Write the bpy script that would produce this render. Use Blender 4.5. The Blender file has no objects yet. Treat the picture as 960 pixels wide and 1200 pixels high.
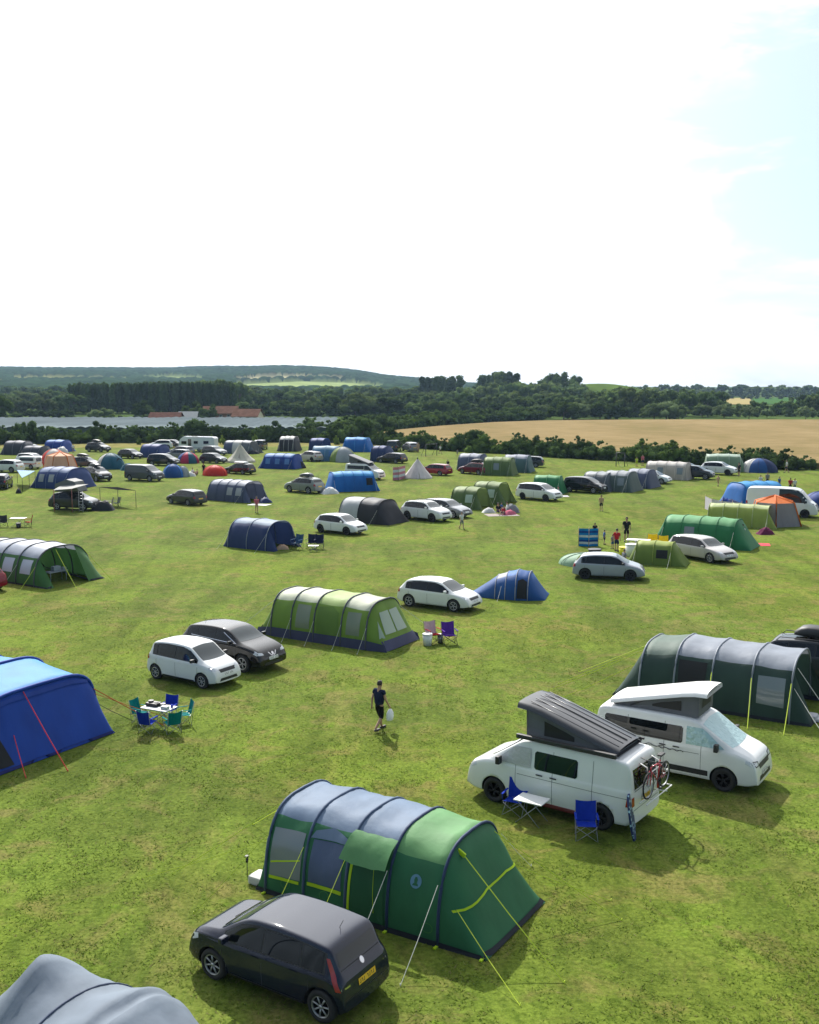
import bpy, bmesh, math, random
import numpy as np
from mathutils import Vector, Matrix, noise
from mathutils.bvhtree import BVHTree
from mathutils.geometry import delaunay_2d_cdt
R = math.radians
SC = bpy.context.scene
COL = SC.collection
random.seed(7)

# ------------------------------------------------------------------ camera, sky, sun, exposure
CAM_H, FPX, HZ = 11.2, 1230.0, 452.0          # height above the field, focal length in 960x1200 pixels, horizon row
PITCH = math.atan((600 - HZ) / FPX)
cd = bpy.data.cameras.new('camera'); cam = bpy.data.objects.new('camera', cd); COL.objects.link(cam)
cam.location = (0, 0, CAM_H); cam.rotation_euler = (math.pi/2 - PITCH, 0, 0)
cd.sensor_fit = 'VERTICAL'; cd.angle = 2*math.atan(600/FPX); cd.sensor_height = 24
cd.lens = 12/math.tan(math.atan(600/FPX))
cd.clip_start = .3; cd.clip_end = 30000
SC.camera = cam
SUN_AZ, SUN_EL = math.atan2(-.27, .96), R(40)      # beyond the field, a little to the left
w = bpy.data.worlds.new('World'); SC.world = w; w.use_nodes = True
nt = w.node_tree; nt.nodes.clear(); N = nt.nodes.new; LK = nt.links.new
sky = N('ShaderNodeTexSky'); sky.sky_type = 'NISHITA'; sky.sun_disc = False
sky.sun_elevation = SUN_EL; sky.sun_rotation = SUN_AZ % (2*math.pi); sky.air_density = 1; sky.dust_density = 2.0; sky.ozone_density = 1.5
tc = N('ShaderNodeTexCoord')
mp = N('ShaderNodeMapping'); mp.inputs['Scale'].default_value = (2.2, 2.2, 7.5); mp.inputs['Rotation'].default_value = (0, R(12), 0)
no = N('ShaderNodeTexNoise'); no.inputs['Scale'].default_value = 2.3; no.inputs['Detail'].default_value = 9; no.inputs['Roughness'].default_value = .58; no.inputs['Distortion'].default_value = .5
dt = N('ShaderNodeVectorMath'); dt.operation = 'DOT_PRODUCT'
gapd = Vector((.37, .90, .20)).normalized(); dt.inputs[1].default_value = gapd        # the clear patch, upper right
mr = N('ShaderNodeMapRange'); mr.inputs['From Min'].default_value = .970; mr.inputs['From Max'].default_value = 1.0
mr.inputs['To Min'].default_value = .45; mr.inputs['To Max'].default_value = -.08; 
ad = N('ShaderNodeMath'); ad.operation = 'ADD'
rm = N('ShaderNodeMapRange'); rm.interpolation_type = 'SMOOTHSTEP'; rm.inputs['From Min'].default_value = .47; rm.inputs['From Max'].default_value = .80; rm.inputs['To Min'].default_value = .26
sx = N('ShaderNodeSeparateXYZ')
bk = N('ShaderNodeMapRange'); bk.inputs['From Min'].default_value = -.5; bk.inputs['From Max'].default_value = .35; bk.inputs['To Min'].default_value = .10; bk.inputs['To Max'].default_value = 1
mu = N('ShaderNodeMath'); mu.operation = 'MULTIPLY'
mx = N('ShaderNodeMix'); mx.data_type = 'RGBA'; mx.inputs[7].default_value = (11.0, 11.2, 11.5, 1)
bg = N('ShaderNodeBackground'); bg.inputs['Strength'].default_value = .07
ow = N('ShaderNodeOutputWorld')
LK(tc.outputs['Generated'], mp.inputs['Vector']); LK(mp.outputs[0], no.inputs['Vector'])
LK(tc.outputs['Generated'], dt.inputs[0]); LK(dt.outputs['Value'], mr.inputs['Value'])
LK(no.outputs['Fac'], ad.inputs[0]); LK(mr.outputs[0], ad.inputs[1]); LK(ad.outputs[0], rm.inputs['Value'])
LK(tc.outputs['Generated'], sx.inputs[0]); LK(sx.outputs['Y'], bk.inputs['Value'])
sdot = N('ShaderNodeVectorMath'); sdot.operation = 'DOT_PRODUCT'; sdot.inputs[1].default_value = (math.sin(SUN_AZ)*math.cos(SUN_EL), math.cos(SUN_AZ)*math.cos(SUN_EL), math.sin(SUN_EL))
mxx = N('ShaderNodeMath'); mxx.operation = 'MAXIMUM'; mxx.inputs[1].default_value = 0; pw = N('ShaderNodeMath'); pw.operation = 'POWER'; pw.inputs[1].default_value = 7
ga = N('ShaderNodeMath'); ga.operation = 'MULTIPLY_ADD'; ga.inputs[1].default_value = 2.3; ga.inputs[2].default_value = 1.0          # clouds glow towards the sun
cc = N('ShaderNodeVectorMath'); cc.operation = 'SCALE'; cc.inputs[0].default_value = (10.4, 10.6, 10.9)
LK(tc.outputs['Generated'], sdot.inputs[0]); LK(sdot.outputs['Value'], mxx.inputs[0]); LK(mxx.outputs[0], pw.inputs[0]); LK(pw.outputs[0], ga.inputs[0]); LK(ga.outputs[0], cc.inputs['Scale']); LK(cc.outputs[0], mx.inputs[7])
LK(rm.outputs[0], mu.inputs[0]); LK(bk.outputs[0], mu.inputs[1])
tn = N('ShaderNodeVectorMath'); tn.operation = 'MULTIPLY'; tn.inputs[1].default_value = (1.0, 1.2, 1.24)
LK(sky.outputs[0], tn.inputs[0]); LK(mu.outputs[0], mx.inputs[0]); LK(tn.outputs[0], mx.inputs[6]); LK(mx.outputs[2], bg.inputs['Color']); LK(bg.outputs[0], ow.inputs[0])
sl = bpy.data.lights.new('sun', 'SUN'); sl.energy = 4.5; sl.angle = R(.6); sl.color = (1, .955, .88)
so = bpy.data.objects.new('sun', sl); COL.objects.link(so)
sd = Vector((math.sin(SUN_AZ)*math.cos(SUN_EL), math.cos(SUN_AZ)*math.cos(SUN_EL), math.sin(SUN_EL)))
so.rotation_euler = sd.to_track_quat('Z', 'Y').to_euler(); so.location = (0, 0, 60)
vs = SC.view_settings; vs.view_transform = 'Standard'; vs.look = 'None'; vs.gamma = 1; vs.use_curve_mapping = False
vs.exposure = .62
SC.cycles.volume_bounces = 0
SC.cycles.max_bounces = 6; SC.cycles.transparent_max_bounces = 8

# ------------------------------------------------------------------ helpers
def P(u, v, z=0.0):
    """world point at height z that the surveyed photo row/column falls on"""
    c, s = math.cos(PITCH), math.sin(PITCH)
    x, y, q = u-480, FPX, 600-v
    wx, wy, wz = x, y*c + q*s, -y*s + q*c
    t = (z - CAM_H)/wz
    return Vector((wx*t, wy*t, z))
def lerp(a, b, t): return a + (b-a)*t
def interp(x, pts):
    if x <= pts[0][0]: return pts[0][1]
    for (x0, y0), (x1, y1) in zip(pts, pts[1:]):
        if x <= x1: return lerp(y0, y1, (x-x0)/(x1-x0))
    return pts[-1][1]

_m = {}
def pm(name, col, rough=.6, metal=0, coat=0, var=0, vscale=3, bump=0, bscale=20, transl=0, spec=.5, emis=None, stretch=None, rnd=0, alpha=1):
    if name in _m: return _m[name]
    m = bpy.data.materials.new(name); m.use_nodes = True; t = m.node_tree; b = t.nodes['Principled BSDF']; o = t.nodes['Material Output']
    b.inputs['Base Color'].default_value = (*col, 1); b.inputs['Roughness'].default_value = rough; b.inputs['Metallic'].default_value = metal
    b.inputs['Coat Weight'].default_value = coat; b.inputs['Coat Roughness'].default_value = .06; b.inputs['Specular IOR Level'].default_value = spec
    b.inputs['Alpha'].default_value = alpha
    m.diffuse_color = (*col, 1)
    csock = None
    tcn = t.nodes.new('ShaderNodeTexCoord')
    vec = tcn.outputs['Object']
    if stretch:
        mpn = t.nodes.new('ShaderNodeMapping'); mpn.inputs['Scale'].default_value = stretch; t.links.new(vec, mpn.inputs['Vector']); vec = mpn.outputs[0]
    if var or rnd:
        n = t.nodes.new('ShaderNodeTexNoise'); n.inputs['Scale'].default_value = vscale; n.inputs['Detail'].default_value = 5
        t.links.new(vec, n.inputs['Vector'])
        r = t.nodes.new('ShaderNodeMapRange'); r.inputs['From Min'].default_value = .3; r.inputs['From Max'].default_value = .7
        r.inputs['To Min'].default_value = 1-var; r.inputs['To Max'].default_value = 1+var; t.links.new(n.outputs['Fac'], r.inputs['Value'])
        s = r.outputs[0]
        if rnd:
            oi = t.nodes.new('ShaderNodeObjectInfo'); r2 = t.nodes.new('ShaderNodeMapRange')
            r2.inputs['To Min'].default_value = 1-rnd; r2.inputs['To Max'].default_value = 1+rnd; t.links.new(oi.outputs['Random'], r2.inputs['Value'])
            mm = t.nodes.new('ShaderNodeMath'); mm.operation = 'MULTIPLY'; t.links.new(s, mm.inputs[0]); t.links.new(r2.outputs[0], mm.inputs[1]); s = mm.outputs[0]
        vm = t.nodes.new('ShaderNodeVectorMath'); vm.operation = 'SCALE'; vm.inputs[0].default_value = col
        t.links.new(s, vm.inputs['Scale']); csock = vm.outputs[0]; t.links.new(csock, b.inputs['Base Color'])
    if bump:
        n = t.nodes.new('ShaderNodeTexNoise'); n.inputs['Scale'].default_value = bscale; n.inputs['Detail'].default_value = 4
        t.links.new(vec, n.inputs['Vector'])
        bp = t.nodes.new('ShaderNodeBump'); bp.inputs['Strength'].default_value = bump; bp.inputs['Distance'].default_value = .05
        t.links.new(n.outputs['Fac'], bp.inputs['Height']); t.links.new(bp.outputs[0], b.inputs['Normal'])
    if transl:
        tr = t.nodes.new('ShaderNodeBsdfTranslucent'); tr.inputs['Color'].default_value = (*col, 1)
        if csock: t.links.new(csock, tr.inputs['Color'])
        ms = t.nodes.new('ShaderNodeMixShader'); ms.inputs[0].default_value = transl
        t.links.new(b.outputs[0], ms.inputs[1]); t.links.new(tr.outputs[0], ms.inputs[2]); t.links.new(ms.outputs[0], o.inputs['Surface'])
    _m[name] = m; return m
def fabric(name, col, transl=.12, rough=.62, bump=.5):
    return pm('fabric_'+name, col, rough=rough, var=.12, vscale=1.5, bump=bump, bscale=2.0, transl=transl, stretch=(1, 1, .35), spec=.22)
def paint(name, col, metal=.0, rough=.5):
    m = pm('paint_'+name, col, rough=.55, metal=metal*.5, coat=1.0, var=.03, vscale=2, spec=.03)
    m.node_tree.nodes['Principled BSDF'].inputs['Coat Roughness'].default_value = .04; m.node_tree.nodes['Principled BSDF'].inputs['Coat IOR'].default_value = 1.42; return m

def tag(o, label=None, cat=None, group=None, kind=None):
    if label: o['label'] = label
    if cat: o['category'] = cat
    if group: o['group'] = group
    if kind: o['kind'] = kind
    return o
def empty(name, loc, rz=0, label=None, cat=None, group=None, scale=1):
    o = bpy.data.objects.new(name, None); COL.objects.link(o); o.location = loc; o.rotation_euler = (0, 0, rz)
    o.scale = (scale,)*3 if not hasattr(scale, '__len__') else scale
    o.empty_display_size = .3
    return tag(o, label, cat, group)
def copy_tree(o, parent=None):
    c = o.copy(); COL.objects.link(c)
    if parent: c.parent = parent
    for ch in o.children: copy_tree(ch, c)
    return c

class MB:
    """collects shapes, then links them as ONE mesh object"""
    def __init__(s): s.bm = bmesh.new(); s.mi = 0
    def face(s, vs, smooth=False):
        try:
            f = s.bm.faces.new(vs); f.material_index = s.mi; f.smooth = smooth; return f
        except ValueError: return None
    def box(s, c, size, M=None, bev=0, taper=1):
        hx, hy, hz = [q/2 for q in size]; vs = []
        for z in (-1, 1):
            k = taper if z > 0 else 1
            for x, y in ((-1, -1), (1, -1), (1, 1), (-1, 1)):
                p = Vector((x*hx*k, y*hy*k, z*hz))
                if M: p = M @ p
                vs.append(s.bm.verts.new(p + Vector(c)))
        fs = [s.face([vs[i] for i in q]) for q in ((3,2,1,0),(4,5,6,7),(0,1,5,4),(1,2,6,5),(2,3,7,6),(3,0,4,7))]
        if bev:
            es = list({e for f in fs for e in f.edges}); bmesh.ops.bevel(s.bm, geom=es, offset=bev, segments=2, affect='EDGES', profile=.6)
        return s
    def tube(s, pts, r, n=6, cap=True, smooth=True):
        pts = [Vector(p) for p in pts]; rings = []; k = len(pts)
        for i, p in enumerate(pts):
            d = (pts[min(i+1, k-1)] - pts[max(i-1, 0)]).normalized()
            up = Vector((0, 0, 1)) if abs(d.z) < .9 else Vector((1, 0, 0))
            a = d.cross(up).normalized(); b = d.cross(a)
            rr = r[i] if hasattr(r, '__len__') else r
            rings.append([s.bm.verts.new(p + (a*math.cos(t) + b*math.sin(t))*rr) for t in [2*math.pi*j/n for j in range(n)]])
        for A, B in zip(rings, rings[1:]):
            for j in range(n): s.face([A[j], A[(j+1) % n], B[(j+1) % n], B[j]], smooth)
        if cap: s.face(rings[0][::-1]); s.face(rings[-1])
        return s
    def lathe(s, prof, n=24, M=None, smooth=True, close=False):
        """prof: (radius, axial y) pairs, spun about the local Y axis"""
        rings = []
        for r, y in prof:
            ring = []
            for j in range(n):
                t = 2*math.pi*j/n; p = Vector((r*math.cos(t), y, r*math.sin(t)))
                if M: p = M @ p
                ring.append(s.bm.verts.new(p))
            rings.append(ring)
        q = list(zip(rings, rings[1:])) + ([(rings[-1], rings[0])] if close else [])
        for A, B in q:
            for j in range(n): s.face([A[j], A[(j+1) % n], B[(j+1) % n], B[j]], smooth)
        if not close: s.face(rings[0][::-1]); s.face(rings[-1])
        return s
    def poly(s, pts, thick=None):
        vs = [s.bm.verts.new(Vector(p)) for p in pts]; f = s.face(vs)
        if thick and f:
            f.normal_update(); g = bmesh.ops.extrude_face_region(s.bm, geom=[f])
            bmesh.ops.translate(s.bm, verts=[v for v in g['geom'] if isinstance(v, bmesh.types.BMVert)], vec=f.normal*thick)
            for q in g['geom']:
                if isinstance(q, bmesh.types.BMFace): q.material_index = s.mi
        return s
    def build(s, name, mats, parent=None, smooth=None, sub=0):
        me = bpy.data.meshes.new(name); bmesh.ops.recalc_face_normals(s.bm, faces=s.bm.faces[:]); s.bm.to_mesh(me); s.bm.free()
        for m in (mats if isinstance(mats, (list, tuple)) else [mats]): me.materials.append(m)
        if smooth is not None: me.polygons.foreach_set('use_smooth', [smooth]*len(me.polygons))
        o = bpy.data.objects.new(name, me); COL.objects.link(o)
        if parent: o.parent = parent
        return o
def npmesh(name, V, F, mats, parent=None, midx=None, smooth=False, nper=4, attr=None, link=True):
    me = bpy.data.meshes.new(name); V = np.asarray(V, np.float32); F = np.asarray(F, np.int32)
    me.vertices.add(len(V)); me.vertices.foreach_set('co', V.ravel())
    me.loops.add(F.size); me.loops.foreach_set('vertex_index', F.ravel())
    me.polygons.add(len(F)); me.polygons.foreach_set('loop_start', np.arange(len(F), dtype=np.int32)*F.shape[1])
    me.polygons.foreach_set('loop_total', np.full(len(F), F.shape[1], np.int32))
    for m in mats: me.materials.append(m)
    if midx is not None: me.polygons.foreach_set('material_index', np.asarray(midx, np.int32))
    me.polygons.foreach_set('use_smooth', np.full(len(F), smooth))
    if attr is not None:
        for k, a in attr.items():
            at = me.attributes.new(k, 'FLOAT_COLOR', 'POINT'); c = np.ones((len(V), 4), np.float32); c[:, :a.shape[1]] = a; at.data.foreach_set('color', c.ravel())
    me.update(calc_edges=True); me.validate()
    if not link: return me
    o = bpy.data.objects.new(name, me); COL.objects.link(o)
    if parent: o.parent = parent
    return o
def bake(bm, mods, name='tmp'):
    """apply modifiers to a bmesh and give back the resulting mesh"""
    me = bpy.data.meshes.new(name); bm.to_mesh(me); bm.free()
    o = bpy.data.objects.new(name, me); COL.objects.link(o); mods(o)
    dg = bpy.context.evaluated_depsgraph_get(); dg.update()
    r = bpy.data.meshes.new_from_object(o.evaluated_get(dg), depsgraph=dg)
    bpy.data.objects.remove(o); return r
def bvh_of(me):
    return BVHTree.FromPolygons([v.co.copy() for v in me.vertices], [tuple(p.vertices) for p in me.polygons])
def tri_poly(poly, step):
    xs = [p[0] for p in poly]; ys = [p[1] for p in poly]
    pts = []
    n = len(poly)
    for i in range(n):                       # densify outline
        a, b = Vector(poly[i]), Vector(poly[(i+1) % n]); k = max(1, int((b-a).length/step))
        pts += [a.lerp(b, j/k) for j in range(k)]
    ne = len(pts)
    def inside(x, y):
        c = False
        for i in range(n):
            x0, y0 = poly[i]; x1, y1 = poly[i-1]
            if (y0 > y) != (y1 > y) and x < (x1-x0)*(y-y0)/(y1-y0)+x0: c = not c
        return c
    nx = int((max(xs)-min(xs))/step); ny = int((max(ys)-min(ys))/step)
    for i in range(1, nx+1):
        for j in range(1, ny+1):
            x = min(xs)+i*(max(xs)-min(xs))/(nx+1); y = min(ys)+j*(max(ys)-min(ys))/(ny+1)
            if inside(x, y): pts.append(Vector((x, y)))
    v, e, f, *_ = delaunay_2d_cdt(pts, [(i, (i+1) % ne) for i in range(ne)], [list(range(ne))], 1, 1e-5)
    return v, f
def decal(mb, bvh, poly, axis, off=.004, step=.12, cam_axis=None):
    """lay a flat outline onto a body: poly is in the two axes left over; the ray runs against +axis ('y+' comes from y=+inf)"""
    v, f = tri_poly([tuple(p) for p in poly], step)
    s = 1 if axis[1] == '+' else -1; vs = []
    for p in v:
        if axis[0] == 'y': o, d = Vector((p[0], 9*s, p[1])), Vector((0, -s, 0))
        elif axis[0] == 'x': o, d = Vector((9*s, p[0], p[1])), Vector((-s, 0, 0))
        else: o, d = Vector((p[0], p[1], 9*s)), Vector((0, 0, -s))
        loc, nrm, i, dist = bvh.ray_cast(o, d)
        if loc is None:
            q = Vector(o); 
            loc, nrm, i, dist = bvh.find_nearest(o + d*(9 - {'x': 1.95, 'y': .8, 'z': 1.2}[axis[0]]))
        if nrm.dot(d) > 0: nrm = -nrm
        vs.append(mb.bm.verts.new(loc + nrm*off))
    for t in f: mb.face([vs[i] for i in t], True)
    return mb
def rect(x0, y0, x1, y1): return [(x0, y0), (x1, y0), (x1, y1), (x0, y1)]
def disc(cx, cy, r, n=20): return [(cx+r*math.cos(2*math.pi*i/n), cy+r*math.sin(2*math.pi*i/n)) for i in range(n)]
# ------------------------------------------------------------------ the ground
def ground_material():
    m = bpy.data.materials.new('grass_ground'); m.use_nodes = True; t = m.node_tree; b = t.nodes['Principled BSDF']; L = t.links.new
    g = t.nodes.new('ShaderNodeNewGeometry')
    def noise_(scale, detail=4, rough=.55, st=(1, 1, 1), rot=0, dist=0):
        mp = t.nodes.new('ShaderNodeMapping'); mp.inputs['Scale'].default_value = st; mp.inputs['Rotation'].default_value = (0, 0, rot); L(g.outputs['Position'], mp.inputs['Vector'])
        n = t.nodes.new('ShaderNodeTexNoise'); n.inputs['Scale'].default_value = scale; n.inputs['Detail'].default_value = detail; n.inputs['Roughness'].default_value = rough; n.inputs['Distortion'].default_value = dist
        L(mp.outputs[0], n.inputs['Vector']); return n.outputs['Fac']
    def rng(s, a, b_, c=0, d=1):
        r = t.nodes.new('ShaderNodeMapRange'); r.interpolation_type = 'SMOOTHSTEP'; r.inputs['From Min'].default_value = a; r.inputs['From Max'].default_value = b_; r.inputs['To Min'].default_value = c; r.inputs['To Max'].default_value = d
        L(s, r.inputs['Value']); return r.outputs[0]
    def mix(f, a, b_, mode='MIX'):
        x = t.nodes.new('ShaderNodeMix'); x.data_type = 'RGBA'; x.blend_type = mode
        if isinstance(f, float): x.inputs[0].default_value = f
        else: L(f, x.inputs[0])
        for q, s in ((6, a), (7, b_)):
            if isinstance(s, tuple): x.inputs[q].default_value = (*s, 1)
            else: L(s, x.inputs[q])
        return x.outputs[2]
    c = mix(rng(noise_(.16, 5, .6), .38, .62), (.104, .142, .025), (.136, .192, .030))          # olive against fresh green
    c = mix(rng(noise_(.55, 5, .65, (1, 1, 1), 0, 1.0), .48, .66, 0, .8), c, (.178, .162, .055))      # dry tan wear
    c = mix(rng(noise_(.9, 4, .6), .60, .74, 0, .8), c, (.115, .195, .018))                       # lush clumps
    c = mix(rng(noise_(.35, 6, .7, (1, .22, 1), R(38), .4), .54, .68, 0, .45), c, (.21, .205, .06))   # mowing swathes
    c = mix(rng(noise_(.5, 4, .6, (1, .16, 1), R(35), .2), .35, .55, .45, 0), c, (.06, .085, .016))
    fine = noise_(9, 5, .75)
    c = mix(rng(fine, .3, .72, .0, 1), mix(1.0, c, (.60, .63, .58), 'MULTIPLY'), mix(1.0, c, (1.28, 1.24, 1.26), 'MULTIPLY'))
    f2 = noise_(2.6, 5, .7, (1, .6, 1), R(30)); c = mix(rng(f2, .34, .54, .65, 0), c, mix(1.0, c, (.50, .58, .52), 'MULTIPLY'))
    f3 = noise_(1.15, 6, .72, (1, 1, 1), 0, .6); c = mix(rng(f3, .36, .50, .45, 0), c, mix(1.0, c, (.60, .70, .55), 'MULTIPLY')); c = mix(rng(noise_(.06, 3, .5), .42, .6, 0, .5), c, mix(1.0, c, (1.22, 1.14, .9), 'MULTIPLY'))
    L(c, b.inputs['Base Color']); b.inputs['Roughness'].default_value = .9; b.inputs['Specular IOR Level'].default_value = .02
    bp = t.nodes.new('ShaderNodeBump'); bp.inputs['Strength'].default_value = .5; bp.inputs['Distance'].default_value = .09
    ad = t.nodes.new('ShaderNodeMath'); ad.operation = 'ADD'; L(noise_(7, 6, .8), ad.inputs[0]); L(noise_(1.3, 3, .6), ad.inputs[1]); L(ad.outputs[0], bp.inputs['Height']); L(bp.outputs[0], b.inputs['Normal'])
    return m
GRASS = ground_material()
def sheet(name, pts, z, mat, label=None):
    mb = MB(); mb.poly([(p[0], p[1], z) for p in pts]); o = mb.build(name, mat); tag(o, kind='structure', label=label); return o
meadow = pm('meadow', (.055, .085, .025), rough=.9, spec=0, var=.35, vscale=.02)
mb = MB(); mb.poly([(-4500, -300, -.02), (4500, -300, -.02), (4500, 5000, -.02), (-4500, 5000, -.02)]); tag(mb.build('ground', meadow), kind='structure')
bound = [(-420, 523), (-80, 522), (0, 521), (150, 519), (300, 518), (400, 519), (440, 521), (520, 528), (620, 534), (700, 539), (800, 544), (900, 549), (960, 552), (1080, 560), (1500, 590)]
far = [P(u, v) for u, v in bound]
sheet('grass_field', [(-140, -20), (90, -20)] + [(p.x, p.y) for p in far[::-1]], 0.0, GRASS)
# blades and tufts in the nearest part of the field
def tufts():
    rg = np.random.default_rng(5); n = 170000
    D = 16.0 + 46*rg.random(n)**1.25; X = (rg.random(n)-.5)*.84*D
    # clumpy: keep by a cheap pseudo noise
    def vn(x, y, sc):
        x, y = x*sc, y*sc; i, j = np.floor(x).astype(int), np.floor(y).astype(int); fx, fy = x-i, y-j; fx = fx*fx*(3-2*fx); fy = fy*fy*(3-2*fy)
        hs = lambda a, b: np.modf(np.abs(np.sin(a*127.1+b*311.7)*43758.5453))[0]
        return (hs(i, j)*(1-fx)+hs(i+1, j)*fx)*(1-fy)+(hs(i, j+1)*(1-fx)+hs(i+1, j+1)*fx)*fy
    cl = vn(X, D, .9)*.5+vn(X+31, D+7, 2.6)*.5
    keep = (rg.random(n) < np.clip((cl-.3)*2.2, .05, 1)*np.clip((62-D)/26, 0, 1)); X, D, cl = X[keep], D[keep], cl[keep]; n = len(X)
    h = (.014+.026*rg.random(n))*(.6+cl); a = rg.random(n)*np.pi*2; wd = .008+.016*rg.random(n)*(D/30)
    lean = (rg.random((n, 2))-.5)*.20
    c, s = np.cos(a)*wd, np.sin(a)*wd
    V = np.zeros((n, 3, 3), np.float32)
    V[:, 0] = np.c_[X-c, D-s, np.zeros(n)]; V[:, 1] = np.c_[X+c, D+s, np.zeros(n)]; V[:, 2] = np.c_[X+lean[:, 0], D+lean[:, 1], h]
    pal = np.array([(.125, .185, .026), (.105, .160, .024), (.20, .19, .075), (.16, .225, .035)]); k = rg.choice(4, n, p=[.38, .32, .14, .16])
    colr = pal[k]*(.8+.4*rg.random((n, 1))); C = np.repeat(colr, 3, axis=0)
    m = bpy.data.materials.new('grass_blade'); m.use_nodes = True; t = m.node_tree; b = t.nodes['Principled BSDF']
    at = t.nodes.new('ShaderNodeAttribute'); at.attribute_name = 'tint'; t.links.new(at.outputs['Color'], b.inputs['Base Color']); b.inputs['Roughness'].default_value = .8; b.inputs['Specular IOR Level'].default_value = .03
    tr = t.nodes.new('ShaderNodeBsdfTranslucent'); t.links.new(at.outputs['Color'], tr.inputs[0]); ms = t.nodes.new('ShaderNodeMixShader'); ms.inputs[0].default_value = .45
    t.links.new(b.outputs[0], ms.inputs[1]); t.links.new(tr.outputs[0], ms.inputs[2]); t.links.new(ms.outputs[0], t.nodes['Material Output'].inputs[0])
    o = npmesh('grass', V.reshape(-1, 3), np.arange(3*n).reshape(-1, 3), [m], attr={'tint': C})
    tag(o, 'short green and straw coloured grass growing across the camping field', 'grass', kind='stuff')
tufts()
# rough strip of long straw-coloured grass along the left hedge
straw = pm('straw_grass', (.19, .175, .065), spec=0, rough=.9, var=.35, vscale=.6, bump=.6, bscale=4)
sheet('grass_strip', [P(u, v).xy for u, v in [(-60, 526), (20, 525), (150, 524.5), (300, 523.5), (400, 523), (470, 527), (440, 521.2), (400, 519), (300, 518), (150, 519), (0, 521), (-60, 522)]], .006, straw)
# the ripe wheat field, the crop standing 0.8 m high
def wheat():
    m = bpy.data.materials.new('wheat'); m.use_nodes = True; t = m.node_tree; b = t.nodes['Principled BSDF']; L = t.links.new
    g = t.nodes.new('ShaderNodeNewGeometry')
    def nz(sc, st, d=4):
        mp = t.nodes.new('ShaderNodeMapping'); mp.inputs['Scale'].default_value = st; L(g.outputs['Position'], mp.inputs['Vector'])
        n = t.nodes.new('ShaderNodeTexNoise'); n.inputs['Scale'].default_value = sc; n.inputs['Detail'].default_value = d; n.inputs['Roughness'].default_value = .65; L(mp.outputs[0], n.inputs['Vector']); return n.outputs['Fac']
    r = t.nodes.new('ShaderNodeValToRGB'); e = r.color_ramp.elements
    e[0].position = .3; e[0].color = (.14, .125, .05, 1); e[1].position = .7; e[1].color = (.29, .22, .115, 1)
    q = r.color_ramp.elements.new(.48); q.color = (.215, .162, .080, 1)
    ad = t.nodes.new('ShaderNodeMath'); ad.operation = 'ADD'; h = t.nodes.new('ShaderNodeMath'); h.operation = 'MULTIPLY'; h.inputs[1].default_value = .5
    L(nz(.04, (1, .35, 1)), ad.inputs[0]); L(nz(.35, (.5, 1, 1)), ad.inputs[1]); L(ad.outputs[0], h.inputs[0]); L(h.outputs[0], r.inputs[0]); L(r.outputs[0], b.inputs['Base Color'])
    b.inputs['Roughness'].default_value = .9; b.inputs['Specular IOR Level'].default_value = 0
    bp = t.nodes.new('ShaderNodeBump'); bp.inputs['Distance'].default_value = .3; bp.inputs['Strength'].default_value = .8; L(nz(1.5, (1, 1, 1), 6), bp.inputs['Height']); L(bp.outputs[0], b.inputs['Normal'])
    out = [P(u, v, .8) for u, v in [(433, 508), (470, 503), (520, 498.5), (580, 494.5), (640, 492.5), (760, 491.5), (960, 491.5), (1180, 491.5), (1400, 545)]] + [P(u, v, 0)+Vector((0, 5, .8)) for u, v in [(1080, 560), (960, 552), (900, 549), (800, 544), (700, 539), (620, 534), (520, 528), (450, 521)]]
    mb = MB(); mb.poly([(p.x, p.y, 0.0) for p in out], thick=None)
    f = mb.bm.faces[:][0] if False else None
    top = [mb.bm.verts.new((p.x, p.y, .8)) for p in out]; bot = mb.bm.verts[:len(out)]; mb.bm.verts.ensure_lookup_table()
    bot = [mb.bm.verts[i] for i in range(len(out))]
    mb.face(top)
    for i in range(len(out)): mb.face([bot[i], bot[(i+1) % len(out)], top[(i+1) % len(out)], top[i]])
    tag(mb.build('wheat_field', m), kind='structure')
wheat()
# polytunnels over soft fruit beyond the left hedge: one corrugated cover of joined tunnels
def polytunnels():
    V = []; F = []; x0, x1 = -190, -18; n = 80; k = 6; rows = [226, 240, 255, 270, 285, 297]
    for r, y in enumerate(rows):
        for i in range(n*k+1):
            x = lerp(x0, x1 - (y-226)*.03, i/(n*k)); a = (i % k)/k*math.pi; V.append((x, y, 2.15+.30*math.sin(a)+.12*math.sin(y*.4+i//k)))
    W_ = n*k+1
    for r in range(len(rows)-1):
        for i in range(n*k): F.append((r*W_+i, r*W_+i+1, (r+1)*W_+i+1, (r+1)*W_+i))
    b0 = len(V)
    for i in range(W_): V.append((V[i][0], 226, 0))
    for i in range(W_-1): F.append((i, i+1, b0+i+1, b0+i))
    pl = pm('polythene', (.115, .14, .15), rough=.9, var=.15, vscale=.05, spec=.0)
    o = npmesh('polytunnels', V, F, [pl], smooth=True)
    tag(o, 'grey plastic roofs of joined polytunnels filling the field behind the left hedge', 'polytunnels')
polytunnels()
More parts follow.
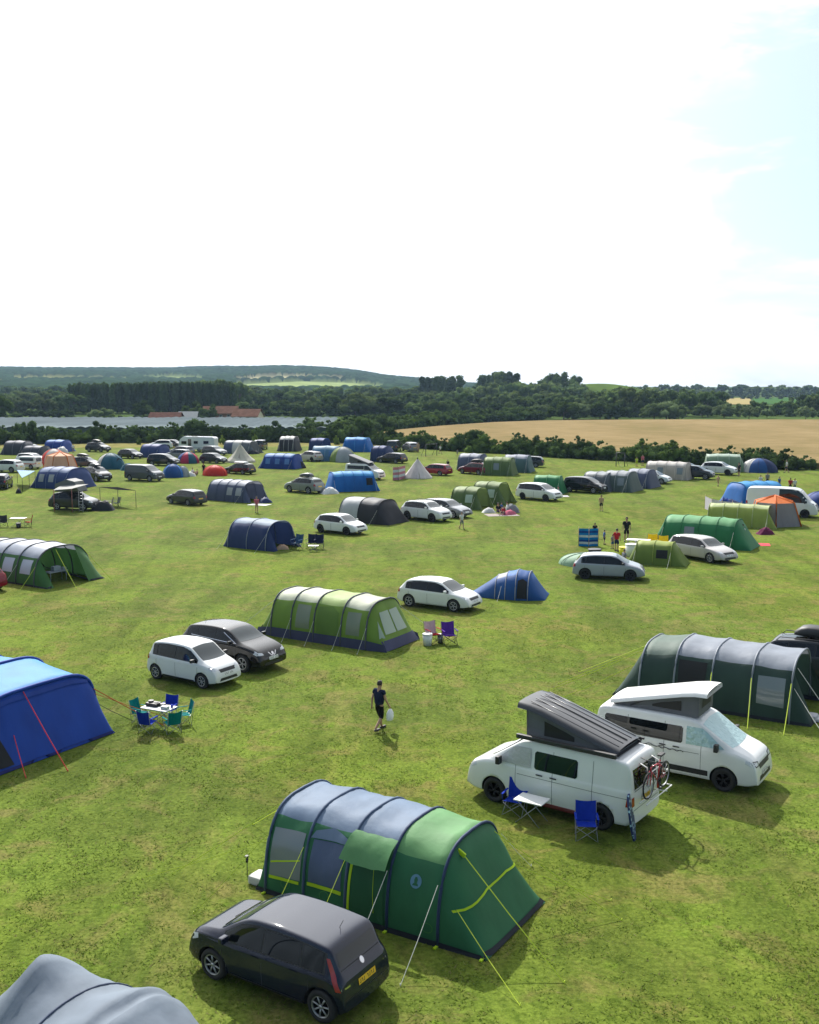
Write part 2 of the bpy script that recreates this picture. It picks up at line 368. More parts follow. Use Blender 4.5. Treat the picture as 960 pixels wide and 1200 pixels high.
# ------------------------------------------------------------------ far hills
def hills():
    rg = np.random.default_rng(11)
    us = np.linspace(-260, 1260, 1000); Ys = np.concatenate([np.linspace(620, 1400, 110), np.linspace(1405, 2750, 230), np.linspace(2760, 3600, 40)])
    U, Y = np.meshgrid(us, Ys); X = (U-480)/FPX*Y
    tab = [(-260, 433), (0, 433), (60, 433.5), (120, 434), (200, 436), (260, 434.5), (330, 434), (380, 436), (420, 439), (440, 442), (470, 445), (500, 448), (540, 452), (600, 455), (1260, 455)]
    ridge = 11.2 + (452-np.interp(U, *zip(*tab)))/FPX*2600
    t = np.clip((Y-800)/(2600-800), 0, 1); s = t*t*(3-2*t); s = .25*t+.75*s
    t2 = np.clip((Y-2600)/1000, 0, 1)
    Z = np.maximum(ridge, 3)*s*(1-.35*t2) - .3
    Z += (3*np.sin(X*.006+Y*.004)+2*np.sin(X*.013-Y*.009))*s
    vpx = 452-(Z-11.2)/Y*FPX
    def inpoly(poly):
        c = np.zeros(U.shape, bool); n = len(poly)
        for i in range(n):
            x0, y0 = poly[i]; x1, y1 = poly[i-1]
            c ^= ((y0 > vpx) != (y1 > vpx)) & (U < (x1-x0)*(vpx-y0)/((y1-y0) if y1 != y0 else 1e-9)+x0)
        return c
    fields = [([(20, 444), (60, 443), (118, 444.5), (150, 446), (150, 448.5), (20, 448.5)], (.30, .30, .11)), ([(172, 443), (200, 441), (238, 444), (238, 448), (172, 447.5)], (.20, .25, .09)),
              ([(276, 446), (300, 442.5), (345, 441), (412, 445), (412, 447.5), (350, 446), (276, 449.5)], (.34, .31, .17)), ([(280, 450.5), (350, 447), (412, 448.5), (448, 454), (448, 460), (280, 460)], (.22, .27, .10)),
              ([(-200, 450), (-60, 448), (15, 451), (15, 453), (-200, 454)], (.26, .26, .12)), ([(-150, 441), (-60, 440), (-60, 444), (-150, 444)], (.28, .28, .12))]
    C = np.zeros(U.shape+(3,)); C[:] = (.022, .042, .018); forest = np.ones(U.shape)*((s > .05) & (U < 620)); C[(forest < .5)] = (.07, .10, .03)
    for p, c in fields:
        q = inpoly(p) & (Y < 2480); C[q] = c; forest[q] = 0
    # crown bumps by jittered cells
    cell = 13.0; best = np.zeros(U.shape); idr = np.zeros(U.shape)
    ix, iy = np.floor(X/cell).astype(int), np.floor(Y/cell).astype(int)
    def hsh(a, b, k): return np.modf(np.abs(np.sin(a*127.1+b*311.7+k*74.7)*43758.5453))[0]
    for dx in (-1, 0, 1):
        for dy in (-1, 0, 1):
            a, b = ix+dx, iy+dy; cx = (a+.15+.7*hsh(a, b, 1))*cell; cy = (b+.15+.7*hsh(a, b, 2))*cell; r = cell*(.5+.35*hsh(a, b, 3))
            d = np.sqrt((X-cx)**2+(Y-cy)**2)/r; h = np.sqrt(np.clip(1-d*d, 0, 1))*(.7+.3*hsh(a, b, 4)); k = h > best
            best = np.where(k, h, best); idr = np.where(k, hsh(a, b, 5), idr)
    Z = Z + forest*(best*8+1)
    C = C*np.where(forest[..., None] > 0, (.6+.9*idr[..., None]), 1+.12*np.sin(X*.12+Y*.05)[..., None]*.6)
    nU = len(us); I = np.arange(len(Ys)*nU).reshape(len(Ys), nU)
    F = np.stack([I[:-1, :-1], I[:-1, 1:], I[1:, 1:], I[1:, :-1]], -1).reshape(-1, 4)
    m = bpy.data.materials.new('hillside'); m.use_nodes = True; t = m.node_tree; b = t.nodes['Principled BSDF']
    at = t.nodes.new('ShaderNodeAttribute'); at.attribute_name = 'tint'; t.links.new(at.outputs['Color'], b.inputs['Base Color']); b.inputs['Roughness'].default_value = .95; b.inputs['Specular IOR Level'].default_value = 0
    o = npmesh('hills', np.stack([X, Y, Z], -1).reshape(-1, 3), F, [m], attr={'tint': C.reshape(-1, 3)}, smooth=True)
    tag(o, kind='structure')
hills()
# fields in the flat beyond the trees, and the grassy knoll
sheet('ripe_field', [P(u, v).xy for u, v in [(838, 474.5), (838, 467), (878, 466.5), (884, 474.5)]], .3, pm('ripe_crop', (.29, .24, .11), spec=0, var=.1, vscale=.05))
sheet('green_field', [P(u, v).xy for u, v in [(886, 474), (882, 467), (928, 466), (940, 474)]], .3, pm('green_crop', (.05, .11, .03), spec=0, var=.1, vscale=.05))
def knoll():
    V = []; F = []; n, k = 40, 14; cx, cy = (700-480)/FPX*640, 640
    for j in range(k+1):
        for i in range(n):
            a = 2*math.pi*i/n; r = j/k; V.append((cx+75*r*math.cos(a), cy+50*r*math.sin(a), 12.6*(.5+.5*math.cos(math.pi*r))-.1+.5*math.sin(i*1.3+j)*(r*(1-r))))
    for j in range(k):
        for i in range(n): F.append((j*n+i, j*n+(i+1) % n, (j+1)*n+(i+1) % n, (j+1)*n+i))
    tag(npmesh('knoll', V, F, [pm('knoll_grass', (.09, .14, .03), rough=.9, spec=0, var=.3, vscale=.06)], smooth=True), kind='structure')
knoll()
# ------------------------------------------------------------------ trees
def leaf_mat(name, col, tr=.3):
    return pm('leaves_'+name, col, rough=.6, var=.45, vscale=1.1, transl=tr, rnd=.34, spec=.0)
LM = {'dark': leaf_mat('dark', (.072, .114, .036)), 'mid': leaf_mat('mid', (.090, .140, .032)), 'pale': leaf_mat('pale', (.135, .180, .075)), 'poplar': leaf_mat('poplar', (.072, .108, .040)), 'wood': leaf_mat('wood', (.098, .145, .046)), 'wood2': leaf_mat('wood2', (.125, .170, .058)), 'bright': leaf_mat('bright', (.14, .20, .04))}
BARK = pm('bark', (.13, .10, .075), rough=.9, var=.3, vscale=2)
def tree_mesh(seed, kind, nleaf=1500, mats=None):
    """unit-height tree; leaf clumps through the crown's volume round a tapered trunk with limbs"""
    rg = np.random.default_rng(seed); blobs = []
    if kind == 'round':
        for i in range(34):
            a = rg.random()*6.283; r = rg.random()**.6*.36; z = .04+.82*rg.random(); r *= 1.15*math.sqrt(max(.1, 1-((z-.42)/.56)**2)); blobs.append((r*math.cos(a), r*math.sin(a), z, .09+.08*rg.random()))
    elif kind == 'poplar':
        for i in range(22):
            z = .16+.80*(i+rg.random()*.6)/22; rr = .085*math.sin(min(1, (1.03-z)/.35)*1.57)*(.8+.5*rg.random()); a = rg.random()*6.283; blobs.append((rr*.5*math.cos(a), rr*.5*math.sin(a), z, max(.02, rr)))
    elif kind == 'tallrow':
        for i in range(38):
            z = .08+.86*(i+rg.random())/38; a = rg.random()*6.283; r = .13*rg.random()*min(1, (1.08-z)*2.2); blobs.append((r*math.cos(a), r*math.sin(a), z, .055+.05*rg.random()))
    elif kind == 'shrub':
        for i in range(26):
            a = rg.random()*6.283; r = rg.random()**.6*.58; z = .08+.66*rg.random()*(1-.5*r); blobs.append((r*math.cos(a), r*math.sin(a), z, .13+.13*rg.random()))
        for i in range(5):
            a = rg.random()*6.283; r = rg.random()*.3; blobs.append((r*math.cos(a), r*math.sin(a), .8+.15*rg.random(), .04+.05*rg.random()))
    elif kind == 'willow':
        for i in range(30):
            a = rg.random()*6.283; r = rg.random()**.5*.52; z = .12+.68*math.sqrt(max(0, 1-(r/.62)**2))*rg.random()**.5; blobs.append((r*math.cos(a), r*math.sin(a), z, .12+.08*rg.random()))
    B = np.array(blobs); k = rg.choice(len(B), nleaf, p=B[:, 3]**2/np.sum(B[:, 3]**2)); d = rg.normal(size=(nleaf, 3)); d /= np.linalg.norm(d, axis=1)[:, None]; d[:, 2] = np.where(rg.random(nleaf) < .6, np.abs(d[:, 2]), d[:, 2])
    c = B[k, :3]+d*B[k, 3:4]*(.75+.35*rg.random((nleaf, 1))); c[:, 2] = np.maximum(c[:, 2], .03)
    zmax = c[:, 2].max(); c[:, 2] /= zmax; B[:, 2] /= zmax; hw = np.percentile(np.hypot(c[:, 0], c[:, 1]), 96); tw = {'round': .46, 'poplar': .11, 'tallrow': .17, 'shrub': .62, 'willow': .62}[kind]; c[:, :2] *= tw/hw; B[:, :2] *= tw/hw
    nr = d+rg.normal(size=(nleaf, 3))*.3; nr /= np.linalg.norm(nr, axis=1)[:, None]
    a1 = np.cross(nr, rg.normal(size=(nleaf, 3))); a1 /= np.linalg.norm(a1, axis=1)[:, None]; a2 = np.cross(nr, a1)
    sz = {'round': .034, 'poplar': .020, 'tallrow': .022, 'shrub': .058, 'willow': .045}[kind]*(.6+.8*rg.random((nleaf, 1)))*math.sqrt(1500/nleaf)
    V = np.stack([c-a1*sz, c-a2*sz*.6, c+a1*sz, c+a2*sz*.6], 1).reshape(-1, 3); F = np.arange(4*nleaf).reshape(-1, 4); mi = [0]*nleaf
    # the dense inside of each leaf clump
    ib = bmesh.new(); bmesh.ops.create_icosphere(ib, subdivisions=1, radius=1); iv = np.array([v.co[:] for v in ib.verts]); itf = np.array([[v.index for v in f.verts] for f in ib.faces]); ib.free()
    cv, cf = [], []; nb0 = len(V)
    for q in B:
        jit = 1+.22*(rg.random((len(iv), 1))-.5)*2; p = iv*jit*q[3]*.86*(tw/hw if kind != 'x' else 1); p[:, 2] *= 1.05*hw/tw if hw/tw < 1.3 else 1.2; p = p+q[:3]; p[:, 2] = np.maximum(p[:, 2], .02)
        cf.append(np.c_[itf, itf[:, 2]]+nb0+len(cv)*len(iv)); cv.append(p)
    # trunk and limbs
    tb = MB(); r0 = {'round': .028, 'poplar': .011, 'tallrow': .012, 'shrub': .02, 'willow': .03}[kind]
    top = {'round': .62, 'poplar': .9, 'tallrow': .85, 'shrub': .55, 'willow': .5}[kind]
    tb.tube([(0, 0, -.02), (.005, 0, top*.4), (-.004, .006, top)], [r0, r0*.75, r0*.25], 6)
    for i in range(6):
        q = B[rg.integers(len(B))]; z0 = min(q[2]*.6, top*.8); tb.tube([(0, 0, z0), (q[0]*.5, q[1]*.5, (z0+q[2])/2), (q[0], q[1], q[2])], [r0*.45, r0*.3, r0*.12], 4)
    tb.bm.faces.ensure_lookup_table(); bmesh.ops.triangulate(tb.bm, faces=tb.bm.faces[:]); bmesh.ops.join_triangles(tb.bm, faces=tb.bm.faces[:], angle_face_threshold=3, angle_shape_threshold=3)
    tb.bm.verts.index_update(); tv = [tuple(v.co) for v in tb.bm.verts]; n0 = len(V)
    tf = []
    for f in tb.bm.faces:
        ids = [n0+v.index for v in f.verts]
        if len(ids) == 4: tf.append(ids)
    tv = np.array(tv); nt0 = len(V); V = np.vstack([V, tv]); shift = len(tv)
    CF = np.vstack(cf); CF = np.where(CF >= nt0, CF+shift, CF); V = np.vstack([V]+cv); F = np.vstack([F, np.array(tf)]); mi += [1]*len(tf)
    me = bpy.data.meshes.new(kind+'_tree'); nC = len(CF)
    me.from_pydata(V.tolist(), [], F.tolist()+CF[:, :3].tolist()); me.materials.append(mats or LM['dark']); me.materials.append(BARK)
    me.polygons.foreach_set('material_index', np.array(mi+[0]*nC, np.int32)); me.polygons.foreach_set('use_smooth', [False]*len(F)+[True]*nC); me.update(); return me
TM = {}
def tm(kind, tint, i, nleaf=1500):
    k = (kind, tint, i, nleaf)
    if k not in TM: TM[k] = tree_mesh(hash((kind, i)) % 9999 if False else sum(map(ord, kind))*7+i*31, kind, nleaf, LM[tint])
    return TM[k]
def tree(name, x, y, h, kind, tint, wscale, label, group, cat='tree', nleaf=900, z=0):
    o = bpy.data.objects.new(name, tm(kind, tint, random.randrange(4), nleaf)); COL.objects.link(o)
    o.location = (x, y, z-.05); o.rotation_euler = (0, 0, random.random()*6.28); o.scale = (h*wscale*random.uniform(.9, 1.15), h*wscale*random.uniform(.9, 1.15), h)
    tag(o, label, cat, group); return o
def along(pts, spacing):
    """points every spacing metres along a ground polyline"""
    out = []; acc = 0
    for a, b in zip(pts, pts[1:]):
        d = (b-a).length; t = -acc
        while t + spacing <= d:
            t += spacing*random.uniform(.8, 1.2); 
            if t <= d: out.append(a.lerp(b, max(0, t)/d))
        acc = 0 if t > d else d-t
    return out
# boundary hedge round the camp field
hl = [P(u, v)+Vector((0, 1.6, 0)) for u, v in bound[1:-2]]
def hh(u): return interp(u, [(-80, 3.6), (60, 4.2), (110, 3.2), (240, 3.7), (400, 3.0), (520, 2.8), (640, 2.6), (960, 2.7)])
for p in along(hl, 1.9):
    u = 480+p.x/p.y*FPX; k = hh(u)*random.uniform(.7, 1.2); tint = 'dark' if random.random() < .8 else 'mid'
    tree('hedge_shrub', p.x+random.uniform(-.5, .5), p.y+random.uniform(-.7, .9), k, 'shrub', tint, random.uniform(1.0, 1.4), 'dense dark green shrub, one of many merged in the hedgerow round the camp field', 'shrubs of the boundary hedgerow', 'shrub', 1300)
for u, v, h, wd, lab in [(30, 520.5, 4.6, .8, 'tall bushy hedgerow tree at the far left above the dark grey tents'), (20, 520.5, 4.2, .8, 'bushy hedgerow tree left of the tallest one at the far left'), (112, 519.5, 4.4, .9, 'broad hedgerow tree behind the dark car with a roof box'), (228, 518.5, 4.8, .95, 'rounded hedgerow tree rising behind the white caravan'), (320, 518.5, 4.3, .9, 'rounded hedgerow tree behind the grey and white dome tent'), (425, 520.5, 5.2, .85, 'tall dark hedgerow tree behind the big bright blue dome'),
                         (555, 530, 3.9, .9, 'lone bushy tree standing above the hedge behind the line of olive and grey tents'), (608, 532.5, 3.5, .95, 'spreading bush poking above the hedge right of the lone hedge tree'), (632, 534, 3.3, .6, 'narrow tall bush in the hedge left of the football goal'), (652, 535.5, 3.3, .7, 'pointed bush in the hedge between two low hedge gaps'), (680, 537.5, 3.5, .9, 'wide bushy tree in the hedge behind the grey tunnel tents'), (755, 541, 3.4, .9, 'wide leafy bush in the hedge behind the cream tunnel tent'), (792, 543.5, 3.4, .95, 'wide leafy bush in the hedge left of the white hedge-side van'), (905, 549, 2.9, .9, 'rounded hedge bush behind the white and blue dome'), (826, 545.5, 2.6, .9, 'low dark hedge bush behind the pale green tent')]:
    p = P(u, v); tree('hedge_tree', p.x, p.y+2.2, h, 'round' if h > 3.8 else 'shrub', 'dark', wd*1.15, lab, None, 'tree', 2200)
for i in range(9):
    u = [120, 165, 262, 300, 338, 372, 395, 250, 18][i]; p = P(u, 520.5); tree('sapling', p.x, p.y-1.2, random.uniform(1.3, 2.2), 'shrub', 'bright', .5, 'small bright green bush in the straw coloured grass in front of the left hedge', 'bright bushes before the left hedge', 'bush', 400)
# second hedge along the upper edge of the wheat
h2 = [P(u, v) for u, v in [(345, 514), (400, 511), (440, 507), (480, 502), (520, 498), (580, 494), (630, 492)]]
for p in along(h2, 3.0):
    for q in (0, 3.5): tree('field_hedge_shrub', p.x+random.uniform(-1, 1), p.y+q+1, random.uniform(2.6, 4.4), 'shrub', random.choice(['dark', 'mid', 'dark']), 1.3, 'dark green shrub, one of many in the hedge between the wheat and the polytunnels', 'shrubs of the hedge beyond the wheat', 'shrub', 500)
for p in along([P(u, 489.5) for u in (-60, 80)] , 4.5)+along([P(u, 487.5) for u in (300, 480)], 4.5):
    tree('far_hedge_shrub', p.x, p.y, random.uniform(2.2, 3.0), 'shrub', 'dark', 1.6, 'dark shrub of the trimmed hedge line on the far side of the polytunnels', 'shrubs of the hedge beyond the polytunnels', 'shrub', 350)
def belt(name, u0, u1, du, Y, vtab, kind, tints, wsc, label, group, jit=3, nleaf=700, cat='tree', zg=0, skip=None, dY=14):
    u = u0
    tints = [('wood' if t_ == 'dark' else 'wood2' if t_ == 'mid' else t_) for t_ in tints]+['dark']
    while u < u1:
        uu = u+random.uniform(-.35, .35)*du; y = Y+random.uniform(-dY, dY); v = interp(uu, vtab)+random.uniform(-jit, jit); h = CAM_H+(HZ-v)*y/FPX-zg
        if not (skip and skip[0] < uu < skip[1]) and h > 1.5:
            tree(name, (uu-480)/FPX*y, y, h, kind if isinstance(kind, str) else random.choice(kind), random.choice(tints), wsc*random.uniform(.85, 1.2), label, group, cat, nleaf, zg)
        u += du*random.uniform(.8, 1.2)
belt('willow_tree', 640, 1090, 30, 362, [(640, 474), (700, 471), (760, 470), (830, 474), (880, 476), (960, 473), (1090, 472)], 'willow', ['pale', 'pale', 'mid'], 1.25, 'pale round willow standing at the far edge of the wheat field', 'pale willows at the edge of the wheat', 3, 1500)
belt('woodland_tree', 618, 1100, 13, 392, [(618, 470), (660, 462), (700, 457), (730, 454), (760, 457), (836, 458), (846, 470), (925, 471), (935, 462), (1100, 460)], 'round', ['dark', 'dark', 'mid'], .95, 'dark broadleaf tree in the wood behind the willows on the right', 'dark trees behind the willows', 2.5, 900)
belt('woodland_tree', 640, 840, 12, 440, [(640, 460), (700, 458), (740, 454), (840, 457)], 'round', ['dark', 'mid'], 1.0, 'dark broadleaf tree in the second rank of the right hand wood', 'second rank of the right wood', 2, 700)
belt('woodland_tree', 925, 1100, 12, 440, [(925, 463), (960, 459), (1100, 459)], 'round', ['dark'], 1.0, 'dark broadleaf tree in the second rank near the right edge', 'second rank near the right edge', 2, 700)
belt('skyline_tree', 690, 1120, 9, 1050, [(690, 452.5), (760, 451.5), (850, 452), (1120, 453)], 'round', ['dark', 'mid'], 1.3, 'small distant tree in the line along the right skyline', 'trees along the right skyline', 1.8, 350, dY=60)
belt('skyline_tree', 740, 1120, 11, 900, [(740, 461), (840, 462.5), (930, 462), (1120, 461)], 'round', ['dark', 'mid'], 1.35, 'distant tree below the right skyline above the small fields', 'trees above the small right fields', 1.2, 350, dY=30)
# centre wood on rising ground
belt('woodland_tree', 478, 720, 17, 388, [(478, 476), (500, 470), (560, 469), (610, 468), (650, 474), (720, 476)], ['round', 'willow'], ['mid', 'pale', 'dark'], 1.2, 'rounded green tree along the foot of the central wood beyond the wheat', 'trees at the foot of the central wood', 4, 1100)
belt('woodland_tree', 484, 720, 13, 440, [(484, 466), (540, 462), (600, 460), (660, 464), (720, 466)], 'round', ['dark', 'mid'], 1.15, 'broadleaf tree in the second rank of the central wood', 'second rank of the central wood', 3, 800)
belt('woodland_tree', 480, 700, 11, 520, [(480, 460), (540, 456), (600, 451), (650, 450), (700, 460)], 'round', ['dark', 'mid', 'dark'], 1.1, 'broadleaf tree high in the central wood below the poplars', 'upper ranks of the central wood', 2.5, 700)
belt('woodland_tree', 560, 700, 11, 575, [(560, 450), (610, 447), (640, 446), (672, 449), (700, 455)], 'round', ['dark', 'mid'], 1.0, 'broadleaf tree on the crest of the central wood', 'crest of the central wood', 2, 700)
belt('poplar_tree', 496, 538, 5.0, 610, [(496, 442), (538, 441)], 'tallrow', ['poplar'], 1.15, 'tall poplar in the left of the two poplar rows on the central skyline', 'left skyline poplars', 1.2, 800)
belt('poplar_tree', 563, 604, 4.6, 600, [(563, 438), (590, 436), (604, 439)], 'tallrow', ['poplar', 'mid'], 1.2, 'tall feathery poplar in the right of the two poplar rows on the central skyline', 'right skyline poplars', 1.8, 900)
belt('skyline_clump_tree', 643, 676, 7, 590, [(643, 438), (655, 436.5), (676, 440)], 'round', ['dark'], .75, 'dark tree of the rounded clump standing highest right of the poplars', 'rounded skyline clump', 1, 1200)
# left centre: mixed trees round the farm
belt('farm_tree', 282, 500, 15, 400, [(282, 473), (330, 467), (380, 464), (420, 462), (470, 466), (500, 470)], ['round', 'willow'], ['mid', 'dark', 'dark'], 1.15, 'rounded tree standing beyond the polytunnels near the farm roofs', 'front trees beyond the polytunnels', 4, 1100)
belt('farm_tree', 270, 500, 11, 480, [(270, 458), (330, 458), (400, 457), (450, 460), (500, 458)], 'round', ['dark', 'mid'], 1.1, 'broadleaf tree in the second rank behind the farm', 'second rank behind the farm', 3, 800)
belt('farm_tree', 300, 500, 10, 640, [(300, 455), (400, 454), (500, 455)], 'round', ['dark', 'mid'], 1.1, 'distant broadleaf tree below the hill fields', 'far rank below the hill fields', 2.5, 500, dY=40)
belt('plantation_poplar', 84, 276, 4.3, 428, [(84, 450), (140, 448.5), (200, 447.5), (250, 447), (276, 452)], 'tallrow', ['poplar'], .62, 'slim tall poplar in the straight front rank of the plantation left of the farm', 'front rank of the poplar plantation', 1.2, 700, dY=2)
belt('plantation_poplar', 86, 276, 5.0, 436, [(84, 449), (200, 447), (276, 450)], 'tallrow', ['poplar'], .75, 'slim tall poplar in the second rank of the plantation', 'second rank of the poplar plantation', 1, 500, dY=2)
belt('farm_tree', 236, 292, 11, 450, [(236, 446), (262, 443.5), (284, 447), (292, 456)], 'round', ['dark'], .9, 'dark rounded tree at the right end of the poplar plantation', 'round trees ending the plantation', 1.5, 1200)
belt('valley_tree', -70, 92, 13, 415, [(-70, 470), (0, 468), (40, 463), (92, 464)], ['round', 'willow'], ['mid', 'pale', 'dark'], 1.15, 'mixed tree at the far left beyond the polytunnels', 'front trees at the far left', 4, 900)
belt('valley_tree', -70, 92, 10, 520, [(-70, 458), (92, 459)], 'round', ['dark', 'mid', 'pale'], 1.15, 'tree in the second rank at the far left', 'second rank at the far left', 3, 700)
belt('valley_tree', -90, 300, 9, 760, [(-90, 453), (300, 452)], 'round', ['mid', 'dark'], 1.2, 'small far tree at the foot of the wooded hill', 'trees at the foot of the hill', 2, 350, dY=60)
for u, vt, Y, kd, ti, ws, lab in [(120, 477, 330, 'willow', 'pale', 1.35, 'pale silvery rounded tree before the poplar plantation'), (168, 468.5, 335, 'round', 'dark', 1.2, 'dark cone shaped tree before the plantation left of the red barn'), (228, 470, 345, 'round', 'mid', 1.3, 'leafy green tree behind the pale shed by the red barn'), (246, 473, 335, 'round', 'dark', 1.3, 'dark tree between the pale shed and the orange farm roofs'), (3, 463, 330, 'round', 'mid', 1.0, 'green tree cut by the left edge beyond the polytunnels'), (455, 463.5, 395, 'round', 'dark', 1.5, 'large dark round tree between the farm and the central wood'), (660, 470, 350, 'willow', 'mid', 1.4, 'leafy round tree where the wheat meets the central wood'), (780, 469, 352, 'willow', 'pale', 1.5, 'largest grey green willow at the far edge of the wheat')]:
    h = CAM_H+(HZ-vt)*Y/FPX; tree('lone_tree', (u-480)/FPX*Y, Y, h, kd, ti, ws, lab, None, 'tree', 2000)
for i in range(13):
    u = 84+i*12+random.uniform(-3, 3); tree('low_bush', (u-480)/FPX*318, 318+random.uniform(-3, 3), random.uniform(1.6, 2.6), 'shrub', random.choice(['mid', 'pale', 'dark']), 2.0, 'low scrubby bush between the polytunnels and the poplar plantation', 'scrub before the plantation', 'bush', 350)
# farm buildings beyond the polytunnels
def house(name, u0, u1, Y, we, hr, rot, wallc, roofc, label, windows=2, dep=8):
    x0, x1 = (u0-480)/FPX*Y, (u1-480)/FPX*Y; L_ = x1-x0; r = empty(name, ((x0+x1)/2, Y, 0), rot, label, 'building')
    mb = MB(); h = L_/2; d = dep/2
    mb.box((0, 0, we/2), (L_, dep, we)); mb.poly([(-h, -d, we), (-h, d, we), (-h, 0, hr-.15)]); mb.poly([(h, -d, we), (h, d, we), (h, 0, hr-.15)]); mb.build('wall', wallc, r)
    mb = MB()
    for s in (-1, 1):
        mb.poly([(-h-.4, s*(d+.4), we-.25), (h+.4, s*(d+.4), we-.25), (h+.4, 0, hr), (-h-.4, 0, hr)], thick=.12*s)
    mb.build('roof', roofc, r)
    for i in range(windows):
        x = lerp(-h*.7, h*.7, (i+.5)/windows); q = MB(); q.box((x, -d-.03, we*.55), (1.0, .06, 1.1)); f = q.build('window', WHITE_TRIM, r); q = MB(); q.box((x, -d-.08, we*.55), (.8, .04, .9)); q.build('pane', GLASS_D, f)
    return r
WHITE_TRIM = pm('white_trim', (.75, .75, .72), rough=.5); GLASS_D = pm('window_glass', (.02, .025, .03), rough=.08, spec=.8)
tile = pm('clay_tiles', (.15, .085, .062), spec=0, rough=.85, var=.25, vscale=.8, bump=.4, bscale=3); brick = pm('brick_wall', (.30, .16, .11), rough=.9, var=.2, vscale=1)
pale = pm('pale_sheet', (.45, .45, .43), rough=.5, var=.05); cream = pm('cream_render', (.62, .55, .42), rough=.8, var=.06)
house('barn', 179, 213, 312, 1.6, 3.3, 0, brick, pm('rust_tiles', (.11, .06, .048), rough=.85, spec=0, var=.25, vscale=.8), 'long low barn with dark red roof beyond the polytunnels')
house('shed', 212, 232, 318, 1.8, 3.4, .1, pale, pm('pale_roof', (.20, .215, .22), spec=0, rough=.8, var=.1), 'pale grey metal shed right of the dark red barn', 1)
house('farmhouse', 241, 279, 345, 2.4, 4.5, .15, brick, tile, 'long orange tiled farmhouse half hidden by trees', 3)
house('cottage', 277, 306, 325, 2.0, 4.0, -.12, cream, tile, 'cottage with cream wall and orange tiled roof right of the farmhouse', 2)
house('bungalow', 429, 435, 404, 1.9, 3.2, .1, pale, pm('slate', (.16, .17, .18), rough=.7, var=.1), 'white walled bungalow glimpsed between the trees', 1, 6)
house('village_house', 489, 500, 384, 1.9, 3.2, -.1, WHITE_TRIM, pm('slate', (.16, .17, .18)), 'pale village house glimpsed at the foot of the central wood', 1, 6)
# the air
def haze():
    m = bpy.data.materials.new('haze'); m.use_nodes = True; t = m.node_tree; t.nodes.clear()
    v = t.nodes.new('ShaderNodeVolumePrincipled'); v.inputs['Density'].default_value = .00010; v.inputs['Color'].default_value = (.50, .72, 1, 1); v.inputs['Anisotropy'].default_value = .1
    o = t.nodes.new('ShaderNodeOutputMaterial'); t.links.new(v.outputs[0], o.inputs['Volume'])
    mb = MB(); mb.box((0, 2350, 49), (9200, 5500, 102)); tag(mb.build('haze', m), 'thin summer haze over the whole valley', 'haze', kind='stuff')
haze()
# ------------------------------------------------------------------ vehicles
TYRE = pm('tyre_rubber', (.018, .018, .019), rough=.85, bump=.2, bscale=30); ALLOY = pm('alloy', (.45, .46, .47), rough=.35, metal=.8); DALLOY = pm('dark_alloy', (.03, .03, .033), rough=.4, metal=.6)
CGLASS = pm('car_glass', (.004, .006, .007), rough=.02, spec=.5); BLACKP = pm('black_plastic', (.018, .018, .02), rough=.55); WELL = pm('wheel_well', (.008, .008, .008), rough=.95)
LAMP = pm('lamp_lens', (.55, .57, .60), rough=.12, spec=.8); TAIL = pm('tail_lens', (.32, .012, .012), rough=.15, spec=.7); PWHITE = pm('plate_white', (.72, .72, .70), rough=.4); PYEL = pm('plate_yellow', (.78, .48, .03), rough=.4)
CHROME = pm('chrome', (.6, .6, .62), rough=.15, metal=1); SEAM = pm('panel_seam', (.02, .02, .022), rough=.7); INK = pm('plate_ink', (.02, .02, .02))
SCREEN = pm('screen_glass', (.025, .036, .040), rough=.05, spec=.4)
SILVERCOVER = pm('thermal_cover', (.42, .43, .45), rough=.45, metal=.25, bump=.6, bscale=6); SILVERBLIND = pm('foil_blind', (.36, .52, .54), rough=.3, metal=.3, bump=.9, bscale=9)
PAINTS = {'white': paint('white', (.70, .71, .70)), 'black': paint('black', (.005, .005, .006)), 'navy': paint('navy', (.004, .008, .024)), 'silver': paint('silver', (.34, .36, .40), .5), 'grey': paint('grey', (.075, .08, .088), .3), 'dgrey': paint('dgrey', (.03, .033, .037), .2),
          'warmsilver': paint('warmsilver', (.42, .40, .39), .4), 'red': paint('red', (.22, .008, .02)), 'maroon': paint('maroon', (.11, .006, .016)), 'sage': paint('sage', (.20, .22, .21), .4), 'blue': paint('blue', (.012, .03, .09)), 'lgrey': paint('lgrey', (.20, .21, .225), .3)}
for k_ in ('navy', 'black', 'dgrey'): PAINTS[k_].node_tree.nodes['Principled BSDF'].inputs['Coat IOR'].default_value = 1.5
